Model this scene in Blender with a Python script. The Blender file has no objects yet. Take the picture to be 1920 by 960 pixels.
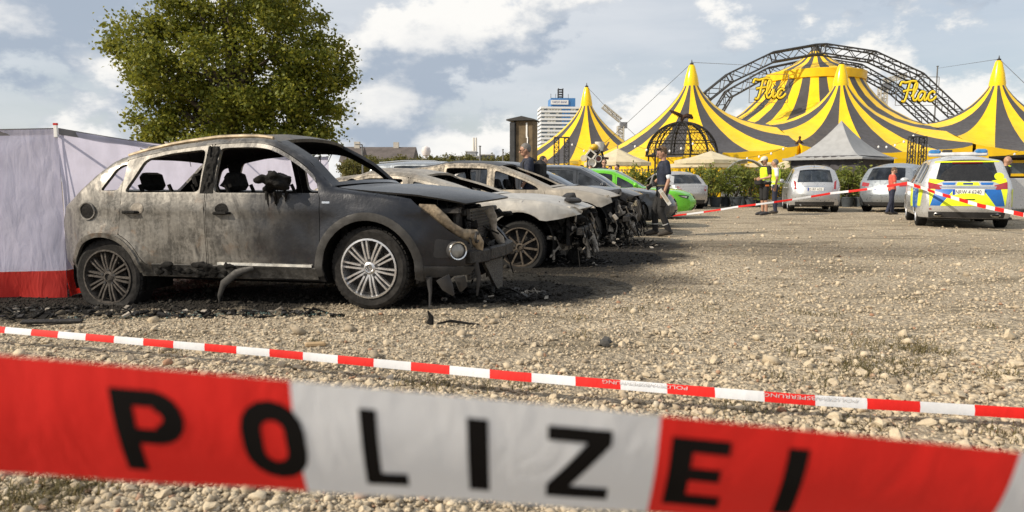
import bpy, math, random
import numpy as np
from mathutils import Vector, Matrix, geometry
R = math.radians
sc = bpy.context.scene
col = sc.collection
random.seed(7); RNG = np.random.default_rng(7)

# ---------------- camera
F_PX, CAM_H = 1350.0, 1.08
PITCH = math.atan(140 / F_PX)
cam_d = bpy.data.cameras.new('camera')
cam = bpy.data.objects.new('camera', cam_d); col.objects.link(cam)
cam.location = (0, 0, CAM_H); cam.rotation_euler = (R(90) - PITCH, 0, 0)
cam_d.sensor_width = 36; cam_d.lens = 36 * F_PX / 1920
cam_d.clip_start = .05; cam_d.clip_end = 6000
cam_d.dof.use_dof = True; cam_d.dof.focus_distance = 11.0; cam_d.dof.aperture_fstop = 3.8
sc.camera = cam

# ---------------- view
sc.view_settings.view_transform = 'Standard'; sc.view_settings.look = 'None'
sc.view_settings.exposure = 0.15; sc.view_settings.gamma = 1.0

# ---------------- sun and sky
SUN_EL, SUN_AZ = R(34), R(21)           # light travels to +x and a little to +y
to_sun = Vector((-math.cos(SUN_EL) * math.cos(SUN_AZ), -math.cos(SUN_EL) * math.sin(SUN_AZ), math.sin(SUN_EL)))
sun_d = bpy.data.lights.new('sun', 'SUN'); sun_d.energy = 4.8; sun_d.angle = R(.55); sun_d.color = (1, .88, .71)
sun = bpy.data.objects.new('sun', sun_d); col.objects.link(sun)
sun.rotation_euler = (-to_sun).to_track_quat('-Z', 'Y').to_euler(); sun.location = (0, 0, 60)

world = bpy.data.worlds.new('World'); sc.world = world; world.use_nodes = True
def make_world():
    nt = world.node_tree; nd, ln = nt.nodes, nt.links
    for n in list(nd): nd.remove(n)
    out = nd.new('ShaderNodeOutputWorld'); bg = nd.new('ShaderNodeBackground'); bg.inputs[1].default_value = .092
    ln.new(bg.outputs[0], out.inputs[0])
    sky = nd.new('ShaderNodeTexSky'); sky.sky_type = 'NISHITA'; sky.sun_disc = False
    sky.sun_elevation = SUN_EL; sky.sun_rotation = math.atan2(to_sun.x, to_sun.y); sky.air_density = 1; sky.dust_density = 1.2; sky.ozone_density = 1
    tc = nd.new('ShaderNodeTexCoord')
    def mp(loc, scl):
        m = nd.new('ShaderNodeMapping'); m.inputs['Location'].default_value = loc; m.inputs['Scale'].default_value = scl
        ln.new(tc.outputs['Generated'], m.inputs[0]); return m.outputs[0]
    def noise(vec, s, d, r=.55, dist=0.):
        n = nd.new('ShaderNodeTexNoise'); n.inputs['Scale'].default_value = s; n.inputs['Detail'].default_value = d
        n.inputs['Roughness'].default_value = r; n.inputs['Distortion'].default_value = dist
        ln.new(vec, n.inputs['Vector']); return n.outputs['Fac']
    def math_(op, a, b=None, c=None):
        n = nd.new('ShaderNodeMath'); n.operation = op
        for i, v in enumerate((a, b, c)):
            if v is None: continue
            if isinstance(v, (int, float)): n.inputs[i].default_value = v
            else: ln.new(v, n.inputs[i])
        return n.outputs[0]
    def sstep(v, a, b, lo=0., hi=1.):
        n = nd.new('ShaderNodeMapRange'); n.interpolation_type = 'SMOOTHSTEP'
        for i, q in enumerate((a, b, lo, hi)): n.inputs[i + 1].default_value = q
        ln.new(v, n.inputs[0]); return n.outputs[0]
    def mix(f, a, b):
        n = nd.new('ShaderNodeMix'); n.data_type = 'RGBA'
        if isinstance(f, (int, float)): n.inputs['Factor'].default_value = f
        else: ln.new(f, n.inputs['Factor'])
        for k, v in ((6, a), (7, b)):
            if isinstance(v, tuple): n.inputs[k].default_value = (*v, 1)
            else: ln.new(v, n.inputs[k])
        return n.outputs[2]
    L0 = (3.1, 1.7, .35); S = (1, 1, 1.7)
    d0 = noise(mp(L0, S), 3.6, 12, .60); d1 = noise(mp((L0[0], L0[1], L0[2] + .085), S), 3.6, 5, .5)
    big = noise(mp((.7, 5.2, 1.1), (1, 1, 2.0)), 1.5, 3)
    dens = math_('ADD', d0, math_('MULTIPLY', math_('SUBTRACT', big, .5), .45))
    mask = sstep(dens, .462, .522)
    shade = sstep(math_('SUBTRACT', d0, d1), -.075, .07)        # top edges bright, undersides grey
    core = sstep(dens, .55, .75)
    veil = noise(mp((2.2, .3, 4.), (1, 1, 5.)), 2.0, 6)
    base = mix(sstep(veil, .25, .7, .45, .9), sky.outputs[0], (7.4, 7.7, 8.1))
    lit = mix(shade, (3.9, 4.6, 5.6), (10.0, 9.8, 9.4))
    cl = mix(math_('MULTIPLY', core, .45), lit, (4.2, 4.8, 5.8))
    res = mix(math_('MULTIPLY', mask, .92), base, cl)
    ln.new(res, bg.inputs[0])
make_world()

# ---------------- from photograph pixels (1920 x 960) to places
def ray(px, py):
    u = (px - 960) / F_PX; v = (480 - py) / F_PX
    return Vector((u, math.cos(PITCH) + v * math.sin(PITCH), -math.sin(PITCH) + v * math.cos(PITCH)))
def G(px, py, z=0.):                       # where the line of sight meets height z
    d = ray(px, py); t = (z - CAM_H) / d.z
    return Vector((0, 0, CAM_H)) + d * t
def AT(px, py, y):                         # where it meets depth y
    d = ray(px, py); return Vector((0, 0, CAM_H)) + d * (y / d.y)
# ---------------- mesh helpers
def tz(x, y):                              # gentle shape of the lot
    x = np.asarray(x, float); y = np.asarray(y, float)
    near = np.exp(-((y / 40) ** 2) - (x / 40) ** 2)
    dip = -.06 * np.exp(-((x + 4.2) / 1.1) ** 2 - ((y - 6.2) / 1.8) ** 2)
    return dip + near * (.012 * np.sin(x * 1.1 + 1.3) * np.cos(y * .9) + .010 * np.sin(x * .47 - y * .61))
def tzf(x, y): return float(tz(x, y))

class MB:
    def __init__(s): s.v = []; s.f = []; s.m = []
    def add(s, v, f, m=0):
        o = len(s.v); s.v.extend([tuple(float(c) for c in q) for q in v]); s.f.extend([tuple(i + o for i in q) for q in f]); s.m.extend([m] * len(f)); return s
    def box(s, c, d, rot=None, m=0, bev=0.):
        hx, hy, hz = d[0] / 2, d[1] / 2, d[2] / 2
        if bev <= 0:
            v = [Vector((x * hx, y * hy, z * hz)) for x in (-1, 1) for y in (-1, 1) for z in (-1, 1)]
            f = [(0, 1, 3, 2), (4, 6, 7, 5), (0, 4, 5, 1), (2, 3, 7, 6), (0, 2, 6, 4), (1, 5, 7, 3)]
        else:
            b = min(bev, hx * .9, hy * .9, hz * .9); n = 8
            ring = [(hx - b, hy), (hx, hy - b), (hx, -hy + b), (hx - b, -hy), (-hx + b, -hy), (-hx, -hy + b), (-hx, hy - b), (-hx + b, hy)]
            ring = ring[::-1]; v = []
            for z, k in ((-hz, b), (-hz + b, 0), (hz - b, 0), (hz, b)):
                for x, y in ring: v.append(Vector((x * (hx - k) / hx, y * (hy - k) / hy, z)))
            f = [tuple(range(n))[::-1], tuple(range(3 * n, 4 * n))]
            for r in range(3):
                for i in range(n): f.append((r * n + i, r * n + (i + 1) % n, r * n + n + (i + 1) % n, r * n + n + i))
        M = rot if rot is not None else Matrix.Identity(3)
        c = Vector(c); return s.add([M @ q + c for q in v], f, m)
    def tube(s, path, rad, n=8, m=0, cap=True, flat=None):
        P = [Vector(p) for p in path]; k = len(P)
        rr = list(rad) if hasattr(rad, '__len__') else [rad] * k
        v = []; up = None
        for i in range(k):
            t = (P[min(i + 1, k - 1)] - P[max(i - 1, 0)])
            t = t.normalized() if t.length > 1e-9 else Vector((0, 0, 1))
            if up is None:
                up = Vector((0, 0, 1)) if abs(t.z) < .9 else Vector((1, 0, 0))
            a = up - t * up.dot(t)
            if a.length < 1e-6: a = t.orthogonal()
            a.normalize(); b = t.cross(a); up = a
            for j in range(n):
                q = 2 * math.pi * j / n
                v.append(P[i] + (a * math.cos(q) + b * math.sin(q) * (flat or 1)) * rr[i])
        f = []
        for i in range(k - 1):
            for j in range(n): f.append((i * n + j, i * n + (j + 1) % n, (i + 1) * n + (j + 1) % n, (i + 1) * n + j))
        if cap: f.append(tuple(range(n))[::-1]); f.append(tuple(range((k - 1) * n, k * n)))
        return s.add(v, f, m)
    def capsule(s, p, q, r0, r1, n=10, m=0):
        p, q = Vector(p), Vector(q); d = (q - p).normalized(); pts = []; rs = []
        for a in (80, 55, 28): pts.append(p - d * r0 * math.sin(R(a))); rs.append(r0 * math.cos(R(a)))
        pts += [p, q]; rs += [r0, r1]
        for a in (28, 55, 80): pts.append(q + d * r1 * math.sin(R(a))); rs.append(r1 * math.cos(R(a)))
        return s.tube(pts, rs, n, m)
    def lathe(s, prof, n=24, axis='z', c=(0, 0, 0), m=0, close=False):
        v = []; f = []; k = len(prof); c = Vector(c)
        for r, h in prof:
            for j in range(n):
                a = 2 * math.pi * j / n; x, y = r * math.cos(a), r * math.sin(a)
                v.append(c + (Vector((x, y, h)) if axis == 'z' else Vector((x, h, y)) if axis == 'y' else Vector((h, x, y))))
        for i in range(k if close else k - 1):
            i2 = (i + 1) % k
            for j in range(n):
                q = (i * n + j, i * n + (j + 1) % n, i2 * n + (j + 1) % n, i2 * n + j)
                f.append(q if axis != 'y' else q[::-1])
        return s.add(v, f, m)
    def ell(s, c, r, n=12, k=8, rot=None, m=0):
        v = []; f = []; c = Vector(c); M = rot if rot is not None else Matrix.Identity(3)
        for i in range(k + 1):
            th = math.pi * i / k
            for j in range(n):
                a = 2 * math.pi * j / n
                v.append(M @ Vector((r[0] * math.sin(th) * math.cos(a), r[1] * math.sin(th) * math.sin(a), r[2] * math.cos(th))) + c)
        for i in range(k):
            for j in range(n): f.append((i * n + j, (i + 1) * n + j, (i + 1) * n + (j + 1) % n, i * n + (j + 1) % n))
        return s.add(v, f, m)
    def rings(s, rs, n=14, m=0):                       # rs: (centre, half a, half b) rings in the xy plane
        v = []; f = []
        for c, a, b in rs:
            for j in range(n):
                q = 2 * math.pi * j / n; v.append((c[0] + a * math.cos(q), c[1] + b * math.sin(q), c[2]))
        for i in range(len(rs) - 1):
            for j in range(n): f.append((i * n + j, i * n + (j + 1) % n, (i + 1) * n + (j + 1) % n, (i + 1) * n + j))
        f.append(tuple(range(n))[::-1]); f.append(tuple(range((len(rs) - 1) * n, len(rs) * n)))
        return s.add(v, f, m)
    def prism(s, poly, d, M=None, m=0):                # polygon in xy, from z=0 to z=d
        n = len(poly); v = [Vector((x, y, 0)) for x, y in poly] + [Vector((x, y, d)) for x, y in poly]
        if M is not None: v = [M @ q for q in v]
        f = [tuple(range(n))[::-1], tuple(range(n, 2 * n))] + [(i, (i + 1) % n, n + (i + 1) % n, n + i) for i in range(n)]
        return s.add(v, f, m)
    def build(s, name, mats, parent=None, smooth=True, ang=40):
        me = bpy.data.meshes.new(name); me.from_pydata(s.v, [], s.f)
        mats = mats if isinstance(mats, (list, tuple)) else [mats]
        for q in mats: me.materials.append(q)
        if len(mats) > 1: me.polygons.foreach_set('material_index', s.m)
        if smooth:
            me.polygons.foreach_set('use_smooth', [True] * len(me.polygons)); me.set_sharp_from_angle(angle=R(ang))
        me.update(); o = mk(name, me, parent)
        if name in HEAPS: o['kind'] = 'stuff'
        return o

def mk(name, me, parent=None):
    o = bpy.data.objects.new(name, me); col.objects.link(o)
    if parent is not None: o.parent = parent
    return o
def npmesh(name, V, Fc, mats, parent=None, smooth=False):
    V = np.asarray(V, np.float32).reshape(-1, 3); Fc = np.asarray(Fc, np.int32); k = Fc.shape[1]
    me = bpy.data.meshes.new(name); me.vertices.add(len(V)); me.vertices.foreach_set('co', V.ravel())
    me.loops.add(Fc.size); me.loops.foreach_set('vertex_index', Fc.ravel())
    me.polygons.add(len(Fc)); me.polygons.foreach_set('loop_start', np.arange(0, Fc.size, k, dtype=np.int32))
    if smooth: me.polygons.foreach_set('use_smooth', np.ones(len(Fc), bool))
    for q in (mats if isinstance(mats, (list, tuple)) else [mats]): me.materials.append(q)
    me.update(calc_edges=True); return mk(name, me, parent)
def tag(o, label, cat, group=None):
    o['label'] = label; o['category'] = cat
    if group: o['group'] = group
    return o
def thing(name, label, cat, loc=(0, 0, 0), rz=0., group=None):
    o = bpy.data.objects.new(name, None); col.objects.link(o); o.location = loc; o.rotation_euler = (0, 0, rz); o.empty_display_size = .2
    return tag(o, label, cat, group)
def copy_tree(o, parent=None):
    c = o.copy(); col.objects.link(c); c.parent = parent
    for ch in list(o.children): copy_tree(ch, c)
    return c
def rotz(a): return Matrix.Rotation(a, 3, 'Z')
def rotm(x=0, y=0, z=0): return Matrix.Rotation(z, 3, 'Z') @ Matrix.Rotation(y, 3, 'Y') @ Matrix.Rotation(x, 3, 'X')

TXT = {}
def text_geo(body):                        # outline lettering from the built-in font, height of capitals = 1
    if body in TXT: return TXT[body]
    cu = bpy.data.curves.new('lettering', 'FONT'); cu.body = body; cu.resolution_u = 3; cu.size = 1
    o = bpy.data.objects.new('lettering', cu); me = o.to_mesh()
    v = np.array([q.co[:] for q in me.vertices]) if len(me.vertices) else np.zeros((0, 3)); f = [tuple(p.vertices) for p in me.polygons]
    o.to_mesh_clear(); bpy.data.objects.remove(o); bpy.data.curves.remove(cu)
    if len(v): v[:, 0] -= v[:, 0].min(); v[:, 1] -= v[:, 1].min(); v /= v[:, 1].max()
    TXT[body] = (v, f); return TXT[body]

def soft(o, vox, it=4):
    r = o.modifiers.new('remesh', 'REMESH'); r.mode = 'VOXEL'; r.voxel_size = vox; r.use_smooth_shade = True
    s = o.modifiers.new('smooth', 'SMOOTH'); s.factor = .5; s.iterations = it; return o
HEAPS = ('charred_front_parts', 'bent_brackets', 'hanging_lining', 'charred_pieces', 'scorched_scraps', 'ash_scraps', 'melted_bumper', 'ash_flakes', 'engine', 'stems')
# ---------------- materials
MATS = {}
def _nt(name):
    m = bpy.data.materials.new(name); m.use_nodes = True; nt = m.node_tree
    return m, nt, nt.nodes['Principled BSDF']
class N:
    def __init__(s, nt): s.nt = nt; s.nd = nt.nodes; s.ln = nt.links
    def tc(s, k='Object'):
        n = s.nd.new('ShaderNodeTexCoord'); return n.outputs[k]
    def geo(s, k='Position'):
        n = s.nd.new('ShaderNodeNewGeometry'); return n.outputs[k]
    def mapping(s, v, scl=(1, 1, 1), loc=(0, 0, 0), rot=(0, 0, 0)):
        n = s.nd.new('ShaderNodeMapping'); n.inputs['Scale'].default_value = scl; n.inputs['Location'].default_value = loc; n.inputs['Rotation'].default_value = rot
        s.ln.new(v, n.inputs[0]); return n.outputs[0]
    def noise(s, v, scale, det=4, rough=.55, dist=0.):
        n = s.nd.new('ShaderNodeTexNoise'); n.inputs['Scale'].default_value = scale; n.inputs['Detail'].default_value = det; n.inputs['Roughness'].default_value = rough; n.inputs['Distortion'].default_value = dist
        s.ln.new(v, n.inputs['Vector']); return n.outputs['Fac']
    def voro(s, v, scale, feat='F1', out='Distance'):
        n = s.nd.new('ShaderNodeTexVoronoi'); n.feature = feat; n.inputs['Scale'].default_value = scale; s.ln.new(v, n.inputs['Vector']); return n.outputs[out]
    def m(s, op, a, b=None):
        n = s.nd.new('ShaderNodeMath'); n.operation = op
        for i, v in enumerate((a, b)):
            if v is None: continue
            if isinstance(v, (int, float)): n.inputs[i].default_value = v
            else: s.ln.new(v, n.inputs[i])
        return n.outputs[0]
    def ss(s, v, a, b, lo=0., hi=1.):
        n = s.nd.new('ShaderNodeMapRange'); n.interpolation_type = 'SMOOTHSTEP'
        for i, q in enumerate((a, b, lo, hi)): n.inputs[i + 1].default_value = q
        s.ln.new(v, n.inputs[0]); return n.outputs[0]
    def mix(s, f, a, b, bt='MIX'):
        n = s.nd.new('ShaderNodeMix'); n.data_type = 'RGBA'; n.blend_type = bt
        if isinstance(f, (int, float)): n.inputs['Factor'].default_value = f
        else: s.ln.new(f, n.inputs['Factor'])
        for k, v in ((6, a), (7, b)):
            if isinstance(v, tuple): n.inputs[k].default_value = (*v[:3], 1)
            else: s.ln.new(v, n.inputs[k])
        return n.outputs[2]
    def sep(s, v, k):
        n = s.nd.new('ShaderNodeSeparateXYZ'); s.ln.new(v, n.inputs[0]); return n.outputs[k]
    def bump(s, h, st, dist, bs):
        n = s.nd.new('ShaderNodeBump'); n.inputs['Strength'].default_value = st; n.inputs['Distance'].default_value = dist
        s.ln.new(h, n.inputs['Height']); s.ln.new(n.outputs[0], bs.inputs['Normal'])
def mat(name, base, rough=.55, metal=0., var=.18, scale=6., bump=0., bscale=60., coat=0., spec=.5, alpha=None):
    if name in MATS: return MATS[name]
    m, nt, bs = _nt(name); n = N(nt); tc = n.tc()
    f = n.noise(tc, scale, 5, .6)
    a = tuple(max(0, c * (1 - var)) for c in base[:3]); b = tuple(min(1, c * (1 + var)) for c in base[:3])
    nt.links.new(n.mix(n.ss(f, .3, .7), a, b), bs.inputs['Base Color'])
    nt.links.new(n.ss(n.noise(tc, scale * 3.1, 3), .25, .75, max(.03, rough - .1), min(1, rough + .1)), bs.inputs['Roughness'])
    bs.inputs['Metallic'].default_value = metal; bs.inputs['Specular IOR Level'].default_value = spec
    bs.inputs['Coat Weight'].default_value = coat; bs.inputs['Coat Roughness'].default_value = .06
    if bump: n.bump(n.noise(tc, bscale, 4), bump, .01, bs)
    if alpha is not None: bs.inputs['Alpha'].default_value = alpha
    MATS[name] = m; return m
def paint(name, base, rough=.32, metal=.35, coat=.7): return mat(name, base, rough, metal, .06, 3., 0, coat=coat)
def glass(name, tint=(.25, .28, .28), rough=.04):
    if name in MATS: return MATS[name]
    m, nt, bs = _nt(name); n = N(nt); out = nt.nodes['Material Output']
    tr = nt.nodes.new('ShaderNodeBsdfTransparent'); tr.inputs[0].default_value = (*tint, 1)
    gl = nt.nodes.new('ShaderNodeBsdfGlossy'); gl.inputs['Roughness'].default_value = rough; gl.inputs[0].default_value = (.9, .95, 1, 1)
    fr = nt.nodes.new('ShaderNodeFresnel'); fr.inputs[0].default_value = 1.6
    dirt = n.ss(n.noise(n.tc(), 4., 5), .35, .8, 0, .10)
    mx = nt.nodes.new('ShaderNodeMixShader'); nt.links.new(n.m('ADD', fr.outputs[0], dirt), mx.inputs[0]); nt.links.new(tr.outputs[0], mx.inputs[1]); nt.links.new(gl.outputs[0], mx.inputs[2])
    nt.links.new(mx.outputs[0], out.inputs[0]); MATS[name] = m; return m
def burnt(name, pt, ash, x_ash, x_paint, soot=.5, rust=(.20, .11, .05), coat=.0, top_ash=None):
    """paint that has burnt off towards x_ash: pale ash, rust and soot marks on the steel"""
    m, nt, bs = _nt(name); n = N(nt); tc = n.tc()
    big = n.noise(tc, 2.2, 6, .6, .6); fine = n.noise(tc, 34., 4, .65); streak = n.noise(n.mapping(tc, (7, 7, 1.1)), 1.6, 5, .6, .8)
    x = n.sep(tc, 0)
    grad = n.ss(n.m('ADD', x, n.m('MULTIPLY', n.m('SUBTRACT', big, .5), 1.3)), min(x_ash, x_paint), max(x_ash, x_paint))
    if x_ash > x_paint: grad = n.m('SUBTRACT', 1., grad)
    a2 = tuple(c * .42 for c in ash)
    ashc = n.mix(n.ss(streak, .36, .62), ash, a2)
    ashc = n.mix(n.m('MULTIPLY', n.ss(fine, .38, .66), .55), ashc, tuple(c * 1.45 for c in ash))
    ashc = n.mix(n.m('MULTIPLY', n.ss(n.noise(tc, 5.3, 5, .6, .4), .58, .72), .45), ashc, rust)
    ashc = n.mix(n.m('MULTIPLY', n.ss(n.noise(n.mapping(tc, (1.6, 1.6, 1), (4, 2, 7)), 2.6, 8, .68, .9), .53, .58), .38), ashc, tuple(min(1, c * 2.0) for c in ash))
    ashc = n.mix(n.m('MULTIPLY', n.ss(n.noise(n.mapping(tc, (2.2, 2.2, .8), (1, 5, 3)), 2.2, 8, .66, .8), .545, .585), .5), ashc, tuple(c * .22 for c in ash))
    ptc = n.mix(n.ss(n.noise(tc, 9, 5), .4, .75, 0, .35), pt, tuple(min(1, c * 1.6 + .012) for c in pt))
    c = n.mix(grad, ashc, ptc)
    sm = n.ss(n.m('ADD', n.noise(n.mapping(tc, (3.2, 3.2, 1.3), (3, 1, 2)), 1.25, 6, .62, .7), n.m('MULTIPLY', fine, .12)), .60, .74)
    c = n.mix(n.m('MULTIPLY', sm, soot), c, (.013, .012, .012))
    nt.links.new(c, bs.inputs['Base Color'])
    rg = n.mix(grad, (.46, .46, .46), (.30, .30, .30)); nt.links.new(n.m('ADD', rg, n.m('MULTIPLY', fine, .12)), bs.inputs['Roughness'])
    bs.inputs['Metallic'].default_value = .45; bs.inputs['Coat Weight'].default_value = coat; bs.inputs['Coat Roughness'].default_value = .12
    n.bump(n.m('ADD', n.m('MULTIPLY', fine, .35), n.m('MULTIPLY', big, .8)), .28, .02, bs)
    MATS[name] = m; return m

BLOBS = [(-4.7, 6.9, 1.6, 1.3), (-2.7, 6.7, 2.9, .85), (-.2, 7.0, 1.35, .95), (.7, 7.9, 1.5, 1.2), (.6, 9.2, 1.3, 1.3), (1.3, 10.4, 1.3, 1.4), (2.0, 12.2, 1.4, 1.6), (3.2, 12.3, 2.6, 1.1), (-1.5, 9.6, 2.5, 1.6), (-.5, 12, 2.5, 2), (4.5, 11.3, 4.2, 1.3)]
BLOBW = [1.25, 1.3, 1.3, .85, 1.25, 1.25, 1.1, .45, 1.3, 1.3, .38]
def soot_mask(n):
    pos = n.geo(); x, y = n.sep(pos, 0), n.sep(pos, 1)
    dx = n.m('MULTIPLY', n.m('SUBTRACT', n.noise(pos, 1.4, 5, .65), .5), 1.6); dy = n.m('MULTIPLY', n.m('SUBTRACT', n.noise(n.mapping(pos, (1, 1, 1), (9, 4, 2)), 1.7, 5, .65), .5), 1.4)
    x, y = n.m('ADD', x, dx), n.m('ADD', y, dy); acc = None
    for (cx, cy, rx, ry), w in zip(BLOBS, BLOBW):
        a = n.m('DIVIDE', n.m('SUBTRACT', x, cx), rx); b = n.m('DIVIDE', n.m('SUBTRACT', y, cy), ry)
        q = n.m('MULTIPLY', n.ss(n.m('ADD', n.m('MULTIPLY', a, a), n.m('MULTIPLY', b, b)), 0., 1.5, 1., 0.), w)
        acc = q if acc is None else n.m('MAXIMUM', acc, q)
    return n.m('MINIMUM', acc, .97)
def gravel_mats():
    # loose stones
    m, nt, bs = _nt('gravel_stone'); n = N(nt)
    rnd = n.geo('Random Per Island'); pos = n.geo()
    cr = nt.nodes.new('ShaderNodeValToRGB'); e = cr.color_ramp.elements
    e[0].color = (.25, .21, .155, 1); e[1].color = (.60, .51, .375, 1); e[1].position = .93
    for p, c in ((.25, (.41, .34, .245, 1)), (.55, (.51, .43, .31, 1)), (.965, (.33, .17, .10, 1)), (.985, (.54, .49, .40, 1))): q = e.new(p); q.color = c
    nt.links.new(rnd, cr.inputs[0])
    c = n.mix(n.ss(n.noise(pos, 55, 5, .65), .35, .7, 0, .45), cr.outputs[0], (.30, .25, .19))
    c = n.mix(soot_mask(n), c, (.016, .015, .014))
    nt.links.new(c, bs.inputs['Base Color']); bs.inputs['Roughness'].default_value = .9; bs.inputs['Specular IOR Level'].default_value = .25
    n.bump(n.noise(pos, 160, 5, .7), .5, .006, bs); MATS['stone'] = m
    # the lot itself
    m, nt, bs = _nt('gravel_ground'); n = N(nt); pos = n.geo(); pv = n.mapping(pos, (1, 1, .2))
    v1 = n.voro(pv, 26, 'F1', 'Color'); v1d = n.voro(pv, 26); v2d = n.voro(pv, 70); v2c = n.voro(pv, 70, 'F1', 'Color')
    c = n.mix(n.sep(v1, 0), (.32, .265, .19), (.62, .53, .395)); c = n.mix(n.m('MULTIPLY', n.sep(v2c, 1), .6), c, (.65, .565, .43))
    c = n.mix(n.ss(v1d, .38, .68, 0, .55), c, (.13, .10, .07))
    big = n.noise(pos, .35, 6, .6); c = n.mix(n.ss(big, .42, .66, 0, .6), c, (.28, .235, .175))
    dk = n.noise(n.mapping(pos, (.55, 1.5, 1)), 1.1, 7, .68); c = n.mix(n.ss(dk, .50, .64, 0, .7), c, (.14, .115, .075))
    c = n.mix(soot_mask(n), c, (.014, .013, .012))
    nt.links.new(c, bs.inputs['Base Color']); bs.inputs['Roughness'].default_value = .93; bs.inputs['Specular IOR Level'].default_value = .2
    h = n.m('ADD', n.m('MULTIPLY', n.m('SUBTRACT', 1., v1d), 1.), n.m('MULTIPLY', n.m('SUBTRACT', 1., v2d), .45)); h = n.m('ADD', h, n.m('MULTIPLY', n.noise(pos, 9, 6, .7), 2.2))
    n.bump(h, .9, .03, bs); MATS['ground'] = m
gravel_mats()
def leafmat(name, c0, c1, c2):
    m, nt, bs = _nt(name); n = N(nt); r = n.geo('Random Per Island'); pos = n.geo()
    cr = nt.nodes.new('ShaderNodeValToRGB'); e = cr.color_ramp.elements; e[0].color = (*c0, 1); e[1].color = (*c2, 1); q = e.new(.55); q.color = (*c1, 1)
    nt.links.new(r, cr.inputs[0]); c = n.mix(n.ss(n.noise(pos, .9, 3), .35, .65, 0, .5), cr.outputs[0], c0)
    nt.links.new(c, bs.inputs['Base Color']); bs.inputs['Roughness'].default_value = .55; bs.inputs['Specular IOR Level'].default_value = .35
    tr = nt.nodes.new('ShaderNodeBsdfTranslucent'); nt.links.new(n.mix(.5, c, c2), tr.inputs[0])
    mx = nt.nodes.new('ShaderNodeMixShader'); mx.inputs[0].default_value = .32; nt.links.new(bs.outputs[0], mx.inputs[1]); nt.links.new(tr.outputs[0], mx.inputs[2])
    nt.links.new(mx.outputs[0], nt.nodes['Material Output'].inputs[0]); MATS[name] = m; return m
leafmat('leaf_plane', (.072, .098, .010), (.165, .19, .02), (.36, .34, .05))
leafmat('leaf_laurel', (.08, .11, .02), (.17, .21, .035), (.34, .34, .07))
leafmat('leaf_far', (.07, .075, .018), (.13, .13, .03), (.20, .17, .04))
leafmat('grass_dry', (.06, .055, .018), (.12, .10, .035), (.26, .20, .09))
def cloth(name, base, transl=.35, bump=.3, bscale=5.):
    m, nt, bs = _nt(name); n = N(nt); tc = n.tc()
    c = n.mix(n.ss(n.noise(tc, 3, 5), .3, .7), tuple(q * .9 for q in base), tuple(min(1, q * 1.06) for q in base))
    nt.links.new(c, bs.inputs['Base Color']); bs.inputs['Roughness'].default_value = .7
    n.bump(n.noise(n.mapping(tc, (2.5, 2.5, .8)), bscale, 4, .5, .5), bump, .05, bs)
    tr = nt.nodes.new('ShaderNodeBsdfTranslucent'); nt.links.new(c, tr.inputs[0]); mx = nt.nodes.new('ShaderNodeMixShader'); mx.inputs[0].default_value = transl
    nt.links.new(bs.outputs[0], mx.inputs[1]); nt.links.new(tr.outputs[0], mx.inputs[2]); nt.links.new(mx.outputs[0], nt.nodes['Material Output'].inputs[0])
    MATS[name] = m; return m
BLACK = mat('char_black', (.010, .0095, .009), .85, 0, .5, 20, .8, 40, spec=.2)
SOOT = mat('soot_metal', (.030, .028, .027), .6, .3, .5, 14, .7, 50)
ASHM = mat('ash_metal', (.30, .27, .23), .75, .2, .4, 12, .6, 60)
RUBBER = mat('tyre_rubber', (.014, .014, .014), .8, 0, .3, 30, .25, 90, spec=.25)
ALLOY = mat('alloy_silver', (.62, .62, .63), .3, .85, .06, 8)
DARKPL = mat('dark_plastic', (.03, .03, .032), .6, 0, .2, 10)
CHROME = mat('bright_metal', (.7, .7, .7), .18, 1., .05, 8)
WHITE = mat('white_paint', (.78, .78, .77), .5, 0, .05, 6)
YEL = mat('circus_yellow', (.86, .54, .002), .42, 0, .08, 1.2, .12, 3.)
GREY = mat('circus_charcoal', (.055, .051, .053), .5, 0, .14, 1.2, .12, 3.)
STEEL = mat('truss_steel', (.055, .056, .06), .5, .5, .2, 5)
# ---------------- ground
def axis(lo, hi, fine_lo, fine_hi, step, growth=1.25):
    a = list(np.arange(fine_lo, fine_hi + 1e-6, step)); s = step; x = fine_hi
    while x < hi: s *= growth; x += s; a.append(x)
    s = step; x = fine_lo; b = []
    while x > lo: s *= growth; x -= s; b.append(x)
    return np.array(b[::-1] + a)
def make_ground():
    xs = axis(-2500, 2500, -7, 9, .09); ys = axis(-300, 3500, 1.2, 13, .09)
    X, Y = np.meshgrid(xs, ys); Z = tz(X, Y)
    w = np.clip((14 - Y) / 6, 0, 1) * (Y > 0) * np.clip((12 - np.abs(X)) / 3, 0, 1)
    Z = Z + w * RNG.normal(0, .006, X.shape)
    V = np.stack([X, Y, Z], -1).reshape(-1, 3); nx = len(xs); ny = len(ys)
    i = np.arange(nx - 1)[None, :] + nx * np.arange(ny - 1)[:, None]; i = i.ravel()
    o = npmesh('ground', V, np.stack([i, i + 1, i + nx + 1, i + nx], 1), MATS['ground'], smooth=True); o['kind'] = 'structure'
    return o
ground = make_ground()

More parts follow.
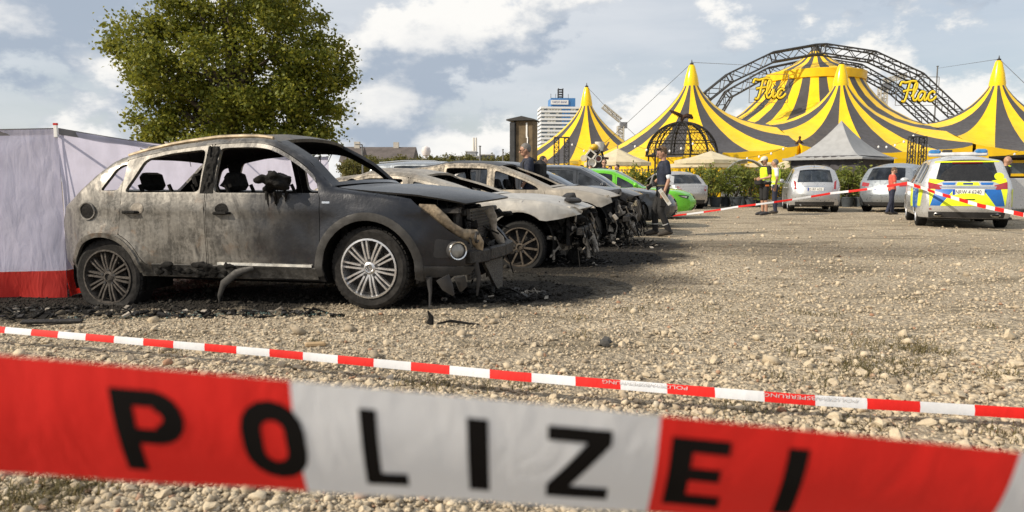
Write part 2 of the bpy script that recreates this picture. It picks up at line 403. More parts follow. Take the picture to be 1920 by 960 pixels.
def ico(sub):
    t = (1 + 5 ** .5) / 2
    v = [(-1, t, 0), (1, t, 0), (-1, -t, 0), (1, -t, 0), (0, -1, t), (0, 1, t), (0, -1, -t), (0, 1, -t), (t, 0, -1), (t, 0, 1), (-t, 0, -1), (-t, 0, 1)]
    f = [(0, 11, 5), (0, 5, 1), (0, 1, 7), (0, 7, 10), (0, 10, 11), (1, 5, 9), (5, 11, 4), (11, 10, 2), (10, 7, 6), (7, 1, 8), (3, 9, 4), (3, 4, 2), (3, 2, 6), (3, 6, 8), (3, 8, 9), (4, 9, 5), (2, 4, 11), (6, 2, 10), (8, 6, 7), (9, 8, 1)]
    v = [np.array(q) / np.linalg.norm(q) for q in v]
    for _ in range(sub):
        c = {}; g = []
        def mid(a, b):
            k = (min(a, b), max(a, b))
            if k not in c: q = v[a] + v[b]; v.append(q / np.linalg.norm(q)); c[k] = len(v) - 1
            return c[k]
        for a, b, d in f: x, y, z = mid(a, b), mid(b, d), mid(d, a); g += [(a, x, z), (b, y, x), (d, z, y), (x, y, z)]
        f = g
    return np.array(v), np.array(f)
def stone_shapes(sub, k, jit):
    V, Fc = ico(sub); out = []
    for _ in range(k):
        q = V.copy()
        for _c in range(8):                                    # knock flat facets off
            nrm = RNG.normal(0, 1, 3); nrm /= np.linalg.norm(nrm); h = RNG.uniform(.48, .8); d = q @ nrm
            q = q - np.outer(np.clip(d - h, 0, None), nrm)
        q = q * RNG.normal(1, jit, (len(q), 1)); q *= RNG.uniform(.7, 1.25, 3); q[:, 2] *= .72; out.append(q)
    return out, Fc
def scatter(n, y0, y1, margin=.6):
    u = RNG.uniform(0, 1, n); Y = y0 * (y1 / y0) ** u             # density falls off with distance
    X = RNG.uniform(-1, 1, n) * (Y * .72 + margin); return X, Y
def gravel():
    big, fb = stone_shapes(1, 14, .075); sm, fs = stone_shapes(0, 24, .15)
    # 300 nearest large stones, one object each
    data = []
    for k, q in enumerate(big[:12]):
        me = bpy.data.meshes.new('stone'); me.from_pydata([tuple(c) for c in q], [], [tuple(int(a) for a in t) for t in fb]); me.materials.append(MATS['stone']); data.append(me)
    cnt = 0; taken = []
    while cnt < 300:
        y = 2.15 * (5.2 / 2.15) ** random.random(); x = random.uniform(-1, 1) * y * .72
        s = random.uniform(.018, .036) * (1 + .35 * max(0, x) / 2)
        if any((x - a) ** 2 + (y - b) ** 2 < (s + c) ** 2 * .8 for a, b, c in taken): continue
        taken.append((x, y, s)); o = mk('stone', data[cnt % 12], ground); o.location = (x, y, tzf(x, y) + s * .32); o.scale = (s, s, s); o.rotation_euler = (random.uniform(-.4, .4), random.uniform(-.4, .4), random.uniform(0, 6.28)); cnt += 1
    VV = []; FF = []; off = 0
    def batch(shapes, fc, X, Y, S, sink):
        nonlocal off
        n = len(X); A = np.stack(shapes)[RNG.integers(0, len(shapes), n)]; a = RNG.uniform(0, 6.283, n); c, s = np.cos(a), np.sin(a)
        b = RNG.normal(0, .35, n); cb, sb = np.cos(b), np.sin(b)
        x = A[..., 0] * c[:, None] - A[..., 1] * s[:, None]; y = A[..., 0] * s[:, None] + A[..., 1] * c[:, None]; z = A[..., 2]
        y, z = y * cb[:, None] - z * sb[:, None], y * sb[:, None] + z * cb[:, None]
        V = np.stack([x * S[:, None] + X[:, None], y * S[:, None] + Y[:, None], z * S[:, None] + (tz(X, Y) + S * sink)[:, None]], -1)
        k = A.shape[1]; VV.append(V.reshape(-1, 3)); FF.append((fc[None] + (off + np.arange(n) * k)[:, None, None]).reshape(-1, 3)); off += n * k
    X, Y = scatter(5500, 2.05, 4.2); batch(big, fb, X, Y, RNG.lognormal(math.log(.0125), .40, len(X)).clip(.005, .036), .3)
    X, Y = scatter(14000, 2.05, 7.); batch(sm, fs, X, Y, RNG.lognormal(math.log(.0085), .42, len(X)).clip(.004, .03), .3)
    X, Y = scatter(38000, 2.3, 12.); batch(sm, fs, X, Y, RNG.lognormal(math.log(.0085), .42, len(X)).clip(.004, .034), .25)
    X, Y = scatter(15000, 6., 34., 3); batch(sm, fs, X, Y, RNG.lognormal(math.log(.013), .45, len(X)).clip(.006, .06), .25)
    X, Y = scatter(160, 4.2, 26., 2); batch(sm, fs, X, Y, RNG.uniform(.03, .055, len(X)), .3)
    o = npmesh('loose_gravel', np.concatenate(VV), np.concatenate(FF), MATS['stone'], ground); o['kind'] = 'stuff'
gravel()
def grass():
    V = []; Fq = []
    spots = [(1545, 640, 10), (1590, 620, 6), (1640, 655, 9), (1680, 680, 16), (1610, 690, 14), (1650, 700, 18), (1715, 655, 22), (1760, 662, 12), (1570, 700, 8), (1730, 700, 10), (1895, 708, 16), (1500, 660, 6), (1620, 640, 8), (1465, 705, 6), (1540, 720, 8), (1600, 680, 9), (1700, 640, 10),
             (1510, 587, 6), (1320, 580, 5), (1080, 630, 6), (1180, 585, 5), (1230, 580, 5), (780, 718, 9), (815, 722, 9), (885, 720, 8), (985, 720, 8), (585, 645, 6), (100, 930, 26), (140, 905, 22), (40, 940, 22), (340, 665, 6), (560, 905, 8), (1625, 795, 8), (1490, 750, 6), (1370, 760, 5), (1900, 820, 9), (1390, 590, 4), (1850, 612, 6), (1560, 590, 5), (1700, 560, 4), (1090, 600, 4)]
    for px, py, k in spots:
        c = G(px, py)
        for _ in range(k * 10):
            x = c.x + random.gauss(0, .085); y = c.y + random.gauss(0, .08); z = tzf(x, y) + .004; a = random.uniform(0, 6.28); h = random.uniform(.01, .036); w = random.uniform(.0015, .003); l = random.uniform(.4, 1.8) * h
            d = np.array([math.cos(a), math.sin(a), 0]); e = np.array([-d[1], d[0], 0]); b = np.array([x, y, z]); o = len(V)
            m_ = b + d * l * .4 + np.array([0, 0, h * .7]); t = b + d * l * 1.2 + np.array([0, 0, h])
            V += [b - e * w, b + e * w, m_ + e * w * .8, m_ - e * w * .8, t + e * w * .2, t - e * w * .2]; Fq += [(o, o + 1, o + 2, o + 3), (o + 3, o + 2, o + 4, o + 5)]
    o = npmesh('grass', V, Fq, MATS['grass_dry']); o['kind'] = 'stuff'; tag(o, 'sparse tufts of half dry grass growing between the gravel stones', 'grass')
grass()
# ---------------- foliage
def leaf_quads(C, size, up_bias=.3, aspect=.7):
    n = len(C); a = RNG.normal(0, 1, (n, 3)); a[:, 2] *= .7; a /= np.linalg.norm(a, axis=1)[:, None]
    b = RNG.normal(0, 1, (n, 3)); b -= a * (a * b).sum(1)[:, None]; b /= np.linalg.norm(b, axis=1)[:, None]
    s = (size * RNG.uniform(.6, 1.3, n))[:, None]
    n_ = np.cross(a, b) * s * .18
    V = np.stack([C - a * s, C + b * s * aspect + n_, C + a * s, C - b * s * aspect + n_], 1)
    return V.reshape(-1, 3), np.arange(4 * n).reshape(n, 4)
def crown_points(cent, rad, ncl, per, sig, shell=.55, sq=0.):
    c = RNG.normal(0, 1, (ncl, 3)); c /= np.linalg.norm(c, axis=1)[:, None]
    c *= (RNG.uniform(shell, 1, ncl) ** .6)[:, None]; lump = 1 + RNG.normal(0, .09, ncl)
    c = c * lump[:, None] * np.array(rad) + np.array(cent)
    P = np.repeat(c, per, 0) + RNG.normal(0, 1, (ncl * per, 3)) * np.repeat(RNG.uniform(.6, 1.35, ncl) * sig, per)[:, None] * np.array([1, 1, .75])
    return c, P
BARK = mat('bark', (.075, .06, .045), .9, 0, .35, 3, .6, 8)
def big_tree():
    base = Vector(AT(437, 300, 44)); base.z = 0
    t = thing('plane_tree', 'big broad plane tree with dense olive green crown behind the burnt cars', 'tree', base)
    C = []; Pp = []
    for (cx, cz, rx, rz, k) in ((0, 9.2, 6.0, 4.6, 130), (-2.2, 8.2, 4.9, 3.6, 80), (2.2, 7.3, 4.9, 4.2, 110), (.5, 13.2, 5.4, 3.6, 90), (-3.1, 9.0, 3.4, 2.0, 34), (4.9, 8.0, 2.5, 2.7, 36), (-1.0, 4.6, 4.2, 1.9, 42), (3.1, 4.4, 3.4, 1.8, 40), (-3.6, 5.0, 1.5, 1.8, 20), (0, 3.2, 5.2, 1.1, 46), (-4.6, 4.6, 1.4, 1.6, 16), (5.0, 5.0, 1.6, 2.6, 22)):
        c, P = crown_points((cx, random.uniform(-.6, .6), cz), (rx, rx * .85, rz), int(k * .5), 250, .46, .4); C.append(c); Pp.append(P)
    C = np.concatenate(C); P = np.concatenate(Pp); P = P[P[:, 2] > 2.0]
    V, Fc = leaf_quads(P, .115)
    npmesh('crown', V, Fc, MATS['leaf_plane'], t)
    mb = MB(); mb.tube([(0, 0, -.1), (.05, 0, 1), (0, .1, 3), (.2, 0, 5), (.1, 0, 8), (.4, .1, 12)], [.75, .55, .48, .4, .27, .1], 12)
    mb.build('trunk', BARK, t)
    for i in range(26):
        e = C[RNG.integers(0, len(C))]; z0 = random.uniform(2.6, 8); s = Vector((.1, 0, z0)); e = Vector(e); e.z = max(e.z, z0 + .4); m_ = s.lerp(e, .5) + Vector((0, 0, -.4 + random.uniform(-.3, .6)))
        mb = MB(); mb.tube([s, s.lerp(m_, .5) + Vector((0, 0, -.1)), m_, m_.lerp(e, .55) + Vector((random.uniform(-.2, .2), 0, .15)), e], [.22, .17, .12, .075, .03], 7); mb.build('limb', BARK, t)
big_tree()
def far_tree(px, ptop, y, w, group, label, m='leaf_far', base=-.0, n=11):
    top = AT(px, ptop, y); h = top.z; t = thing('broadleaf_tree', label, 'tree', (top.x, y, 0), 0, group)
    C = []
    for i in range(n):
        c, P = crown_points((random.uniform(-.6, .6) * w, random.uniform(-.5, .5) * w, h * random.uniform(.45, .78)), (w * .5, w * .5, h * .2), 7, 34, w * .1, .2); C.append(P)
    V, Fc = leaf_quads(np.concatenate(C), w * .055); npmesh('crown', V, Fc, MATS[m], t)
    mb = MB(); mb.tube([(0, 0, -.1), (.05, 0, h * .3), (0, 0, h * .8)], [w * .08, w * .06, w * .02], 7); mb.build('trunk', BARK, t)
px = 662
i = 0
while px < 1000:
    far_tree(px, random.uniform(284, 297), 120 + (i % 3) * 9, random.uniform(2.6, 4.2), 'trees along the far edge of the lot', 'bushy yellow green tree in the distant row before the rooftops'); px += random.uniform(10, 17); i += 1

# ---------------- far buildings
CONC = mat('concrete', (.42, .42, .42), .85, 0, .15, .4); ROOF = mat('roof_tile', (.10, .085, .08), .85, 0, .2, .6); CREAM = mat('cream_wall', (.50, .47, .42), .85, 0, .12, .4)
BWHITE = mat('tower_white', (.72, .74, .76), .6, 0, .05, .2); BBLUE = mat('tower_blue', (.05, .19, .45), .5, 0, .1, .3); PANE = mat('window_pane', (.09, .12, .14), .15, 0, .4, 1.5); PANEB = mat('window_blind', (.45, .45, .40), .6, 0, .3, 1.)
def block(name, label, cat, px0, px1, ptop, y, depth, wall, rows=0, colsn=0, gable=False, wmat=None):
    a, b = AT(px0, ptop, y), AT(px1, ptop, y); w = b.x - a.x; h = a.z
    t = thing(name, label, cat, ((a.x + b.x) / 2, y, 0))
    mb = MB(); mb.box((0, depth / 2, h / 2), (w, depth, h)); mb.build('wall', wall, t, False)
    if gable:
        mb = MB(); g = w * .25
        mb.add([(-w / 2 - .5, -.6, h - .1), (w / 2 + .5, -.6, h - .1), (w / 2 + .5, depth + .6, h - .1), (-w / 2 - .5, depth + .6, h - .1), (-w / 2 - .5, depth / 2, h + gable), (w / 2 + .5, depth / 2, h + gable)], [(0, 1, 5, 4), (2, 3, 4, 5), (1, 2, 5), (3, 0, 4), (3, 2, 1, 0)]); mb.build('roof', ROOF, t, False)
        mb = MB(); mb.box((w * .2, depth / 2, h + gable + .2), (1.2, 1.0, 1.8)); mb.build('chimney', CREAM, t, False)
    else:
        mb = MB(); mb.box((0, depth / 2, h + .15), (w + .6, depth + .6, .3)); mb.build('roof', CONC, t, False)
    if rows:
        wm = MB(); cw = w / colsn; rh = h / (rows + .4); wm.box((0, 0, 0), (cw * .6, .16, rh * .5)); me = None
        for r in range(rows):
            for c in range(colsn):
                o = wm.build('window', wmat or PANE, t, False) if me is None else mk('window', me, t); me = o.data
                o.location = (-w / 2 + cw * (c + .5), -.03, rh * (r + .75))
    return t
block('gabled_house', 'long house with dark tiled roof beyond the tree row', 'house', 655, 770, 300, 165, 12, CREAM, 2, 9, gable=3.2)
block('row_house', 'pale gable fronted house at the end of the distant tree row', 'house', 640, 672, 303, 158, 9, mat('ochre_wall', (.42, .33, .24), .85, 0, .1, .4), 2, 3, gable=3.4)
block('white_block', 'small white rooftop block rising above the distant trees', 'building', 761, 774, 288, 190, 8, WHITE, 3, 2)
block('long_flats', 'low grey flats with flat roof just above the tree tops', 'building', 770, 850, 298, 200, 14, CREAM, 3, 9)
g = block('grey_office', 'light grey stepped office building above the distant tree row', 'building', 853, 898, 294, 210, 14, CONC, 3, 6)
block('tall_office', 'taller light grey office block beside the stepped office', 'building', 874, 892, 285, 214, 10, CONC, 4, 3)
block('dark_annex', 'dark glazed annex with overhanging roof at the office building', 'building', 900, 925, 291, 212, 12, mat('dark_facade', (.09, .10, .11), .5, 0, .1, .5), 3, 5)
for px_, lab in ((888, 'pale thin chimney stack far behind the offices'), (892.5, 'pale thin chimney stack close beside its twin')):
    b = AT(px_, 258, 420); mb = MB(); mb.tube([(0, 0, 0), (0, 0, b.z)], [1.0, .55], 12); o = mb.build('chimney_stack', mat('stack_pale', (.62, .60, .56), .8, 0, .05, .2)); o.location = (b.x, 420, 0); tag(o, lab, 'chimney')
mb = MB(); b = AT(799, 284, 230); mb.lathe([(0, b.z + 1.8), (1.2, b.z + 1.2), (1.5, b.z), (1.1, b.z - 1.2), (.5, b.z - 1.5), (.5, 0)], 14); o = mb.build('round_tank', mat('tank_pale', (.60, .56, .56), .6)); o.location = (b.x, 230, 0); tag(o, 'small round pale roof dome between the distant flats', 'dome')

def tower():
    y = 450.; xl, xr = AT(1015, 200, y).x, AT(1086, 200, y).x; zt = AT(1050, 200, y).z; w = xr - xl; dep = 20.
    t = thing('office_tower', 'white office tower with window rows and blue top storey behind the circus tent', 'building', ((xl + xr) / 2, y, 0), R(4))
    mb = MB(); mb.box((0, dep / 2, zt / 2), (w, dep, zt)); mb.build('core', mat('tower_core', (.2, .22, .25), .6), t, False)
    nf = 20; fh = zt / nf; sp = MB(); sp.box((0, dep / 2, 0), (w + .8, dep + .8, fh * .52)); sd = None
    pn = MB(); pn.box((0, 0, 0), (w / 13 * .8, .5, fh * .4)); pd = None; pb = None
    for k in range(1, nf + 1):
        if sd is None: o = sp.build('storey_band', BWHITE, t, False); sd = o.data
        else: o = mk('storey_band', sd, t)
        o.location = (0, 0, k * fh - fh * .26)
        if k < 9: continue
        for c in range(13):
            key = (c >= 7 and c <= 9)
            if pd is None: o = pn.build('window', PANE, t, False); pd = o.data
            o = mk('window', pd, t); o.location = (-w / 2 + w / 13 * (c + .5), .1, k * fh - fh * .76)
            if random.random() < .45 or key:
                if key not in (pb or {}):
                    q = pd.copy(); q.materials.clear(); q.materials.append(BBLUE if key else PANEB); pb = pb or {}; pb[key] = q
                o.data = pb[key]
    z2 = AT(1050, 183, y).z; x0, x1 = AT(1034, 183, y).x - (xl + xr) / 2, AT(1080, 183, y).x - (xl + xr) / 2
    mb = MB(); mb.box(((x0 + x1) / 2, dep / 2, (zt + z2) / 2), (x1 - x0, dep * .8, z2 - zt)); mb.build('blue_top', BBLUE, t, False)
    mb = MB(); mb.box(((x0 * .95 + x1 * .5) / 1.5, dep * .1 - .3, zt + (z2 - zt) * .52), ((x1 - x0) * .72, .4, (z2 - zt) * .5)); s_ = mb.build('sign_board', WHITE, t, False)
    v, f = text_geo('TARGO BANK'); h = (z2 - zt) * .23; sx = (x1 - x0) * .62 / v[:, 0].max(); cx = (x0 * .95 + x1 * .5) / 1.5
    mb = MB(); mb.add([(cx - (x1 - x0) * .31 + q[0] * sx, dep * .1 - .58, zt + (z2 - zt) * .42 + q[1] * h) for q in v], f); mb.build('lettering', mat('sign_ink', (.05, .08, .25), .6), s_, False)
    mb = MB(); zz = AT(1055, 162, y).z; cx = AT(1055, 162, y).x - (xl + xr) / 2
    for a in (-1, 1):
        for b_ in (-1, 1): mb.tube([(cx + a * 1.4, dep / 2 + b_ * 1.4, z2), (cx + a * 1.4, dep / 2 + b_ * 1.4, zz)], .3, 5)
    for k in range(5): mb.box((cx, dep / 2, z2 + (zz - z2) * k / 4.5), (3.4, 3.4, .5))
    for q in (-6, -3, 5): mb.tube([(cx + q, dep / 2, z2 - 1), (cx + q, dep / 2, z2 + 3.5)], .14, 5)
    mb.build('antenna_mast', STEEL, t, False)
tower()

def lattice(mb, p0, p1, w, n, r, rb, up=Vector((0, 1, 0)), w2=None):
    p0, p1 = Vector(p0), Vector(p1); d = (p1 - p0).normalized(); a = (up - d * up.dot(d)).normalized() * w / 2; b = d.cross(a).normalized() * (w2 or w) / 2
    cs = [a + b, a - b, -a - b, -a + b]
    for c in cs: mb.tube([p0 + c, p1 + c], r, 5)
    for k in range(n):
        q0, q1 = p0.lerp(p1, k / n), p0.lerp(p1, (k + 1) / n)
        for j in range(4):
            c0, c1 = cs[j], cs[(j + 1) % 4]
            mb.tube([q0 + (c0 if k % 2 else c1), q1 + (c1 if k % 2 else c0)], rb, 4, cap=False); mb.tube([q1 + c0, q1 + c1], rb, 4, cap=False)
def crane(label, px, pbase, ptop, y, w, jib):
    b, tp = AT(px, 330, y), AT(px, ptop, y); t = thing('tower_crane', label, 'crane', (b.x, y, 0)); m_ = mat('crane_grey', (.40, .38, .33), .6)
    mb = MB(); lattice(mb, (0, 0, 0), (0, 0, tp.z), w, 18, .12 * w, .07 * w); mb.build('mast', m_, t, False)
    mb = MB(); mb.box((w * .5, 0, tp.z + w * .2), (w * 1.2, w * 1.1, w * 1.0)); mb.build('cab', mat('cab_grey', (.16, .17, .19), .5), t, False)
    mb = MB(); lattice(mb, (0, 0, tp.z + w), (jib[0], 0, tp.z + jib[1]), w * .7, 8, .1 * w, .06 * w); mb.build('jib', m_, t, False)
crane('pale tower crane with raised jib between the two tent peaks', 1162, 300, 237, 330, 2.6, (-8, 9))
crane('dark construction crane standing behind the big top arch', 1647, 300, 165, 300, 2.6, (9, 5))

POLEM = mat('pole_grey', (.16, .165, .17), .55, .4)
def mast(name, label, cat, px, ptop, y, r, head=0):
    b = AT(px, ptop, y); t = thing(name, label, cat, (b.x, y, 0)); mb = MB(); mb.tube([(0, 0, 0), (0, 0, b.z)], [r * 1.4, r], 8); mb.build('pole', POLEM, t)
    if head: mb = MB(); mb.box((-head / 2, 0, b.z), (head, .25, .14), bev=.03); mb.build('lamp_head', POLEM, t)
    else: mb = MB(); mb.lathe([(r * 1.8, b.z), (r * 1.8, b.z + r), (0, b.z + r * 1.6)], 8); mb.build('cap', POLEM, t)
mast('street_lamp', 'grey street lamp with a flat head above the tree row', 'street lamp', 679, 271, 95, .09, .9)
mast('steel_mast', 'pale thin steel mast standing before the grey offices', 'mast', 900, 275, 90, .09)
mast('steel_mast', 'thin dark mast beside the brown tarpaulin tower', 'mast', 943, 281, 85, .07)
mast('steel_mast', 'short dark mast half hidden by the brown tarpaulin tower', 'mast', 958.5, 284, 85, .07)
mast('steel_mast', 'slim aerial mast rising beside the Flac sign', 'mast', 1758, 125, 90, .08)

def tarp_tower():
    y = 34.; tl, tr = AT(968, 226, y), AT(998, 228, y); t = thing('tarpaulin_tower', 'tall box tower wrapped in black and brown tarpaulin beside the circus', 'tower', ((tl.x + tr.x) / 2, y, 0), R(-14))
    w = tr.x - tl.x + .1; h = tl.z; zb = AT(970, 312, y).z
    mb = MB(); mb.box((0, .5, (h + zb) / 2), (w, 1.0, h - zb), bev=.03); mb.build('tarpaulin', mat('brown_tarp', (.13, .095, .055), .8, 0, .35, 2.5, .8, 4), t, False)
    mb = MB(); mb.box((-w / 2 - .12, .42, (h + zb) / 2 - .02), (.26, 1.1, h - zb - .1), bev=.03); mb.build('side_cover', mat('black_tarp', (.03, .032, .035), .55, 0, .3, 3, .8, 6), t, False)
    mb = MB(); mb.prism([(-w / 2 - .4, 0), (w / 2 + .06, 0), (w / 2 + .06, .06), (-w * .1, .20), (-w / 2 - .4, .06)], 1.3, Matrix.Translation((0, 1.1, h)) @ Matrix.Rotation(R(90), 4, 'X')); mb.build('roof', mat('roof_black', (.035, .035, .035), .7), t, False)
    mb = MB(); mb.box((.12, -.02, h - .45), (.07, .03, .7)); mb.box((.16, -.022, h - 1.05), (.05, .03, .6)); mb.build('white_strip', WHITE, t, False)
    for sx in (-1, 1):
        for sy in (.05, .9):
            mb = MB(); mb.tube([(sx * w * .42, sy, 0), (sx * w * .42, sy, zb + .1)], .05, 6); mb.build('leg', STEEL, t)
tarp_tower()

# ---------------- circus
def interp(x, tab): return np.interp(x, [q[0] for q in tab], [q[1] for q in tab])
RIDGE = [(.45, 7.62), (.62, 7.3), (.95, 6.88), (1.3, 6.5), (1.7, 6.15), (2.45, 5.68), (3.4, 5.28), (4.4, 5.03), (5.6, 4.9)]
FRONT = [(.45, 7.62), (.62, 7.28), (.95, 6.78), (1.3, 6.35), (1.7, 5.92), (2.5, 5.18), (3.5, 4.42), (5, 3.5), (6.5, 2.85), (8, 2.42)]
def tent_peak(name, label, X, Yd, sl, sr, ztop, k=1., gores=22, ph=.5, endl=False, endr=False, wall=True, RE=7.6):
    t = thing(name, label, 'circus tent', (X, Yd, 0), 0, None)
    n = 18; NA = 5; r0 = .45 * k
    for g_ in range(gores):
        a0, a1 = 2 * math.pi * (g_ + ph) / gores, 2 * math.pi * (g_ + 1 + ph) / gores; V = []; Fc = []
        for j in range(NA + 1):
            a = a0 + (a1 - a0) * j / NA; c, s = math.cos(a), math.sin(a); half = sr if c > 0 else sl
            en = (c > 0 and endr) or (c < 0 and endl); rm = RE * k if en else min(half / max(abs(c), 1e-3), 6.6 * k / max(abs(s), 1e-3)); w = abs(c) ** 2.2
            if (c > 0 and endr) or (c < 0 and endl): w = 0
            for i_ in range(n + 1):
                u = (i_ / n) ** 1.7; r = r0 + (rm - r0) * u; z = (w * interp(r / k, RIDGE) + (1 - w) * interp(r / k, FRONT)) * k
                z -= .05 * math.sin(math.pi * (j / NA)) * min(1, r / 3)          # cloth sags between the seams
                V.append((r * c, r * s, z))
        for j in range(NA):
            for i_ in range(n): q = j * (n + 1) + i_; Fc.append((q, q + 1, q + n + 2, q + n + 1))
        mb = MB(); mb.add(V, Fc); mb.build('roof_panel', YEL if g_ % 2 else GREY, t, True, 60)
        if wall:
            ve = [V[j * (n + 1) + n] for j in range(NA + 1)]
            onr = [abs(abs(q[1]) - 6.6 * k) < .02 or abs(math.hypot(q[0], q[1]) - RE * k) < .02 for q in ve]; ok = [j for j in range(NA) if onr[j] or onr[j + 1]]
            if ok: mb = MB(); mb.add([q for p in ve for q in (p, (p[0], p[1], 0))], [(2 * j, 2 * j + 1, 2 * j + 3, 2 * j + 2) for j in ok]); mb.build('wall_panel', YEL, t, True)
    z0 = 7.62 * k
    mb = MB(); mb.lathe([(.50 * k, z0 - .12), (.50 * k, z0 + .08), (.40 * k, z0 + (ztop - z0) * .45), (.22 * k, ztop - .1), (.17 * k, ztop), (0, ztop + .02)], 20); mb.build('mast_cone', mat('cone_yellow', (.88, .60, .004), .25, 0, .06, 1), t)
    mb = MB(); mb.lathe([(.12, ztop), (.14, ztop + .1), (.05, ztop + .16), (.02, ztop + .35), (0, ztop + .36)], 10); mb.build('finial', STEEL, t)
    mb = MB(); mb.tube([(0, 0, 0), (0, 0, ztop - .2)], .12, 8); mb.build('mast_pole', STEEL, t)
    return t
D1 = 50.
pk = [AT(1297, 122, D1), AT(1578, 121, D1), AT(1873, 114, D1)]
h1 = (pk[1].x - pk[0].x) / 2; h2 = (pk[2].x - pk[1].x) / 2
tent_peak('striped_tent', 'yellow and charcoal striped tent bay behind the globe cage', pk[0].x, D1, 7.6, h1, pk[0].z, endl=True)
tent_peak('striped_tent', 'yellow and charcoal striped tent bay rising behind the grey pagoda', pk[1].x, D1, h1, h2, pk[1].z, ph=0)
tent_peak('striped_tent', 'yellow and charcoal striped tent bay behind the police car', pk[2].x, D1, h2, h2, pk[2].z)
p4_ = AT(2170, 114, D1)
q = AT(1100, 164, 58); tent_peak('striped_tent', 'small yellow and charcoal striped tent standing alone before the office tower', q.x, 58, 7.6, 7.6, q.z, k=.93, endl=True, endr=True)

def cupola():
    Yc = 76.; c = AT(1530, 90, Yc); t = thing('big_top', 'high striped big top cupola hanging under the steel arches', 'circus tent', (c.x, Yc, 0))
    mpp = Yc / F_PX
    Z = lambda py: AT(1530, py, Yc).z
    up = [(7 * mpp, Z(95)), (20 * mpp, Z(106)), (42 * mpp, Z(122)), (86 * mpp, Z(141))]
    lo = [(83 * mpp, Z(154)), (92 * mpp, Z(170)), (107 * mpp, Z(190)), (130 * mpp, Z(212)), (165 * mpp, Z(234)), (230 * mpp, Z(258)), (330 * mpp, Z(284)), (430 * mpp, Z(304))]
    def gore(prof, n, nm, ph):
        rs = np.linspace(0, 1, 15); pr = [(np.interp(u, np.linspace(0, 1, len(prof)), [q[0] for q in prof]), np.interp(u, np.linspace(0, 1, len(prof)), [q[1] for q in prof])) for u in rs]
        for g_ in range(n):
            V = []; Fc = []
            for j in range(4):
                a = 2 * math.pi * (g_ + ph + j / 3) / n
                for r, z in pr: V.append((r * math.cos(a), r * math.sin(a), z))
            for j in range(3):
                for i_ in range(14): q = j * 15 + i_; Fc.append((q, q + 1, q + 16, q + 15))
            mb = MB(); mb.add(V, Fc); mb.build(nm, YEL if g_ % 2 else GREY, t, True, 60)
    gore(up, 32, 'crown_panel', .5); gore(lo, 40, 'roof_panel', 0)
    mb = MB(); mb.lathe([(84 * mpp, Z(156)), (87 * mpp, Z(155)), (88 * mpp, Z(140.5)), (86.5 * mpp, Z(139.5))], 20); mb.build('valance', YEL, t, True, 20)
    mb = MB(); mb.lathe([(10 * mpp, Z(97)), (8 * mpp, Z(92)), (2 * mpp, Z(84)), (0, Z(83))], 14); mb.build('crown_cap', STEEL, t)
cupola()
def arch(label, pts, off, y, dep):
    t = thing('truss_arch', label, 'arch', (AT(pts[0][0], 300, y).x, y, 0)); ox = t.location.x
    P = [AT(a, b, y) for a, b in pts]; P = [Vector((q.x - ox, 0, q.z)) for q in P]
    nr = []
    for i_ in range(len(P)):
        d = (P[min(i_ + 1, len(P) - 1)] - P[max(i_ - 1, 0)]).normalized(); nr.append(Vector((d.z, 0, -d.x)))
    w = off * y / F_PX
    for i_ in range(len(P) - 1):
        mb = MB(); A = [P[i_] + Vector((0, s * dep, 0)) for s in (-1, 1)]; B = [P[i_ + 1] + Vector((0, s * dep, 0)) for s in (-1, 1)]
        A += [P[i_] + nr[i_] * w + Vector((0, s * dep, 0)) for s in (1, -1)]; B += [P[i_ + 1] + nr[i_ + 1] * w + Vector((0, s * dep, 0)) for s in (1, -1)]
        for a_, b_ in zip(A, B): mb.tube([a_, b_], .085, 6)
        L = (P[i_ + 1] - P[i_]).length; n = max(2, int(L / .85))
        for k in range(n):
            for j in range(4):
                a0, b0 = A[j].lerp(B[j], k / n), A[(j + 1) % 4].lerp(B[(j + 1) % 4], k / n); a1, b1 = A[j].lerp(B[j], (k + 1) / n), A[(j + 1) % 4].lerp(B[(j + 1) % 4], (k + 1) / n)
                mb.tube([a0, b1] if k % 2 else [b0, a1], .04, 4, cap=False)
                if k == 0: mb.tube([a0, b0], .07, 5)
        mb.build('truss_section', STEEL, t, False)
arch('front steel truss arch spanning over the big top', [(1262, 250), (1318, 176), (1364, 139), (1447, 99), (1526, 85), (1545, 84), (1637, 98), (1726, 139), (1807, 216), (1850, 272)], 17, 72., .55)
arch('rear steel truss arch seen below the front one', [(1322, 235), (1361, 171), (1438, 128), (1509, 113), (1562, 114), (1611, 122), (1684, 163), (1757, 230), (1790, 270)], 15, 80., .55)

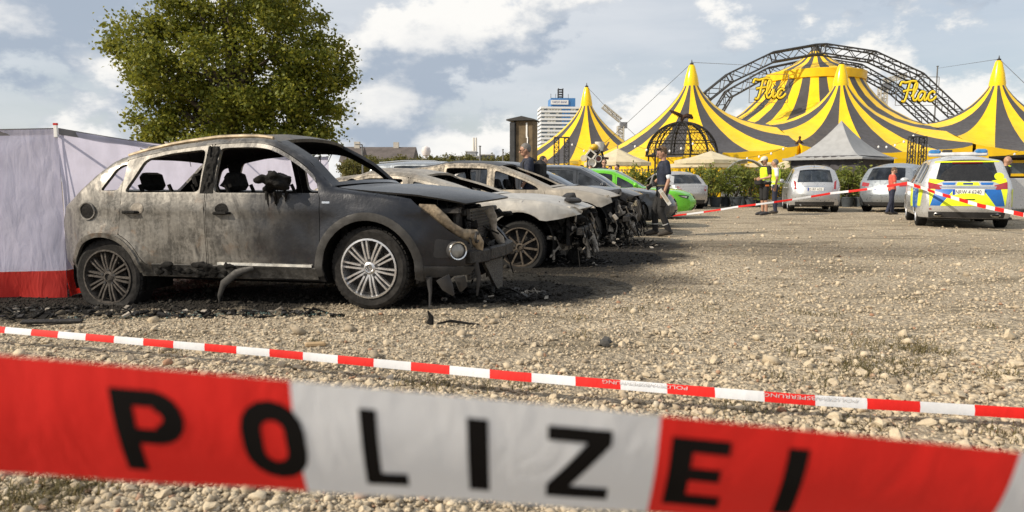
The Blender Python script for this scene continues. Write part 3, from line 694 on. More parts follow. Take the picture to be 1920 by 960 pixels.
# script signs: strokes as ribbons, black behind yellow
GLY = {'F': ([[(.02, .78), (.10, .96), (.3, .93), (.62, 1.0), (.86, .98)], [(.52, .93), (.44, .6), (.36, .25), (.26, .02), (.12, .05)], [(.18, .5), (.4, .55), (.66, .58)]], .62),
       'l': ([[(.0, .25), (.14, .42), (.28, .74), (.26, .9), (.17, .82), (.10, .42), (.12, .12), (.24, .08), (.38, .26)]], .32),
       'i': ([[(.02, .28), (.13, .5), (.10, .2), (.16, .08), (.30, .24)], [(.17, .68), (.2, .71)]], .27),
       'c': ([[(.40, .42), (.28, .52), (.10, .38), (.06, .18), (.16, .06), (.34, .12), (.48, .28)]], .46),
       'a': ([[(.38, .46), (.2, .5), (.05, .3), (.08, .1), (.2, .08), (.36, .32), (.4, .5), (.36, .18), (.42, .07), (.54, .24)]], .50)}
def ribbon_mesh(path, w, y, M):
    P = [Vector((a, b)) for a, b in path]; Q = []
    for i_ in range(len(P) - 1):                                   # smooth the stroke
        p0, p1, p2, p3 = P[max(i_ - 1, 0)], P[i_], P[i_ + 1], P[min(i_ + 2, len(P) - 1)]
        for u in (0, .25, .5, .75): Q.append(.5 * ((2 * p1) + (p2 - p0) * u + (2 * p0 - 5 * p1 + 4 * p2 - p3) * u * u + (3 * p1 - p0 - 3 * p2 + p3) * u ** 3))
    Q.append(P[-1]); mb_path = [M(q.x, y, q.y) for q in Q]; return mb_path
def script_sign(word, label, px0, px1, py0, py1, y):
    a, b = AT(px0, py1, y), AT(px1, py0, y); t = thing('lettering_sign', label, 'sign', (a.x, y, 0)); H_ = b.z - a.z; W_ = b.x - a.x
    tot = sum(GLY[ch][1] for ch in word); x = 0
    for ch in word:
        strokes, adv = GLY[ch]; M = lambda u, d, v, x=x: Vector(((x + u * 1.0) / tot * W_, d, a.z + v * H_))
        o = None
        for nm, w, d, m_ in (('letter', .098, 0, MATS['neon_yellow']), ('letter_outline', .175, .12, BLACK)):
            mb = MB()
            for st in strokes: mb.tube(ribbon_mesh(st, 1, d, M), w, 8, flat=None if 0 else .4)
            o2 = mb.build(nm, m_, o if o else t); o = o or o2
        x += adv
    mb = MB()
    for q in ((-.25, -.2), (W_ + .3, -.2)): mb.tube([(q[0], .2, a.z - .3), (q[0], .2, b.z + .4)], .03, 5)
    for z in (a.z - .3, b.z + .4, (a.z + b.z) / 2): mb.tube([(-.25, .2, z), (W_ + .3, .2, z)], .025, 5)
    mb.build('frame', POLEM, t)
mat('neon_yellow', (.88, .66, .03), .4, 0, .04, 3)
script_sign('Flic', 'yellow script sign reading Flic hung before the left arch', 1411, 1474, 147, 186, 68.)
script_sign('Flac', 'yellow script sign reading Flac hung before the right arch', 1686, 1757, 152, 191, 68.)
def wire(name, label, pts, r=.012, m=None, sag=.0):
    mb = MB(); P = []
    for a, b in zip(pts[:-1], pts[1:]):
        for k in range(10): u = k / 10; P.append(Vector(a).lerp(Vector(b), u) - Vector((0, 0, sag * 4 * u * (1 - u))))
    P.append(Vector(pts[-1])); mb.tube(P, r, 5); o = mb.build(name, m or STEEL); tag(o, label, 'cable'); return o
wire('guy_cable', 'thin guy cable from the cage tent peak down to the small tent', [AT(1296, 119, 50), AT(1160, 245, 54), AT(1120, 280, 55)], .016)
wire('guy_cable', 'thin cable between the cage tent peak and the steel arch', [AT(1299, 117, 50), AT(1400, 122, 70)], .016)
wire('guy_cable', 'thin cable from the small tent peak towards the cage tent', [AT(1101, 163, 58), AT(1150, 215, 54), AT(1200, 262, 51)], .016)
wire('guy_cable', 'thin cable from the police car tent peak to the aerial mast', [AT(1872, 111, 50), AT(1758, 128, 90)], .016)
wire('guy_cable', 'thin cable from the police car tent peak out past the bay', [AT(1875, 112, 50), AT(1925, 160, 44)], .016)

def strings(label, a, b, n, sag):
    a, b = Vector(a), Vector(b); t = thing('string_lights', label, 'string lights', a, 0); P = []
    for k in range(n * 2 + 1): u = k / (n * 2); P.append((b - a) * u - Vector((0, 0, sag * 4 * u * (1 - u))))
    mb = MB(); mb.tube(P, .010, 4); mb.build('wire', STEEL, t)
    bl = MB(); bl.ell((0, 0, -.06), (.055, .055, .075), 8, 6); me = None
    for k in range(1, n * 2, 2):
        if me is None: o = bl.build('bulb', WHITE, t); me = o.data
        else: o = mk('bulb', me, t)
        o.location = P[k]
strings('string of white bulbs hung before the cage tent', AT(1180, 268, 40), AT(1310, 262, 40), 6, .5)
strings('string of white bulbs sloping before the middle tent valley', AT(1345, 292, 40), AT(1480, 272, 40), 6, .35)
strings('string of white bulbs above the grey pagoda eave', AT(1640, 272, 40), AT(1722, 246, 36), 5, .3)
strings('string of white bulbs above the police car roof', AT(1724, 262, 36), AT(1915, 282, 40), 7, .7)
strings('string of white bulbs before the small tent', AT(1062, 262, 44), AT(1150, 290, 44), 4, .3)

def truss_tower(label, px, ptop, y, w, gap):
    b = AT(px, ptop, y); t = thing('truss_tower', label, 'truss', (b.x, y, 0))
    for s in (-1, 1):
        mb = MB(); lattice(mb, (s * gap, 0, 0), (s * gap, 0, b.z), w, 14, .03, .014); mb.build('truss_leg', STEEL, t, False)
    mb = MB(); mb.box((0, 0, b.z + .04), (gap * 2 + w, w, .06)); mb.build('head_plate', STEEL, t, False)
truss_tower('black truss tower pair standing before the small tent', 1053, 259, 40, .26, .28)
truss_tower('black truss tower pair between the grey pagoda and the police car', 1721, 258, 36, .26, .27)

def cage():
    y = 42.; c = AT(1278, 300, y); t = thing('globe_cage', 'black steel mesh dome cage standing on posts beside the parasols', 'cage', (c.x, y, 0)); zb = AT(1278, 292, y).z; rr = 66 * y / F_PX; zt = AT(1278, 229, y).z; hh = zt - zb; IR = mat('iron_black', (.02, .019, .018), .6, .4)
    for k in range(12):
        a = 2 * math.pi * k / 12; mb = MB(); mb.tube([(rr * math.cos(q) * math.cos(a), rr * math.cos(q) * math.sin(a), zb + hh * math.sin(q)) for q in np.linspace(0, math.pi / 2, 14)], .05, 6); mb.build('rib', IR, t)
    for q in (0, .42, .8, 1.2):
        mb = MB(); mb.tube([(rr * math.cos(q) * math.cos(a), rr * math.cos(q) * math.sin(a), zb + hh * math.sin(q)) for a in np.linspace(0, 2 * math.pi, 41)], .045 if q in (0,) else .03, 5, cap=False); mb.build('hoop', IR, t)
    mb = MB(); n = 44
    for s in (-1, 1):
        for k in range(n):
            a0 = 2 * math.pi * k / n; mb.tube([(rr * .995 * math.cos(q) * math.cos(a0 + s * q * .75), rr * .995 * math.cos(q) * math.sin(a0 + s * q * .75), zb + hh * .995 * math.sin(q)) for q in np.linspace(0, 1.35, 12)], .011, 3, cap=False)
    mb.build('wire_mesh', IR, t, False)
    for k in range(6):
        a = 2 * math.pi * (k + .5) / 6; mb = MB(); mb.tube([(rr * .97 * math.cos(a), rr * .97 * math.sin(a), 0), (rr * .97 * math.cos(a), rr * .97 * math.sin(a), zb)], .05, 6); mb.build('post', IR, t)
    e = thing('eagle_statue', 'rusty metal eagle with spread wings on top of the dome cage', 'statue', (c.x, y, zt)); e.scale = (.56, .56, .56); RU = mat('rusty_iron', (.07, .035, .02), .8, .3, .4, 6)
    mb = MB(); mb.tube([(-.1, 0, 0), (-.05, 0, .3), (.1, 0, .55), (.45, 0, .6), (.75, 0, .5)], [.1, .2, .22, .16, .05], 10); mb.tube([(-.02, 0, .4), (-.2, -.1, .72), (-.36, -.15, .70)], [.12, .1, .03], 8); mb.build('body', RU, e)
    for s, sp in ((-1, [(0, 0, .55), (-.5, -.3, .75), (-1.1, -.5, 1.0), (-1.5, -.5, 1.15)]), (1, [(.1, 0, .55), (.55, .3, .72), (1.0, .4, .68), (1.2, .4, .45)])):
        mb = MB(); mb.tube(sp, [.2, .2, .14, .03], 8, flat=.35)
        for u in range(6): b0 = Vector(sp[1]).lerp(Vector(sp[3]), u / 6); mb.tube([b0, b0 + Vector((.1, .05, -.38 + u * .03))], [.08, .02], 6, flat=.3)
        mb.build('wing', RU, e)
cage()

def parasol(label, px, ptop, peave, half, y, m_):
    c = AT(px, ptop, y); ze = AT(px, peave, y).z; w = half * y / F_PX; t = thing('parasol', label, 'parasol', (c.x, y, 0), R(12), 'cream parasols before the tents')
    n = 8; rim = [(w * math.cos(2 * math.pi * k / n + .39), w * math.sin(2 * math.pi * k / n + .39), ze) for k in range(n)]; me = None
    for k in range(n):
        p, q = Vector(rim[k]), Vector(rim[(k + 1) % n]); top = Vector((0, 0, c.z)); mid = ((p + q) / 2).lerp(top, .02); V = [top, p.lerp(top, .5) - Vector((0, 0, .05)), p, q, q.lerp(top, .5) - Vector((0, 0, .05)), p - Vector((0, 0, .16)), q - Vector((0, 0, .16))]
        mb = MB(); mb.add(V, [(0, 1, 4), (1, 2, 3, 4), (2, 5, 6, 3)]); mb.build('canopy_panel', m_, t, False)
    mb = MB(); mb.tube([(0, 0, 0), (0, 0, c.z + .1)], .035, 8); mb.build('pole', mat('pole_wood', (.28, .2, .12), .6), t)
    mb = MB(); mb.box((0, 0, .04), (.7, .7, .08), bev=.02); mb.build('foot', CONC, t)
    for k in range(n):
        mb = MB(); mb.tube([(0, 0, ze + .1), Vector(rim[k]) * .97 + Vector((0, 0, .03))], .012, 5); mb.build('rib', STEEL, t)
CRM = cloth('parasol_cream', (.74, .66, .47), .3, .15)
for lab, a in (('cream parasol behind the scrap sculpture', (1158, 278, 305, 62, 37)), ('wide cream parasol before the dome cage', (1333, 283, 301, 66, 35)), ('low cream parasol under the wide one by the cage', (1316, 297, 309, 70, 39)), ('cream parasol behind the two men in hi-vis vests', (1492, 292, 312, 48, 40)), ('cream parasol half hidden behind the second row by the pagoda', (1425, 296, 309, 40, 44))): parasol(lab, *a, CRM)

def pagoda():
    y = 38.; t = thing('pagoda_tent', 'grey pointed pagoda tent with dark side walls behind the silver hatchback', 'tent', (AT(1590, 300, y).x, y, 0)); c = AT(1588, 224, y); ox = t.location.x; GR = cloth('pagoda_grey', (.36, .37, .38), .15, .15); DK = mat('pagoda_wall', (.045, .043, .05), .75, 0, .3, 1.2, .5, 2.)
    ze = AT(1590, 297, y).z; cn = [(AT(1472, 300, y).x - ox, .4), (AT(1613, 300, y - 2.4).x - ox, -2.6), (AT(1709, 300, y).x - ox, .8), (AT(1560, 300, y).x - ox, 4.2)]; apex = Vector((c.x - ox, .6, c.z)); n = 12
    for k in range(4):
        p, q = Vector((*cn[k], ze)), Vector((*cn[(k + 1) % 4], ze)); V = []; Fc = []
        for i_ in range(n + 1):
            u = i_ / n; h = u ** 1.75
            for j in range(7): e = p.lerp(q, j / 6); f_ = e.lerp(apex, u); f_.z = ze + (apex.z - ze) * h - .06 * math.sin(math.pi * j / 6) * (1 - u); V.append(f_)
        for i_ in range(n):
            for j in range(6): a_ = i_ * 7 + j; Fc.append((a_, a_ + 1, a_ + 8, a_ + 7))
        mb = MB(); mb.add(V, Fc); o = mb.build('roof_panel', GR, t, True, 60)
        pe, qe = p.lerp(Vector((0, 0, ze)), .0), q; mb = MB(); mb.add([p, q, q - Vector((0, 0, .10)), p - Vector((0, 0, .10))], [(0, 3, 2, 1)]); mb.build('valance', GR, t, False)
        pi, qi = p.lerp(Vector((apex.x, apex.y, ze)), .16), q.lerp(Vector((apex.x, apex.y, ze)), .16); V = []; Fc = []
        for j in range(25):
            e = pi.lerp(qi, j / 24); off = .05 * math.sin(j * 1.9) + .03 * math.sin(j * 4.1); V += [e + Vector((off, off, .1)), Vector((e.x - off * .5, e.y - off, 0))]
        for j in range(24): Fc.append((2 * j, 2 * j + 1, 2 * j + 3, 2 * j + 2))
        mb = MB(); mb.add(V, Fc); mb.build('side_wall', DK, t)
        mb = MB(); mb.tube([pi, (pi.x, pi.y, 0)], .05, 6); mb.build('post', STEEL, t)
pagoda()
def figure_statue():
    c = AT(1498, 294, 44); t = thing('figure_statue', 'small rusty figure statue standing on a post before the middle tent', 'statue', (c.x, 44, 0)); RU = MATS['rusty_iron']
    mb = MB(); mb.tube([(0, 0, 0), (0, 0, c.z)], .12, 8); mb.build('post', STEEL, t)
    mb = MB(); z = c.z
    for s in (-1, 1): mb.tube([(s * .16, 0, z), (s * .1, 0, z + .35), (s * .06, 0, z + .6)], [.05, .07, .08], 7); mb.tube([(s * .05, 0, z + .95), (s * .26, 0, z + .75), (s * .18, -.1, z + .6)], [.06, .05, .03], 6)
    mb.tube([(0, 0, z + .5), (0, 0, z + .8), (0, 0, z + 1.0), (0, 0, z + 1.06)], [.1, .13, .1, .05], 8); mb.ell((0, -.02, z + 1.15), (.075, .085, .1)); mb.build('figure', RU, t)
figure_statue()

def sculpture():
    y = 31.; c = AT(1120, 300, y); t = thing('scrap_sculpture', 'robot sculpture piled up from old appliances and buckets behind the green car', 'sculpture', (c.x, y, 0), R(10)); Z = lambda q: AT(1120, q, y).z; s = y / F_PX
    W = mat('appliance_white', (.66, .64, .58), .45, 0, .15, 5); Yq = mat('bucket_yellow', (.65, .42, .03), .5, 0, .2, 5); RD = mat('drum_red', (.12, .04, .03), .6, 0, .3, 5); BK = mat('scrap_dark', (.04, .037, .033), .6, .3, .4, 5)
    def item(nm, fn, m_): mb = MB(); fn(mb); mb.build(nm, m_, t)
    X = lambda q: (q - 1120) * s
    item('white_bucket', lambda m: m.lathe([(0, Z(283)), (6 * s, Z(283)), (9 * s, Z(266)), (8 * s, Z(266)), (0, Z(268))], 16, c=(X(1124), 0, 0)), W)
    item('yellow_helmet', lambda m: m.ell((X(1113), -.05, Z(276)), (8 * s, 8 * s, 6 * s)), Yq)
    item('yellow_box', lambda m: m.box((X(1105), -.1, Z(282)), (9 * s, 9 * s, 8 * s), rotm(.3, .5, .2), bev=.03), Yq)
    def screen(m):
        M = rotm(0, R(38), R(-10))
        for a, b, c_, d in ((0, 6.5, 15, 2.5), (0, -6.5, 15, 2.5), (6.5, 0, 2.5, 11), (-6.5, 0, 2.5, 11)): m.box(Vector((X(1104), -.25, Z(291))) + M @ Vector((a * s, 0, b * s)), (c_ * s, .2, d * s), M)
    item('television_frame', screen, W); item('television_glass', lambda m: m.box((X(1104), -.22, Z(291)), (10 * s, .1, 10 * s), rotm(0, R(38), R(-10))), BK)
    item('washing_drum', lambda m: m.tube([(X(1118), -.3, Z(298)), (X(1118), .1, Z(298))], [6 * s, 6 * s], 16), RD); item('drum_rim', lambda m: m.lathe([(5 * s, -.33), (6.5 * s, -.33), (6.5 * s, -.28), (5 * s, -.28)], 18, 'y', (X(1118), 0, Z(298)), close=True), W)
    item('white_basin', lambda m: m.lathe([(0, -.1), (6 * s, -.12), (8 * s, -.3), (7 * s, -.3), (5.5 * s, -.2), (0, -.18)], 20, 'y', (X(1105), -.1, Z(306))), W)
    item('lamp_head', lambda m: m.tube([(X(1096), 0, Z(300)), (X(1090), -.3, Z(297))], [3 * s, 6 * s], 14), mat('lamp_cream', (.45, .40, .28), .5))
    for k in range(9): item('pipe', lambda m: m.tube([(X(random.uniform(1100, 1135)), random.uniform(-.1, .3), Z(random.uniform(290, 312))), (X(random.uniform(1110, 1148)), random.uniform(-.2, .2), Z(random.uniform(270, 300)))], .05, 7), (BK, RD, BK)[k % 3])
    item('plank', lambda m: m.box((X(1137), 0, Z(275)), (3 * s, .08, 20 * s), rotm(0, R(28), 0)), mat('old_wood', (.30, .2, .12), .8))
    item('torso', lambda m: m.box((X(1120), .2, Z(308)), (30 * s, .6, 26 * s), bev=.06), BK)
    for q in (-.3, .3): item('leg', lambda m: m.tube([(q, .2, 0), (q * .9, .2, Z(312))], [.13, .16], 8), BK)
sculpture()

def hoop():
    y = 33.; a, b = AT(1357, 360, y), AT(1437, 360, y); t = thing('arched_shelter', 'clear arched plastic shelter behind the laurels', 'shelter', ((a.x + b.x) / 2, y, 0), R(-15)); r = (b.x - a.x) / 2; zt = AT(1400, 299, y).z; M_ = glass('clear_film', (.82, .85, .84), .2)
    pth = lambda d: [(-r, d, 0)] + [(-r * math.cos(q), d, zt - r + r * math.sin(q)) for q in np.linspace(0, math.pi, 16)] + [(r, d, 0)]
    for d in (0, 1.6):
        mb = MB(); mb.tube(pth(d), .025, 6); mb.build('hoop_frame', mat('hoop_grey', (.4, .42, .42), .4, .5), t)
    p0, p1 = pth(0), pth(1.6); mb = MB(); mb.add(p0 + p1, [(i_, i_ + 1, i_ + 1 + len(p0), i_ + len(p0)) for i_ in range(len(p0) - 1)]); mb.build('film', M_, t)
hoop()

# potted laurels
POT = mat('plant_pot', (.045, .055, .065), .55, 0, .15, 6)
def laurel(px, pbase, ptop, y=None, lab=None, wide=1.):
    g_ = G(px, pbase); h = AT(px, ptop, g_.y).z; t = thing('potted_laurel', lab or 'leafy laurel bush in a dark round pot in the row before the tents', 'potted plant', g_, random.uniform(0, 6), 'potted laurels in front of the circus')
    mb = MB(); mb.lathe([(0, 0), (.19, 0), (.25, .36), (.265, .37), (.265, .42), (.235, .42), (.23, .37), (0, .36)], 16); mb.build('pot', POT, t)
    mb = MB()
    for k in range(7): a = random.uniform(0, 6.28); e = Vector((math.cos(a) * .35 * wide, math.sin(a) * .35 * wide, h * random.uniform(.75, .95))); mb.tube([(0, 0, .35), e * .4 + Vector((0, 0, .1)), e], [.02, .014, .006], 5)
    mb.build('stems', BARK, t)
    P = []
    for k in range(20):
        u = random.random() ** .8; a = random.uniform(0, 6.28); r = .52 * wide * math.sin(math.pi * min(1, .25 + .62 * u)) * random.uniform(.5, 1.05); c = np.array([math.cos(a) * r, math.sin(a) * r, .5 + (h - .62) * u]); P.append(c + RNG.normal(0, 1, (26, 3)) * np.array([.11, .11, .13]))
    V, Fc = leaf_quads(np.concatenate(P), .085, aspect=.42); npmesh('foliage', V, Fc, MATS['leaf_laurel'], t)
for a in ((1172, 388, 318), (1195, 388, 312), (1216, 388, 320), (1243, 387, 318), (1291, 387, 322), (1318, 387, 312), (1341, 388, 314), (1360, 387, 318), (1379, 388, 310), (1406, 388, 314), (1392, 385, 316), (1330, 384, 312), (1462, 388, 316), (1480, 387, 314), (1427, 387, 318), (1588, 388, 316), (1612, 388, 312), (1636, 389, 318), (1570, 387, 318), (1655, 388, 326), (1599, 386, 320)): laurel(*a)
laurel(1893, 398, 352, lab='small leafy laurel in a pot beside the officer at the police car')
laurel(1908, 400, 340, lab='laurel bush in a pot at the yellow framed booth')

# fence and booth behind the row
def fence():
    y = 43.; x0, x1 = AT(1155, 320, y).x, AT(1480, 320, y).x; t = thing('railing', 'grey metal railing running behind the potted laurels', 'railing', ((x0 + x1) / 2, y, 0)); L = x1 - x0
    for z in (.25, 1.0, 1.75):
        mb = MB(); mb.box((0, 0, z), (L, .05, .05)); mb.build('rail', POLEM, t, False)
    me = None
    for k in range(60):
        if me is None: mb = MB(); mb.box((0, .03, .95), (.035, .03, 1.75)); o = mb.build('bar', POLEM, t, False); me = o.data
        else: o = mk('bar', me, t)
        o.location = (-L / 2 + L * k / 59, 0, 0)
    b = thing('low_counter', 'dark low counter building under the tents behind the railing', 'counter', ((x0 + x1) / 2, 46, 0))
    mb = MB(); mb.box((0, 0, .8), (L * 1.0, .6, 1.6)); mb.build('front', mat('counter_dark', (.05, .045, .04), .7), b, False)
    mb = MB(); mb.box((0, -.1, 1.66), (L * 1.02, 1.0, .1)); mb.build('top', mat('counter_top', (.16, .11, .07), .6), b, False)
    for px_, w_ in ((1373, 14),):
        p = AT(px_, 365, 32.6); mb = MB(); mb.box((0, 0, .75), (.9, .12, 1.5), bev=.02); q = mb.build('white_board', WHITE); q.location = (AT(1374, 365, 34).x, 34, 0); tag(q, 'plain white board leaning among the potted laurels', 'board')
fence()
def booth():
    y = 33.; x0, x1 = AT(1884, 300, y).x, AT(1990, 300, y).x; t = thing('ticket_booth', 'dark booth with yellow framed window beside the police car', 'booth', ((x0 + x1) / 2, y, 0)); L = x1 - x0; zt = AT(1900, 297, y).z
    mb = MB(); mb.box((0, .8, zt / 2), (L, 1.6, zt)); mb.build('wall', mat('booth_brown', (.05, .03, .022), .7, 0, .3, 2), t, False)
    z0, z1 = AT(1900, 328, y).z, AT(1900, 303, y).z; xa, xb = -L / 2 + .1, -L / 2 + 1.0
    for c, d in (((xa + xb) / 2, z1), ((xa + xb) / 2, z0)): mb = MB(); mb.box((c, -.06, d), (xb - xa + .1, .1, .12)); mb.build('window_frame', YEL, t, False)
    for c in (xa, xb): mb = MB(); mb.box((c, -.055, (z0 + z1) / 2), (.12, .1, z1 - z0 - .12)); mb.build('window_frame', YEL, t, False)
    mb = MB(); mb.box(((xa + xb) / 2, -.02, (z0 + z1) / 2), (xb - xa, .03, z1 - z0)); mb.build('window_pane', PANE, t, False)
    mb = MB(); mb.box((0, -.3, zt + .06), (L + .3, 2.4, .12)); mb.build('roof', BLACK, t, False)
    s = thing('yellow_banner', 'yellow banner with black lettering behind the silver estate car', 'banner', (AT(1694, 310, 37).x, 37, 0)); zt, zb = AT(1694, 297, 37).z, AT(1694, 340, 37).z; w = 34 * 37 / F_PX
    mb = MB(); mb.box((0, 0, (zt + zb) / 2), (w, .05, zt - zb)); mb.build('board', YEL, s, False)
    v, f = text_geo('FLIC FLAC'); k = w * .9 / v[:, 0].max(); mb = MB(); mb.add([(-w * .45 + q[0] * k, -.03, zt - .55 + q[1] * .28) for q in v], f); mb.build('lettering', BLACK, s, False)
    for q in (-1, 1): mb = MB(); mb.tube([(q * w * .45, .06, 0), (q * w * .45, .06, zt)], .03, 6); mb.build('post', STEEL, s)
booth()
# ---------------- panels from outlines
def pip(P, poly):
    x, y = P[:, 0], P[:, 1]; r = np.zeros(len(P), bool); q = np.asarray(poly); j = len(q) - 1
    for i in range(len(q)):
        xi, yi = q[i]; xj, yj = q[j]
        c = ((yi > y) != (yj > y)) & (x < (xj - xi) * (y - yi) / ((yj - yi) if abs(yj - yi) > 1e-12 else 1e-12) + xi); r ^= c; j = i
    return r
def resample(loop, step):
    out = []
    for a, b in zip(loop, loop[1:] + loop[:1]):
        d = math.hypot(b[0] - a[0], b[1] - a[1]); n = max(1, int(math.ceil(d / step)))
        for k in range(n): out.append((a[0] + (b[0] - a[0]) * k / n, a[1] + (b[1] - a[1]) * k / n))
    return out
def segdist(P, line):
    P = np.asarray(P, float); A = np.asarray(line[:-1], float); B = np.asarray(line[1:], float); d = np.full(len(P), 1e9)
    for a, b in zip(A, B):
        ab = b - a; L = max(ab @ ab, 1e-12); t = np.clip(((P - a) @ ab) / L, 0, 1); d = np.minimum(d, np.linalg.norm(P - a - t[:, None] * ab, axis=1))
    return d
def roundpoly(loop, r, n=3):
    out = []; k = len(loop)
    for i in range(k):
        p = Vector(loop[i]); a = Vector(loop[i - 1]) - p; b = Vector(loop[(i + 1) % k]) - p; ra = min(r, a.length * .45); rb = min(r, b.length * .45)
        if a.length < 1e-6 or b.length < 1e-6: continue
        p0, p1 = p + a.normalized() * ra, p + b.normalized() * rb
        for q in range(n + 1): u = q / n; c = p0 * (1 - u) ** 2 + p * 2 * u * (1 - u) + p1 * u * u; out.append((c.x, c.y))
    return out
INNER = 0
def shell(mb, V, Fc, th, m=0, rim=True):
    """a sheet with thickness: outer face, inner face, edge"""
    V = np.asarray(V, float); nr = np.zeros_like(V)
    for f in Fc:
        n = np.cross(V[f[1]] - V[f[0]], V[f[2]] - V[f[0]])
        for i in f: nr[i] += n
    nr /= np.maximum(np.linalg.norm(nr, axis=1), 1e-12)[:, None]; I = V - nr * th
    mb.add(V, Fc, m); mb.add(I, [tuple(f[::-1]) for f in Fc], INNER)
    if rim:
        ed = {}
        for f in Fc:
            for a, b in zip(f, f[1:] + f[:1]): ed[(a, b)] = 1
        R_ = []; Fr = []
        for a, b in ed:
            if (b, a) not in ed: o = len(R_); R_ += [V[a], V[b], I[b], I[a]]; Fr.append((o + 1, o, o + 3, o + 2))
        if Fr: mb.add(R_, Fr, m)
def panel(mb, outer, holes, lift, step=.07, th=.02, outward=(0, -1, 0), extra=None, m=0):
    loops = [resample(list(outer), step)] + [resample(list(h), step) for h in holes]; pts = []; ed = []
    for L in loops: o = len(pts); pts += L; ed += [(o + i, o + (i + 1) % len(L)) for i in range(len(L))]
    O = np.array(loops[0]); lo, hi = O.min(0), O.max(0)
    gx, gy = np.meshgrid(np.arange(lo[0] + step * .37, hi[0], step), np.arange(lo[1] + step * .41, hi[1], step)); Gp = np.stack([gx.ravel(), gy.ravel()], 1)
    if extra is not None and len(extra): Gp = np.concatenate([Gp, np.asarray(extra)])
    if len(Gp):
        k = pip(Gp, loops[0])
        for h in loops[1:]: k &= ~pip(Gp, h)
        Gp = Gp[k]
        for L in loops:
            if len(Gp): Gp = Gp[segdist(Gp, L + L[:1]) > step * .12]
    al = [Vector(p) for p in pts] + [Vector(p) for p in Gp]
    v, _, f, *_r = geometry.delaunay_2d_cdt(al, ed, [], 0, 1e-5)
    v = np.array([q[:] for q in v]); C = np.array([v[list(t)].mean(0) for t in f]); k = pip(C, loops[0])
    for h in loops[1:]: k &= ~pip(C, h)
    f = [tuple(t) for t, q in zip(f, k) if q]; V3 = np.asarray(lift(v)); n = np.zeros(3)
    for t in f: n += np.cross(V3[t[1]] - V3[t[0]], V3[t[2]] - V3[t[0]])
    if n @ np.array(outward) < 0: f = [t[::-1] for t in f]
    if th: shell(mb, V3, f, th, m)
    else: mb.add(V3, f, m)

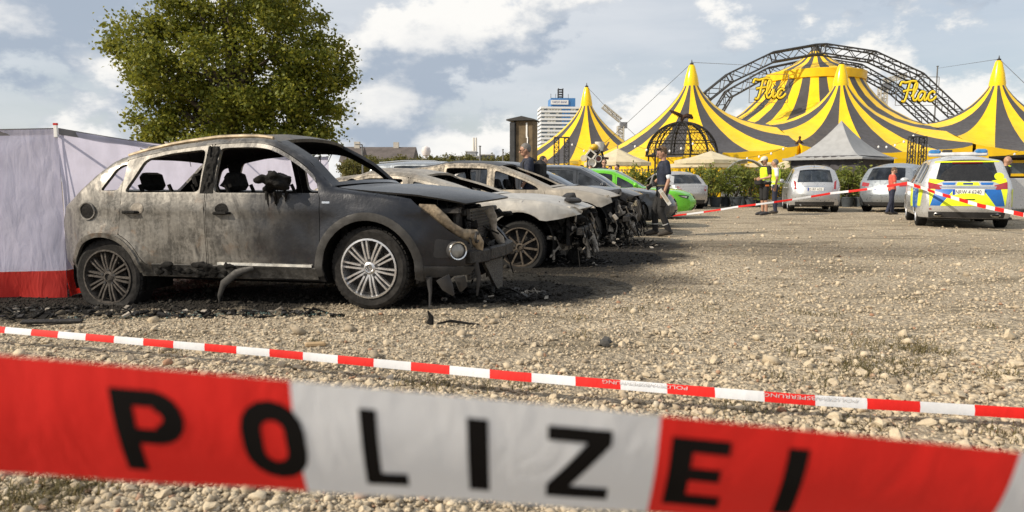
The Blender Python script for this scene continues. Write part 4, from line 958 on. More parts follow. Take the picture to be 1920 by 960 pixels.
# ---------------- car bodies: x forward from the front axle, y left, z up
def catmull(K, n=7):
    K = np.array(K, float); out = []
    for i in range(len(K) - 1):
        p0, p1, p2, p3 = K[max(i - 1, 0)], K[i], K[i + 1], K[min(i + 2, len(K) - 1)]
        for k in range(n):
            u = k / n; c = .5 * (2 * p1 + (p2 - p0) * u + (2 * p0 - 5 * p1 + 4 * p2 - p3) * u * u + (3 * p1 - p0 - 3 * p2 + p3) * u ** 3); l = p1 + (p2 - p1) * u; out.append(.55 * c + .45 * l)
    out.append(K[-1]); return np.array(out)
class Car:
    def __init__(s, K, ix, W, wb, wr, zb, sill=.24, tum=.33, fil=.05, cf=.24, cr=.2, Lf=.75, Lr=.7, arch=.055, xB=None, xC=None, pil=.08, dz=0., aend=None, rear=None, buckle=0.):
        s.buckle = buckle
        s.aend = aend; s.ra = rear or (wr, wr + arch)
        s.n = 7; s.K = K; s.ix = ix; s.P = catmull(K, s.n); s.W = W; s.wb = wb; s.wr = wr; s.zb = zb; s.sill = sill; s.tum = tum; s.fil = fil; s.cf, s.cr, s.Lf, s.Lr = cf, cr, Lf, Lr; s.arch = arch
        s.xf = s.P[:, 0].max(); s.xr = s.P[:, 0].min(); s.dz = dz; s.pil = pil
        s.line = s.P[:, :2]; s.xB = xB if xB is not None else -wb * .5; s.xC = xC if xC is not None else -wb * .93
        c0, c1 = s.i('cowl'), s.i('rgb'); s.up = s.P[c0:c1 + 1]
    def i(s, k): return s.ix[k] * s.n
    def top(s, x): u = s.up[np.argsort(s.up[:, 0])]; return np.interp(x, u[:, 0], u[:, 1])
    def Y(s, q):
        q = np.asarray(q, float); x, z = q[:, 0], q[:, 1]
        w = s.W - s.cf * np.clip((x - (s.xf - s.Lf)) / s.Lf, 0, 1) ** 2.4 - s.cr * np.clip(((s.xr + s.Lr) - x) / s.Lr, 0, 1) ** 2.4
        w = w - .055 * ((np.minimum(z, s.zb) - .62) / .4) ** 2 * .5 - s.tum * np.maximum(0, z - s.zb) - .28 * np.maximum(0, .34 - z)
        w = w + .013 * np.exp(-((z - (s.zb - .12)) / .035) ** 2) + .010 * np.exp(-((z - s.sill - .12) / .03) ** 2)
        for xa, (zc, ra) in ((0, (s.wr, s.wr + s.arch)), (-s.wb, s.ra)):          # flared arches
            r = np.hypot(x - xa, z - zc); w = w + .022 * np.exp(-((r - ra - .02) / .05) ** 2)
        if s.buckle: w = w + s.buckle * (np.sin(6.3 * x + 4.1 * z) * np.sin(8.7 * z - 2.3 * x) + .6 * np.sin(13.1 * x - 7 * z + 1) * np.sin(11 * z + 5 * x) + .4 * np.sin(23 * x + 17 * z))
        d = np.clip(segdist(q, s.line), 0, s.fil); w = w - (s.fil - np.sqrt(np.maximum(0, s.fil ** 2 - (s.fil - d) ** 2)))
        return w
    def lift(s, sg, off=0.):
        return lambda v: np.stack([v[:, 0], sg * (s.Y(v) + off), v[:, 1]], 1)
    def archpts(s, xa, n=14, end=None):
        zc, r = (s.wr, s.wr + s.arch) if xa == 0 else s.ra
        if end is not None: return [(xa + r * math.cos(a), zc + r * math.sin(a)) for a in np.linspace(math.pi - math.asin((s.sill - zc) / r), end, n)]
        a0 = math.asin(max(-1, min(1, (s.sill - zc) / r))); return [(xa + r * math.cos(a), zc + r * math.sin(a)) for a in np.linspace(math.pi - a0, a0, n)]
    def outline(s, front=None):
        top = [tuple(p) for p in s.line[::2]]
        if tuple(s.line[-1]) != top[-1]: top.append(tuple(s.line[-1]))
        if front is not None: top = list(front) + [p for p in top if p[0] < front[-1][0] - .02 and p[1] > .3 or p[0] < -1]
        return top + s.archpts(-s.wb) + s.archpts(0, end=s.aend)
    def extra(s):
        L = s.line; out = []
        for i in range(1, len(L) - 1):
            t = L[i + 1] - L[i - 1]; t = t / max(np.linalg.norm(t), 1e-9); nn = np.array([t[1], -t[0]])
            for d in (.008, .022, .04): out += [L[i] + nn * d, L[i] - nn * d]
        return out
    def win(s, x1, x0, m=.085, r=.05, slant=0., low=.015):
        """side window between x1 (front) and x0 (rear) below the roof line"""
        zb = s.zb + low; xs = np.linspace(x1, x0, 14); zt = s.top(xs) - m; keep = zt > zb + .03
        xs, zt = xs[keep], zt[keep]; up = [(x, z) for x, z in zip(xs, zt)]
        a = (x1 if keep[0] else xs[0] + (xs[0] - xs[1]) * .8, zb); b = (x0 + slant if keep[-1] else xs[-1] - (xs[0] - xs[1]) * .8, zb)
        if slant: up[-1] = (up[-1][0], up[-1][1])
        return roundpoly([a] + up + [b], r)
    def strip(s, mb, i0, i1, hole=None, th=.02, vmax=1., m=0, nv=22, dz=None, off=0.):
        """part of the skin across the car between two places along the outline; hole = (i0, i1, v) left open"""
        vs = np.sign(np.linspace(-1, 1, nv + 1)) * np.abs(np.linspace(-1, 1, nv + 1)) ** .8 * vmax
        if hole: k = np.argmin(np.abs(vs - hole[2])); vs[k] = hole[2]; k2 = len(vs) - 1 - k; vs[k2] = -hole[2]
        idx = np.arange(i0, i1 + 1); V = []; Yw = s.Y(s.line[idx])
        for a, i in enumerate(idx):
            x, z, bu, cr = s.P[i]
            for v in vs:
                f = 1 - abs(v) ** 2.4; V.append((x + bu * f, v * Yw[a], z + cr * f + (dz(x, v) if dz else 0)))
        V = np.array(V); n = len(vs); Fc = []
        for a in range(len(idx) - 1):
            for j in range(n - 1):
                if hole and hole[0] <= idx[a] < hole[1] and vs[j] >= -hole[2] - 1e-6 and vs[j + 1] <= hole[2] + 1e-6: continue
                Fc.append((a * n + j, a * n + j + 1, (a + 1) * n + j + 1, (a + 1) * n + j))
        q = Fc[len(Fc) // 2]; nn = np.cross(V[q[1]] - V[q[0]], V[q[2]] - V[q[0]])
        cx = V.mean(0) - np.array([(s.xf + s.xr) / 2, 0, .5])
        if nn @ cx < 0: Fc = [f[::-1] for f in Fc]
        if off:
            nr = np.zeros_like(V)
            for f in Fc:
                g_ = np.cross(V[f[1]] - V[f[0]], V[f[2]] - V[f[0]])
                for i in f: nr[i] += g_
            V = V + nr / np.maximum(np.linalg.norm(nr, axis=1), 1e-12)[:, None] * off
        if th: shell(mb, V, Fc, th, m)
        else: mb.add(V, Fc, m)
    def end(s, rear, off):
        """lift (y, z) onto the rear (or front) skin"""
        i0, i1 = (s.i('rgt'), len(s.P) - 1) if rear else (0, s.i('cowl')); idx = np.arange(i0, i1 + 1); Pz = s.P[idx]; Yw = s.Y(s.line[idx])
        def f(v):
            out = []
            for y, z in v:
                vv = np.clip(np.abs(y) / Yw, 0, 1); fz = 1 - vv ** 2.4; zz = Pz[:, 1] + Pz[:, 3] * fz; xx = Pz[:, 0] + Pz[:, 2] * fz
                o = np.argsort(zz); out.append((np.interp(z, zz[o], xx[o]) + (-off if rear else off), y, z))
            return np.array(out)
        return f
def wheel(car, x, sg, W, r, rr, parent, style, rimm, tyrem, z=None, flat=0., steer=0., width=.225, simple=False):
    y = sg * (W - .02); w = bpy.data.objects.new('wheel', None); z = r if z is None else z
    mb = MB(); n = 36 if not simple else 24; wd = width
    mb.lathe([(rr * .98, wd * .46), (r * .90, wd * .50), (r * .975, wd * .44), (r, wd * .30), (r, -wd * .30), (r * .975, -wd * .44), (r * .90, -wd * .5), (rr * .98, -wd * .46)], n, 'y', (0, -sg * wd / 2 * 0, 0))
    if flat:
        mb.v = [(a * (1 + .18 * max(0, -c - rr * .55) / r), b * (1 + .35 * max(0, -c - rr * .6) / r), max(c, -(r - flat))) for a, b, c in mb.v]
    hub = mb.build('wheel', tyrem, parent, True, 35); hub.location = (x, y - sg * wd / 2, z); hub.rotation_euler = (0, 0, steer)
    if not simple:
        tm = MB(); nt_ = 44                                                      # tread blocks
        for k in range(nt_):
            a = 2 * math.pi * k / nt_
            if flat and math.sin(a) < -.45: continue
            for yy in (-.27, 0, .27): tm.box((r * math.cos(a), yy * wd, r * math.sin(a)), (.012, wd * .22, r * 2 * math.pi / nt_ * .72), Matrix.Rotation(-a, 3, 'Y'))
        tm.build('tread', tyrem, hub, False)
    o = sg * wd * .46; s = sg
    mb = MB(); mb.lathe([(rr * 1.0, o), (rr * 1.01, o + s * .012), (rr * .95, o + s * .014), (rr * .93, o - s * .01), (rr * .90, o - s * .06), (rr * .9, -o)], n, 'y'); mb.build('rim', rimm, hub)
    mb = MB(); mb.lathe([(0, o - s * .085), (rr * .9, o - s * .085)], 24, 'y'); mb.lathe([(rr * .28, o - s * .08), (rr * .62, o - s * .08), (rr * .62, o - s * .055), (rr * .28, o - s * .055)], 24, 'y', close=True); mb.build('brake_disc', SOOT, hub)
    cnt, spread, th = style
    sp = MB()
    for sd in ((-1, 1) if spread else (0,)):
        p0, p1 = Vector((rr * .16, 0, sd * spread * .55)), Vector((rr * .95, 0, sd * spread * 1.0 + 0)); d = (p1 - p0).normalized(); q = Vector((-d.z, 0, d.x)) * th
        V = []
        for p, dep, k in ((p0, -.012, 1.15), (p0.lerp(p1, .5), .0, .95), (p1, -.004, 1.0)):
            for a, b in ((-1, -.03), (-.75, .0), (.75, .0), (1, -.03)): V.append(p + q * a * k + Vector((0, o + s * (dep + b), 0)))
        Fc = [(i * 4 + j, i * 4 + j + 1, (i + 1) * 4 + j + 1, (i + 1) * 4 + j) for i in range(2) for j in range(3)]
        sp.add(V, Fc if s < 0 else [f[::-1] for f in Fc])
    me = None
    for k in range(cnt):
        if me is None: q = sp.build('spoke', rimm, hub, True, 30); me = q.data
        else: q = mk('spoke', me, hub)
        q.rotation_euler = (0, 2 * math.pi * k / cnt + .13, 0)
    mb = MB(); mb.lathe([(rr * .20, o - s * .05), (rr * .21, o - s * .008), (rr * .13, o + s * .0), (rr * .12, o - s * .012), (0, o - s * .012)], 20, 'y'); mb.build('hub', rimm, hub)
    if not simple:
        for k in range(5):
            a = 2 * math.pi * k / 5 + .3; mb = MB(); mb.lathe([(.013, o - s * .03), (.013, o - s * .004), (0, o - s * .004)], 8, 'y', (rr * .27 * math.cos(a), 0, rr * .27 * math.sin(a))); mb.build('wheel_bolt', DARKPL, hub)
    return hub
def liners(c, t, m_):
    for xa in (0, -c.wb):
        for sg in (-1, 1):
            mb = MB(); zc, r = (c.wr, c.wr + c.arch) if xa == 0 else c.ra; r += .03; y0, y1 = sg * (c.W - .06), sg * (c.W - .42); A = np.linspace(-.35, math.pi + .35, 15); V = []
            for a in A: V += [(xa + r * math.cos(a), y0, zc + r * math.sin(a)), (xa + r * math.cos(a), y1, zc + r * math.sin(a))]
            Fc = [(2 * i, 2 * i + 2, 2 * i + 3, 2 * i + 1) for i in range(14)]; k = len(V); V.append((xa, y1, zc)); Fc += [(2 * i + 1, 2 * i + 3, k) for i in range(14)]
            mb.add(V, Fc); mb.build('wheel_liner', m_, t)
def seats(t, c, m_, frame=False):
    for x in (c.xB + .28, c.xB - .62):
        for sg in ((-1, 1)):
            mb = MB(); zs = c.zb - .42
            if frame:
                for q in (-.2, .2): mb.tube([(x, sg * .38 + q, zs - .25), (x - .05, sg * .38 + q, zs), (x - .28, sg * .38 + q, zs + .5)], .02, 6)
                for k in range(6): mb.tube([(x - .08 - .04 * k, sg * .38 - .2, zs + .08 * k), (x - .08 - .04 * k, sg * .38 + .2, zs + .08 * k)], .01, 5)
                mb.box((x - .3, sg * .38, zs + .53), (.1, .26, .17), rotm(0, -.3, 0), bev=.03); mb.box((x + .15, sg * .38, zs - .12), (.5, .45, .1), bev=.03)
            else:
                mb.box((x + .12, sg * .38, zs - .1), (.52, .5, .18), bev=.05); mb.box((x - .22, sg * .38, zs + .2), (.15, .48, .62), rotm(0, -.28, 0), bev=.05); mb.box((x - .34, sg * .38, zs + .6), (.1, .27, .18), rotm(0, -.2, 0), bev=.04)
            mb.build('seat', m_, t)
def make_car(name, label, cat, loc, rz, c, M, burnt_=False, front=True, fcut=None, hood_dz=None, rim=(10, .02, .012), rimr=.68, wheelz=None, flat=(0, 0), steer=0., glassm=None, lights=None, group=None, doors=True, mirror=True, detail=True, hood=True, tail=True, qwin=True, roofm=None, hoodm=None, step=.075, handles=True, rimm=None, tyrem=None, wins=None):
    global INNER
    INNER = 1 if burnt_ else 0
    if burnt_:
        M = [M, BLACK]; roofm = [roofm, BLACK] if roofm else None; hoodm = [hoodm, BLACK] if hoodm else None
    t = thing(name, label, cat, loc, rz, group); ft, rt = c.i('hood'), c.i('cowl'); wt, gt, gb = c.i('wst'), c.i('rgt'), c.i('rgb'); gm = glassm or glass('car_glass'); RB = tyrem or RUBBER
    # windows and doors on the side
    xA = c.K[c.ix['cowl']][0] - .02; w1 = c.win(xA, c.xB + c.pil * .5, r=.05); w2 = c.win(c.xB - c.pil * .5 - .05, c.xC + .05, r=.05); xe = c.K[c.ix['rgb']][0]
    w3 = c.win(c.xC - .05, xe + .17, m=.11, r=.04) if qwin else None
    if wins: w1, w2, w3 = wins
    d1 = [(xA - .06, c.sill + .10), (c.xB, c.sill + .10)]; xs = np.linspace(c.xB, xA - .13, 12); d1 += [(x, c.top(x) - .045) for x in xs]; d1 += [(xA - .06, c.zb - .03)]
    r = c.ra[1] + .05; xs = np.linspace(c.xB - .012, c.xC, 10); ang = np.linspace(R(112), R(30), 6)
    d2 = [(c.xB - .012, c.sill + .10)] + [(x, c.top(x) - .045) for x in xs] + [(c.xC - .0, c.zb - .1)] + [(-c.wb + r * math.cos(a), c.ra[0] + r * math.sin(a)) for a in np.linspace(R(66), R(24), 6)] + [(-c.wb + r + .03, c.sill + .10)]
    d2 = [p for p in d2]
    out = c.outline(fcut); ex = c.extra()
    for sg in (-1, 1):
        nm = sg
        holes = [d1, d2] + ([w3] if w3 else [])
        mb = MB(); panel(mb, out, holes, c.lift(sg), step, .03, (0, sg, 0), ex); mb.build('body_side', M, t, True, 38)
        ins = lambda L: roundpoly([(p[0] + (.005 if p[0] < np.mean([q[0] for q in L]) else -.005), p[1] + (.004 if p[1] < np.mean([q[1] for q in L]) else -.004)) for p in L], .012, 1)
        for L, w in ((d1, w1), (d2, w2)):
            mb = MB(); panel(mb, ins(L), [w], c.lift(sg, .001), step, .035, (0, sg, 0), ex); d = mb.build('door', M, t, True, 38)
            if handles:
                hx = min(p[0] for p in L) + .16 if L is d1 else max(min(p[0] for p in L) + .14, -c.wb + r * .75); hz = c.zb - .16; yy = sg * (float(c.Y([(hx, hz)])[0]))
                mb = MB(); mb.tube([(hx - .08, yy, hz), (hx - .06, yy + sg * .03, hz), (hx + .06, yy + sg * .03, hz), (hx + .08, yy, hz)], [.012, .014, .014, .012], 7); mb.build('handle', BLACK if burnt_ else M, d)
            if not burnt_:
                mb = MB(); panel(mb, [(p[0] * 1.0, p[1]) for p in w], [], c.lift(sg, -.012), .12, .004, (0, sg, 0)); mb.build('window', gm, d)
        if w3 and not burnt_: mb = MB(); panel(mb, w3, [], c.lift(sg, -.012), .12, .004, (0, sg, 0)); mb.build('quarter_window', gm, t)
        if mirror and not burnt_:
            mx = xA - .22; yy = float(c.Y([(mx, c.zb + .03)])[0]); mb = MB(); mb.ell((mx + .02, sg * (yy + .13), c.zb + .09), (.075, .115, .075), 14, 8); mb.box((mx + .03, sg * (yy + .03), c.zb + .04), (.07, .12, .03)); mb.build('mirror', M, t)
    # skin across the car
    if front: mb = MB(); c.strip(mb, 0, ft, th=.02); mb.build('front_bumper', M, t, True, 45)
    if hood: mb = MB(); c.strip(mb, ft, rt - 1, th=.015, vmax=.985, dz=hood_dz); mb.build('bonnet', hoodm or M, t, True, 45)
    mb = MB(); n = c.n; wh = (rt + 1, wt - 0, .86); c.strip(mb, rt, wt, wh, .03); mb.build('windscreen_frame', M, t, True, 45)
    mb = MB(); c.strip(mb, wt, gt, th=.03); mb.build('roof', roofm or M, t, True, 45)
    mb = MB(); c.strip(mb, gt, gb, (gt + 1, gb - 0, .80), .03)
    tg = mb.build('tailgate_frame', M, t, True, 45)
    if tail: mb = MB(); c.strip(mb, gb, len(c.P) - 1, th=.02); mb.build('tailgate', M, t, True, 45)
    if not burnt_:
        mb = MB(); c.strip(mb, rt + 1, wt, th=.004, vmax=.88, off=-.008); mb.build('windscreen', gm, t)
        mb = MB(); c.strip(mb, gt + 1, gb, th=.004, vmax=.82, off=-.008); mb.build('rear_window', gm, t)
    # inside and underneath
    FL = BLACK if burnt_ else DARKPL
    mb = MB(); z0 = c.sill + .0; mb.box(((c.xf + c.xr) / 2 - .05, 0, z0 + .03), (c.xf - c.xr - .75, c.W * 2 - .46, .16), bev=.03); mb.box(((-c.wb) / 2, 0, z0 + .05), (c.wb - 2 * c.wr - .25, c.W * 2 - .2, .1), bev=.02); mb.build('underbody', FL, t)
    mb = MB(); xd = c.K[c.ix['cowl']][0] - .15; mb.box((xd, 0, c.zb - .14), (.38, c.W * 2 - .24, .26), bev=.07); mb.box((xd + .22, 0, c.zb - .42), (.06, c.W * 2 - .3, .75)); mb.build('dashboard', FL, t)
    mb = MB(); a_ = np.linspace(0, 2 * math.pi, 21); mb.tube([(xd - .28 + .06 * math.sin(a), .38 + .18 * math.cos(a), c.zb - .04 + .17 * math.sin(a)) for a in a_], .014, 6, cap=False); mb.tube([(xd - .28, .38, c.zb - .04), (xd - .1, .38, c.zb - .1)], .025, 6); mb.build('steering_wheel', FL, t)
    seats(t, c, FL, burnt_); liners(c, t, FL)
    if burnt_ and detail:
        mb = MB(); mb.box((.22, 0, .58), (.62, .9, .5), bev=.06)
        for k in range(16): x, y, z = random.uniform(-.1, .6), random.uniform(-.6, .6), random.uniform(.55, .86); mb.box((x, y, z), (random.uniform(.08, .28), random.uniform(.08, .3), random.uniform(.05, .16)), rotm(random.uniform(-.5, .5), random.uniform(-.5, .5), random.uniform(0, 3)), bev=.015)
        for k in range(10): mb.tube([(random.uniform(-.1, .6), random.uniform(-.6, .6), random.uniform(.5, .85)) for _ in range(4)], random.uniform(.008, .022), 6)
        mb.build('engine', SOOT, t)
    for xa, fl in ((0, flat[0]), (-c.wb, flat[1])):
        for sg in (-1, 1):
            z = c.wr - fl if wheelz is None else wheelz[0 if xa == 0 else 1]
            wheel(c, xa, sg, c.W - .005, c.wr, c.wr * rimr, t, rim, (rimm[0 if xa == 0 else 1] if isinstance(rimm, tuple) else rimm) or ALLOY, RB, z - c.dz, fl, steer if xa == 0 else 0, simple=not detail)
    INNER = 0
    return t
def prof(fo, hz, cx, cz, wx, h, rx, rz, gx, gz, ro, lo=.24, bf=.15, boot=None, br=1.):
    """keys along the outline, each (x, z, forward bulge at the centre, rise at the centre)"""
    K = [(fo - .10, lo, bf, 0), (fo - .01, lo + .12, bf, 0), (fo, .50, bf, 0), (fo - .03, hz - .14, bf, .01), (fo - .15, hz, bf, .03)]; ix = {'hood': 4}
    K += [(fo - .48, hz + (cz - hz) * .55, bf * .75, .045), (cx + .3, cz - .02, .13, .045)]; K.append((cx, cz, .12, .03)); ix['cowl'] = 7
    K += [((cx + wx) / 2 + .01, cz + (h - .06 - cz) * .55, .10, .035), (wx, h - .06, .07, .05)]; ix['wst'] = 9
    K += [(wx - .28, h - .01, .02, .055), ((wx + rx) / 2 - .1, h, 0, .06), (rx + .3, rz + (h - rz) * .35, -.01, .055), (rx, rz, -.05, .045)]; ix['rgt'] = 13
    K += [((rx + gx) / 2, (rz + gz) / 2 + .015, -.07, .03), (gx, gz, -.09, .02)]; ix['rgb'] = 15
    if boot: K += [(boot[0], boot[1], -.08, .03), (boot[0] - .04, boot[1] - .12, -.09, .01)]
    K += [(ro + .04, min(gz - .14, .84), -.10, .0), (ro, .62, -.11, 0), (ro + .02, .45, -.11, 0), (ro + .12, lo, -.10, 0)]
    if br != 1: K = [(a, b, c_ * br if i_ >= 13 else c_, d * (1.25 if i_ >= 9 else 1)) for i_, (a, b, c_, d) in enumerate(K)]
    return K, ix
PSI = R(12.5); FWD = Vector((math.cos(PSI), -math.sin(PSI), 0)); LFT = Vector((math.sin(PSI), math.cos(PSI), 0))
def park(px, py, W, psi=PSI, dz=0.):                    # from where the near front tyre touches the ground to under the front axle
    g_ = G(px, py); l = Vector((math.sin(psi), math.cos(psi), 0)); p = g_ + l * W; p.z = tzf(p.x, p.y) + dz; return p
def side_blob(t, c, pts, sg, m_, name, off=.004, th=.012, step=.06):
    mb = MB(); panel(mb, pts, [], c.lift(sg, off), step, th, (0, sg, 0)); return mb.build(name, m_, t)
def end_blob(t, c, pts, rear, m_, name, off=.004, th=.01, step=.08, holes=()):
    ii = np.arange(c.i('rgt'), len(c.P)) if rear else np.arange(0, c.i('cowl') + 1); zz = c.P[ii, 1]; yy = c.Y(c.line[ii]); o_ = np.argsort(zz)
    pts = [(math.copysign(min(abs(a), .985 * float(np.interp(b, zz[o_], yy[o_]))), a), b) for a, b in pts]
    mb = MB(); panel(mb, pts, list(holes), c.end(rear, off), step, th, (-1 if rear else 1, 0, 0)); return mb.build(name, m_, t)
def mir(p): return [(-a, b) for a, b in p]
# ---------------- the burnt SUV
def chunk(mb, c, s, n=5, k=1.):
    V, Fc = ico(1); q = V * (1 + RNG.normal(0, .22, (len(V), 1))); mb.add([(c[0] + p[0] * s[0], c[1] + p[1] * s[1], c[2] + p[2] * s[2]) for p in q], [tuple(f) for f in Fc])
def drip(mb, path, w, n=6): mb.tube(path, w, n, flat=.45)
HERO = burnt('burnt_suv_paint', (.011, .013, .019), (.175, .166, .15), -1.9, -.35, .8, coat=.4)
HEROROOF = burnt('burnt_suv_roof', (.05, .05, .05), (.28, .24, .18), -2.6, .1, .55)
HEROHOOD = burnt('burnt_suv_bonnet', (.022, .023, .025), (.24, .21, .17), -1.8, -.35, .5, coat=.2)
TRIM = mat('arch_trim', (.034, .033, .032), .65, 0, .35, 9, .2, 40)
def hero():
    K = [(.74, .26, .13, 0), (.84, .38, .14, 0), (.86, .5, .14, 0), (.84, .68, .14, .01), (.76, .835, .20, .03), (.40, .925, .12, .05), (0., .975, .12, .055), (-.34, 1.03, .12, .03),
         (-.60, 1.25, .10, .035), (-.90, 1.415, .07, .05), (-1.12, 1.45, .02, .06), (-1.5, 1.44, 0, .055), (-2.0, 1.38, -.01, .05), (-2.46, 1.28, -.04, .045), (-2.68, 1.13, -.06, .03), (-2.88, .965, -.08, .02), (-3.10, .83, -.10, 0), (-3.24, .66, -.12, 0), (-3.26, .46, -.13, 0), (-3.15, .26, -.12, 0)]
    ix = dict(hood=4, cowl=7, wst=9, rgt=13, rgb=15)
    c = Car(K, ix, .89, 2.56, .345, .955, sill=.22, tum=.36, cf=.30, cr=.30, Lf=.8, Lr=.7, xB=-1.50, xC=-2.36, arch=.07, pil=.13, rear=(.215, .365), buckle=.0045)
    W2 = roundpoly([(-1.575, .975), (-1.575, 1.35), (-1.9, 1.318), (-2.17, 1.265), (-2.33, .97)], .05); W1 = c.win(-.36, -1.435, r=.05); W3 = roundpoly([(-2.40, .985), (-2.29, 1.235), (-2.40, 1.215), (-2.46, 1.18), (-2.58, .985)], .035)
    fcut = [(.55, .28), (.80, .30), (.86, .36), (.87, .48), (.80, .56), (.66, .66), (.53, .78), (.44, .86), (.36, .925)]
    p = park(691, 584, .89)
    BR = mat('burnt_rim', (.075, .066, .058), .8, .3, .55, 14, .5, 60)
    t = make_car('burnt_suv', 'burnt out dark grey SUV with ash grey rear and torn open front', 'car', p, -PSI, c, HERO, True, front=False, fcut=fcut, hood_dz=lambda x, v: .045 * max(0, x + .3) + .03 * max(0, x - .45) * (1 + v), rim=(10, .021, .0105), rimr=.725, wheelz=(.345, .20), flat=(0., .09), steer=R(-2), roofm=HEROROOF, hoodm=HEROHOOD, rimm=(ALLOY, BR), step=.055, tyrem=mat('tyre_dusty', (.017, .016, .0155), .8, 0, .5, 20, .3, 90, spec=.25), mirror=False, wins=(W1, W2, W3))
    S = lambda x, z, o=0: Vector((x, -(float(c.Y([(x, z)])[0]) + o), z))
    # wheel arch trims and sill
    for sg in (-1, 1):
        for xa, a0, a1 in ((0, -12, 190), (-2.56, 6, 176)):
            zc, rq = (c.wr, c.wr + c.arch) if xa == 0 else c.ra; r0, r1 = rq - .012, rq + (.055 if xa == 0 else .03); A = np.radians(np.linspace(a0, a1, 26)); pts = [(xa + r1 * math.cos(a), zc + r1 * math.sin(a)) for a in A] + [(xa + r0 * math.cos(a), zc + r0 * math.sin(a)) for a in A[::-1]]
            side_blob(t, c, pts, sg, TRIM if xa == 0 else HERO, 'arch_trim', .012, .02, .05)
        side_blob(t, c, [(-.46, .235), (-2.08, .235), (-2.06, .335), (-.46, .335)], sg, mat('sill_trim', (.06, .058, .055), .6, 0, .6, 8, .5, 30), 'sill_trim', .012, .02, .06)
        side_blob(t, c, [(-.50, .345), (-1.40, .345), (-1.40, .368), (-.50, .368)], sg, mat('dull_chrome', (.55, .53, .48), .35, .8, .3, 9), 'sill_strip', .014, .012, .1)
    # melted sill hanging from the rear door
    mb = MB()
    for k in range(30): x = random.uniform(-2.05, -1.2); chunk(mb, S(x, random.uniform(.25, .34), .01), (random.uniform(.02, .07), .015, random.uniform(.012, .04)))
    soft(mb.build('melted_plastic', BLACK, t, True, 89), .010, 2)
    mb = MB(); drip(mb, [S(-1.05, .33, .01), S(-1.22, .28, .03), S(-1.36, .18, .06), S(-1.42, .06, .10), S(-1.44, .0, .11)], [.02, .034, .034, .022, .006]); drip(mb, [S(-1.2, .3, .02), S(-1.32, .22, .03), S(-1.38, .14, .05)], [.02, .022, .008]); mb.build('hanging_sill_trim', TRIM, t)
    # mirror melted to a lump
    mb = MB(); m0 = Vector((-.80, -.86, 1.04))
    for k in range(34): q = m0 + Vector((random.uniform(-.13, .12), random.uniform(-.16, .0), random.uniform(-.05, .10))); chunk(mb, q, (random.uniform(.02, .05), .035, random.uniform(.015, .04)))
    for k in range(9): q = m0 + Vector((random.uniform(-.12, .08), random.uniform(-.08, -.02), -.06)); mb.tube([q, q + Vector((random.uniform(-.02, .02), 0, random.uniform(-.18, -.05)))], [.018, .004], 6)
    soft(mb.build('melted_mirror', BLACK, t, True, 89), .011, 2)
    # sooty B pillar, filler opening, headrests
    mb = MB()
    side_blob(t, c, [(-1.565, .965), (-1.435, .965), (-1.445, 1.375), (-1.555, 1.375)], -1, BLACK, 'charred_pillar', .003, .01, .03)
    for k in range(40): x, z = -1.50 + random.uniform(-.055, .055), random.uniform(.98, 1.36); chunk(mb, S(x, z, -.002), (.012, .010, .05))
    soft(mb.build('charred_pillar', BLACK, t, True, 89), .008, 1)
    a = np.linspace(0, 2 * math.pi, 20)[:-1]; side_blob(t, c, [(-2.71 + .085 * math.cos(q), .80 + .075 * math.sin(q)) for q in a], -1, BLACK, 'filler_opening', .006, .01, .04); mb = MB(); mb.tube([S(-2.71 + .085 * math.cos(q), .80 + .075 * math.sin(q), .008) for q in np.linspace(0, 2 * math.pi, 25)], .008, 5, cap=False); mb.build('filler_rim', HERO, t)
    for hx in (-1.34, -2.18):
        side_blob(t, c, [(hx + .05 * math.cos(q) * (1.25), .83 + .05 * math.sin(q)) for q in a], -1, BLACK if hx > -2 else ASHM, 'handle_recess', .003, .008, .04)
    mb = MB(); chunk(mb, (-1.55, -.38, 1.06), (.09, .13, .08)); chunk(mb, (-1.55, .38, 1.05), (.09, .13, .08)); mb.build('charred_headrest', BLACK, t)
    mb = MB()
    for k in range(12): x = random.uniform(-2.3, -.9); y = random.uniform(-.4, .6); q = Vector((x, y, 1.37)); mb.tube([q, q + Vector((random.uniform(-.05, .05), 0, random.uniform(-.18, -.04)))], [.007, .003], 4)
    mb.build('hanging_lining', BLACK, t)
    # roof rails and flaky ash on the roof edge
    for sg in (-1, 1):
        mb = MB(); xs = np.linspace(-.98, -2.42, 20); mb.tube([(x, sg * (float(c.Y([(x, c.top(x) - .005)])[0]) - .05), c.top(x) + .012 + .012 * math.sin(math.pi * i / 19)) for i, x in enumerate(xs)], .017, 7); mb.build('roof_rail', mat('rail_tan', (.36, .29, .20), .55, .4, .4, 8), t)
    mb = MB()
    for k in range(10): x = random.uniform(-2.4, -2.15); mb.box((x, -.50 + random.uniform(-.05, .05), c.top(x) + .05 + random.uniform(0, .02)), (random.uniform(.02, .09), .03, .01), rotm(random.uniform(-.5, .5), random.uniform(-.5, .3), random.uniform(0, 3)))
    mb.build('ash_flakes', ASHM, t)
    # torn front: bumper corner with fog lamp, headlight shell, beam, radiator
    fx, fz = .66, .50; y0 = -float(c.Y([(fx, fz)])[0]); M_ = rotm(0, 0, R(-52))
    side_blob(t, c, roundpoly([(.54, .44), (.56, .60), (.80, .555), (.845, .44)], .03), -1, DARKPL, 'fog_lamp_recess', .003, .012, .04)
    def ring(mb, prof_, cc):
        tmp = MB(); tmp.lathe(prof_, 24, 'x'); mb.add([Vector(cc) + M_ @ Vector(v) for v in tmp.v], tmp.f)
    cc = (.735, y0 - .015, .50); mb = MB(); ring(mb, [(.075, -.12), (.078, .0), (.072, .02), (.062, .0), (.05, -.02), (.0, -.025)], cc); fl = mb.build('fog_lamp', DARKPL, t)
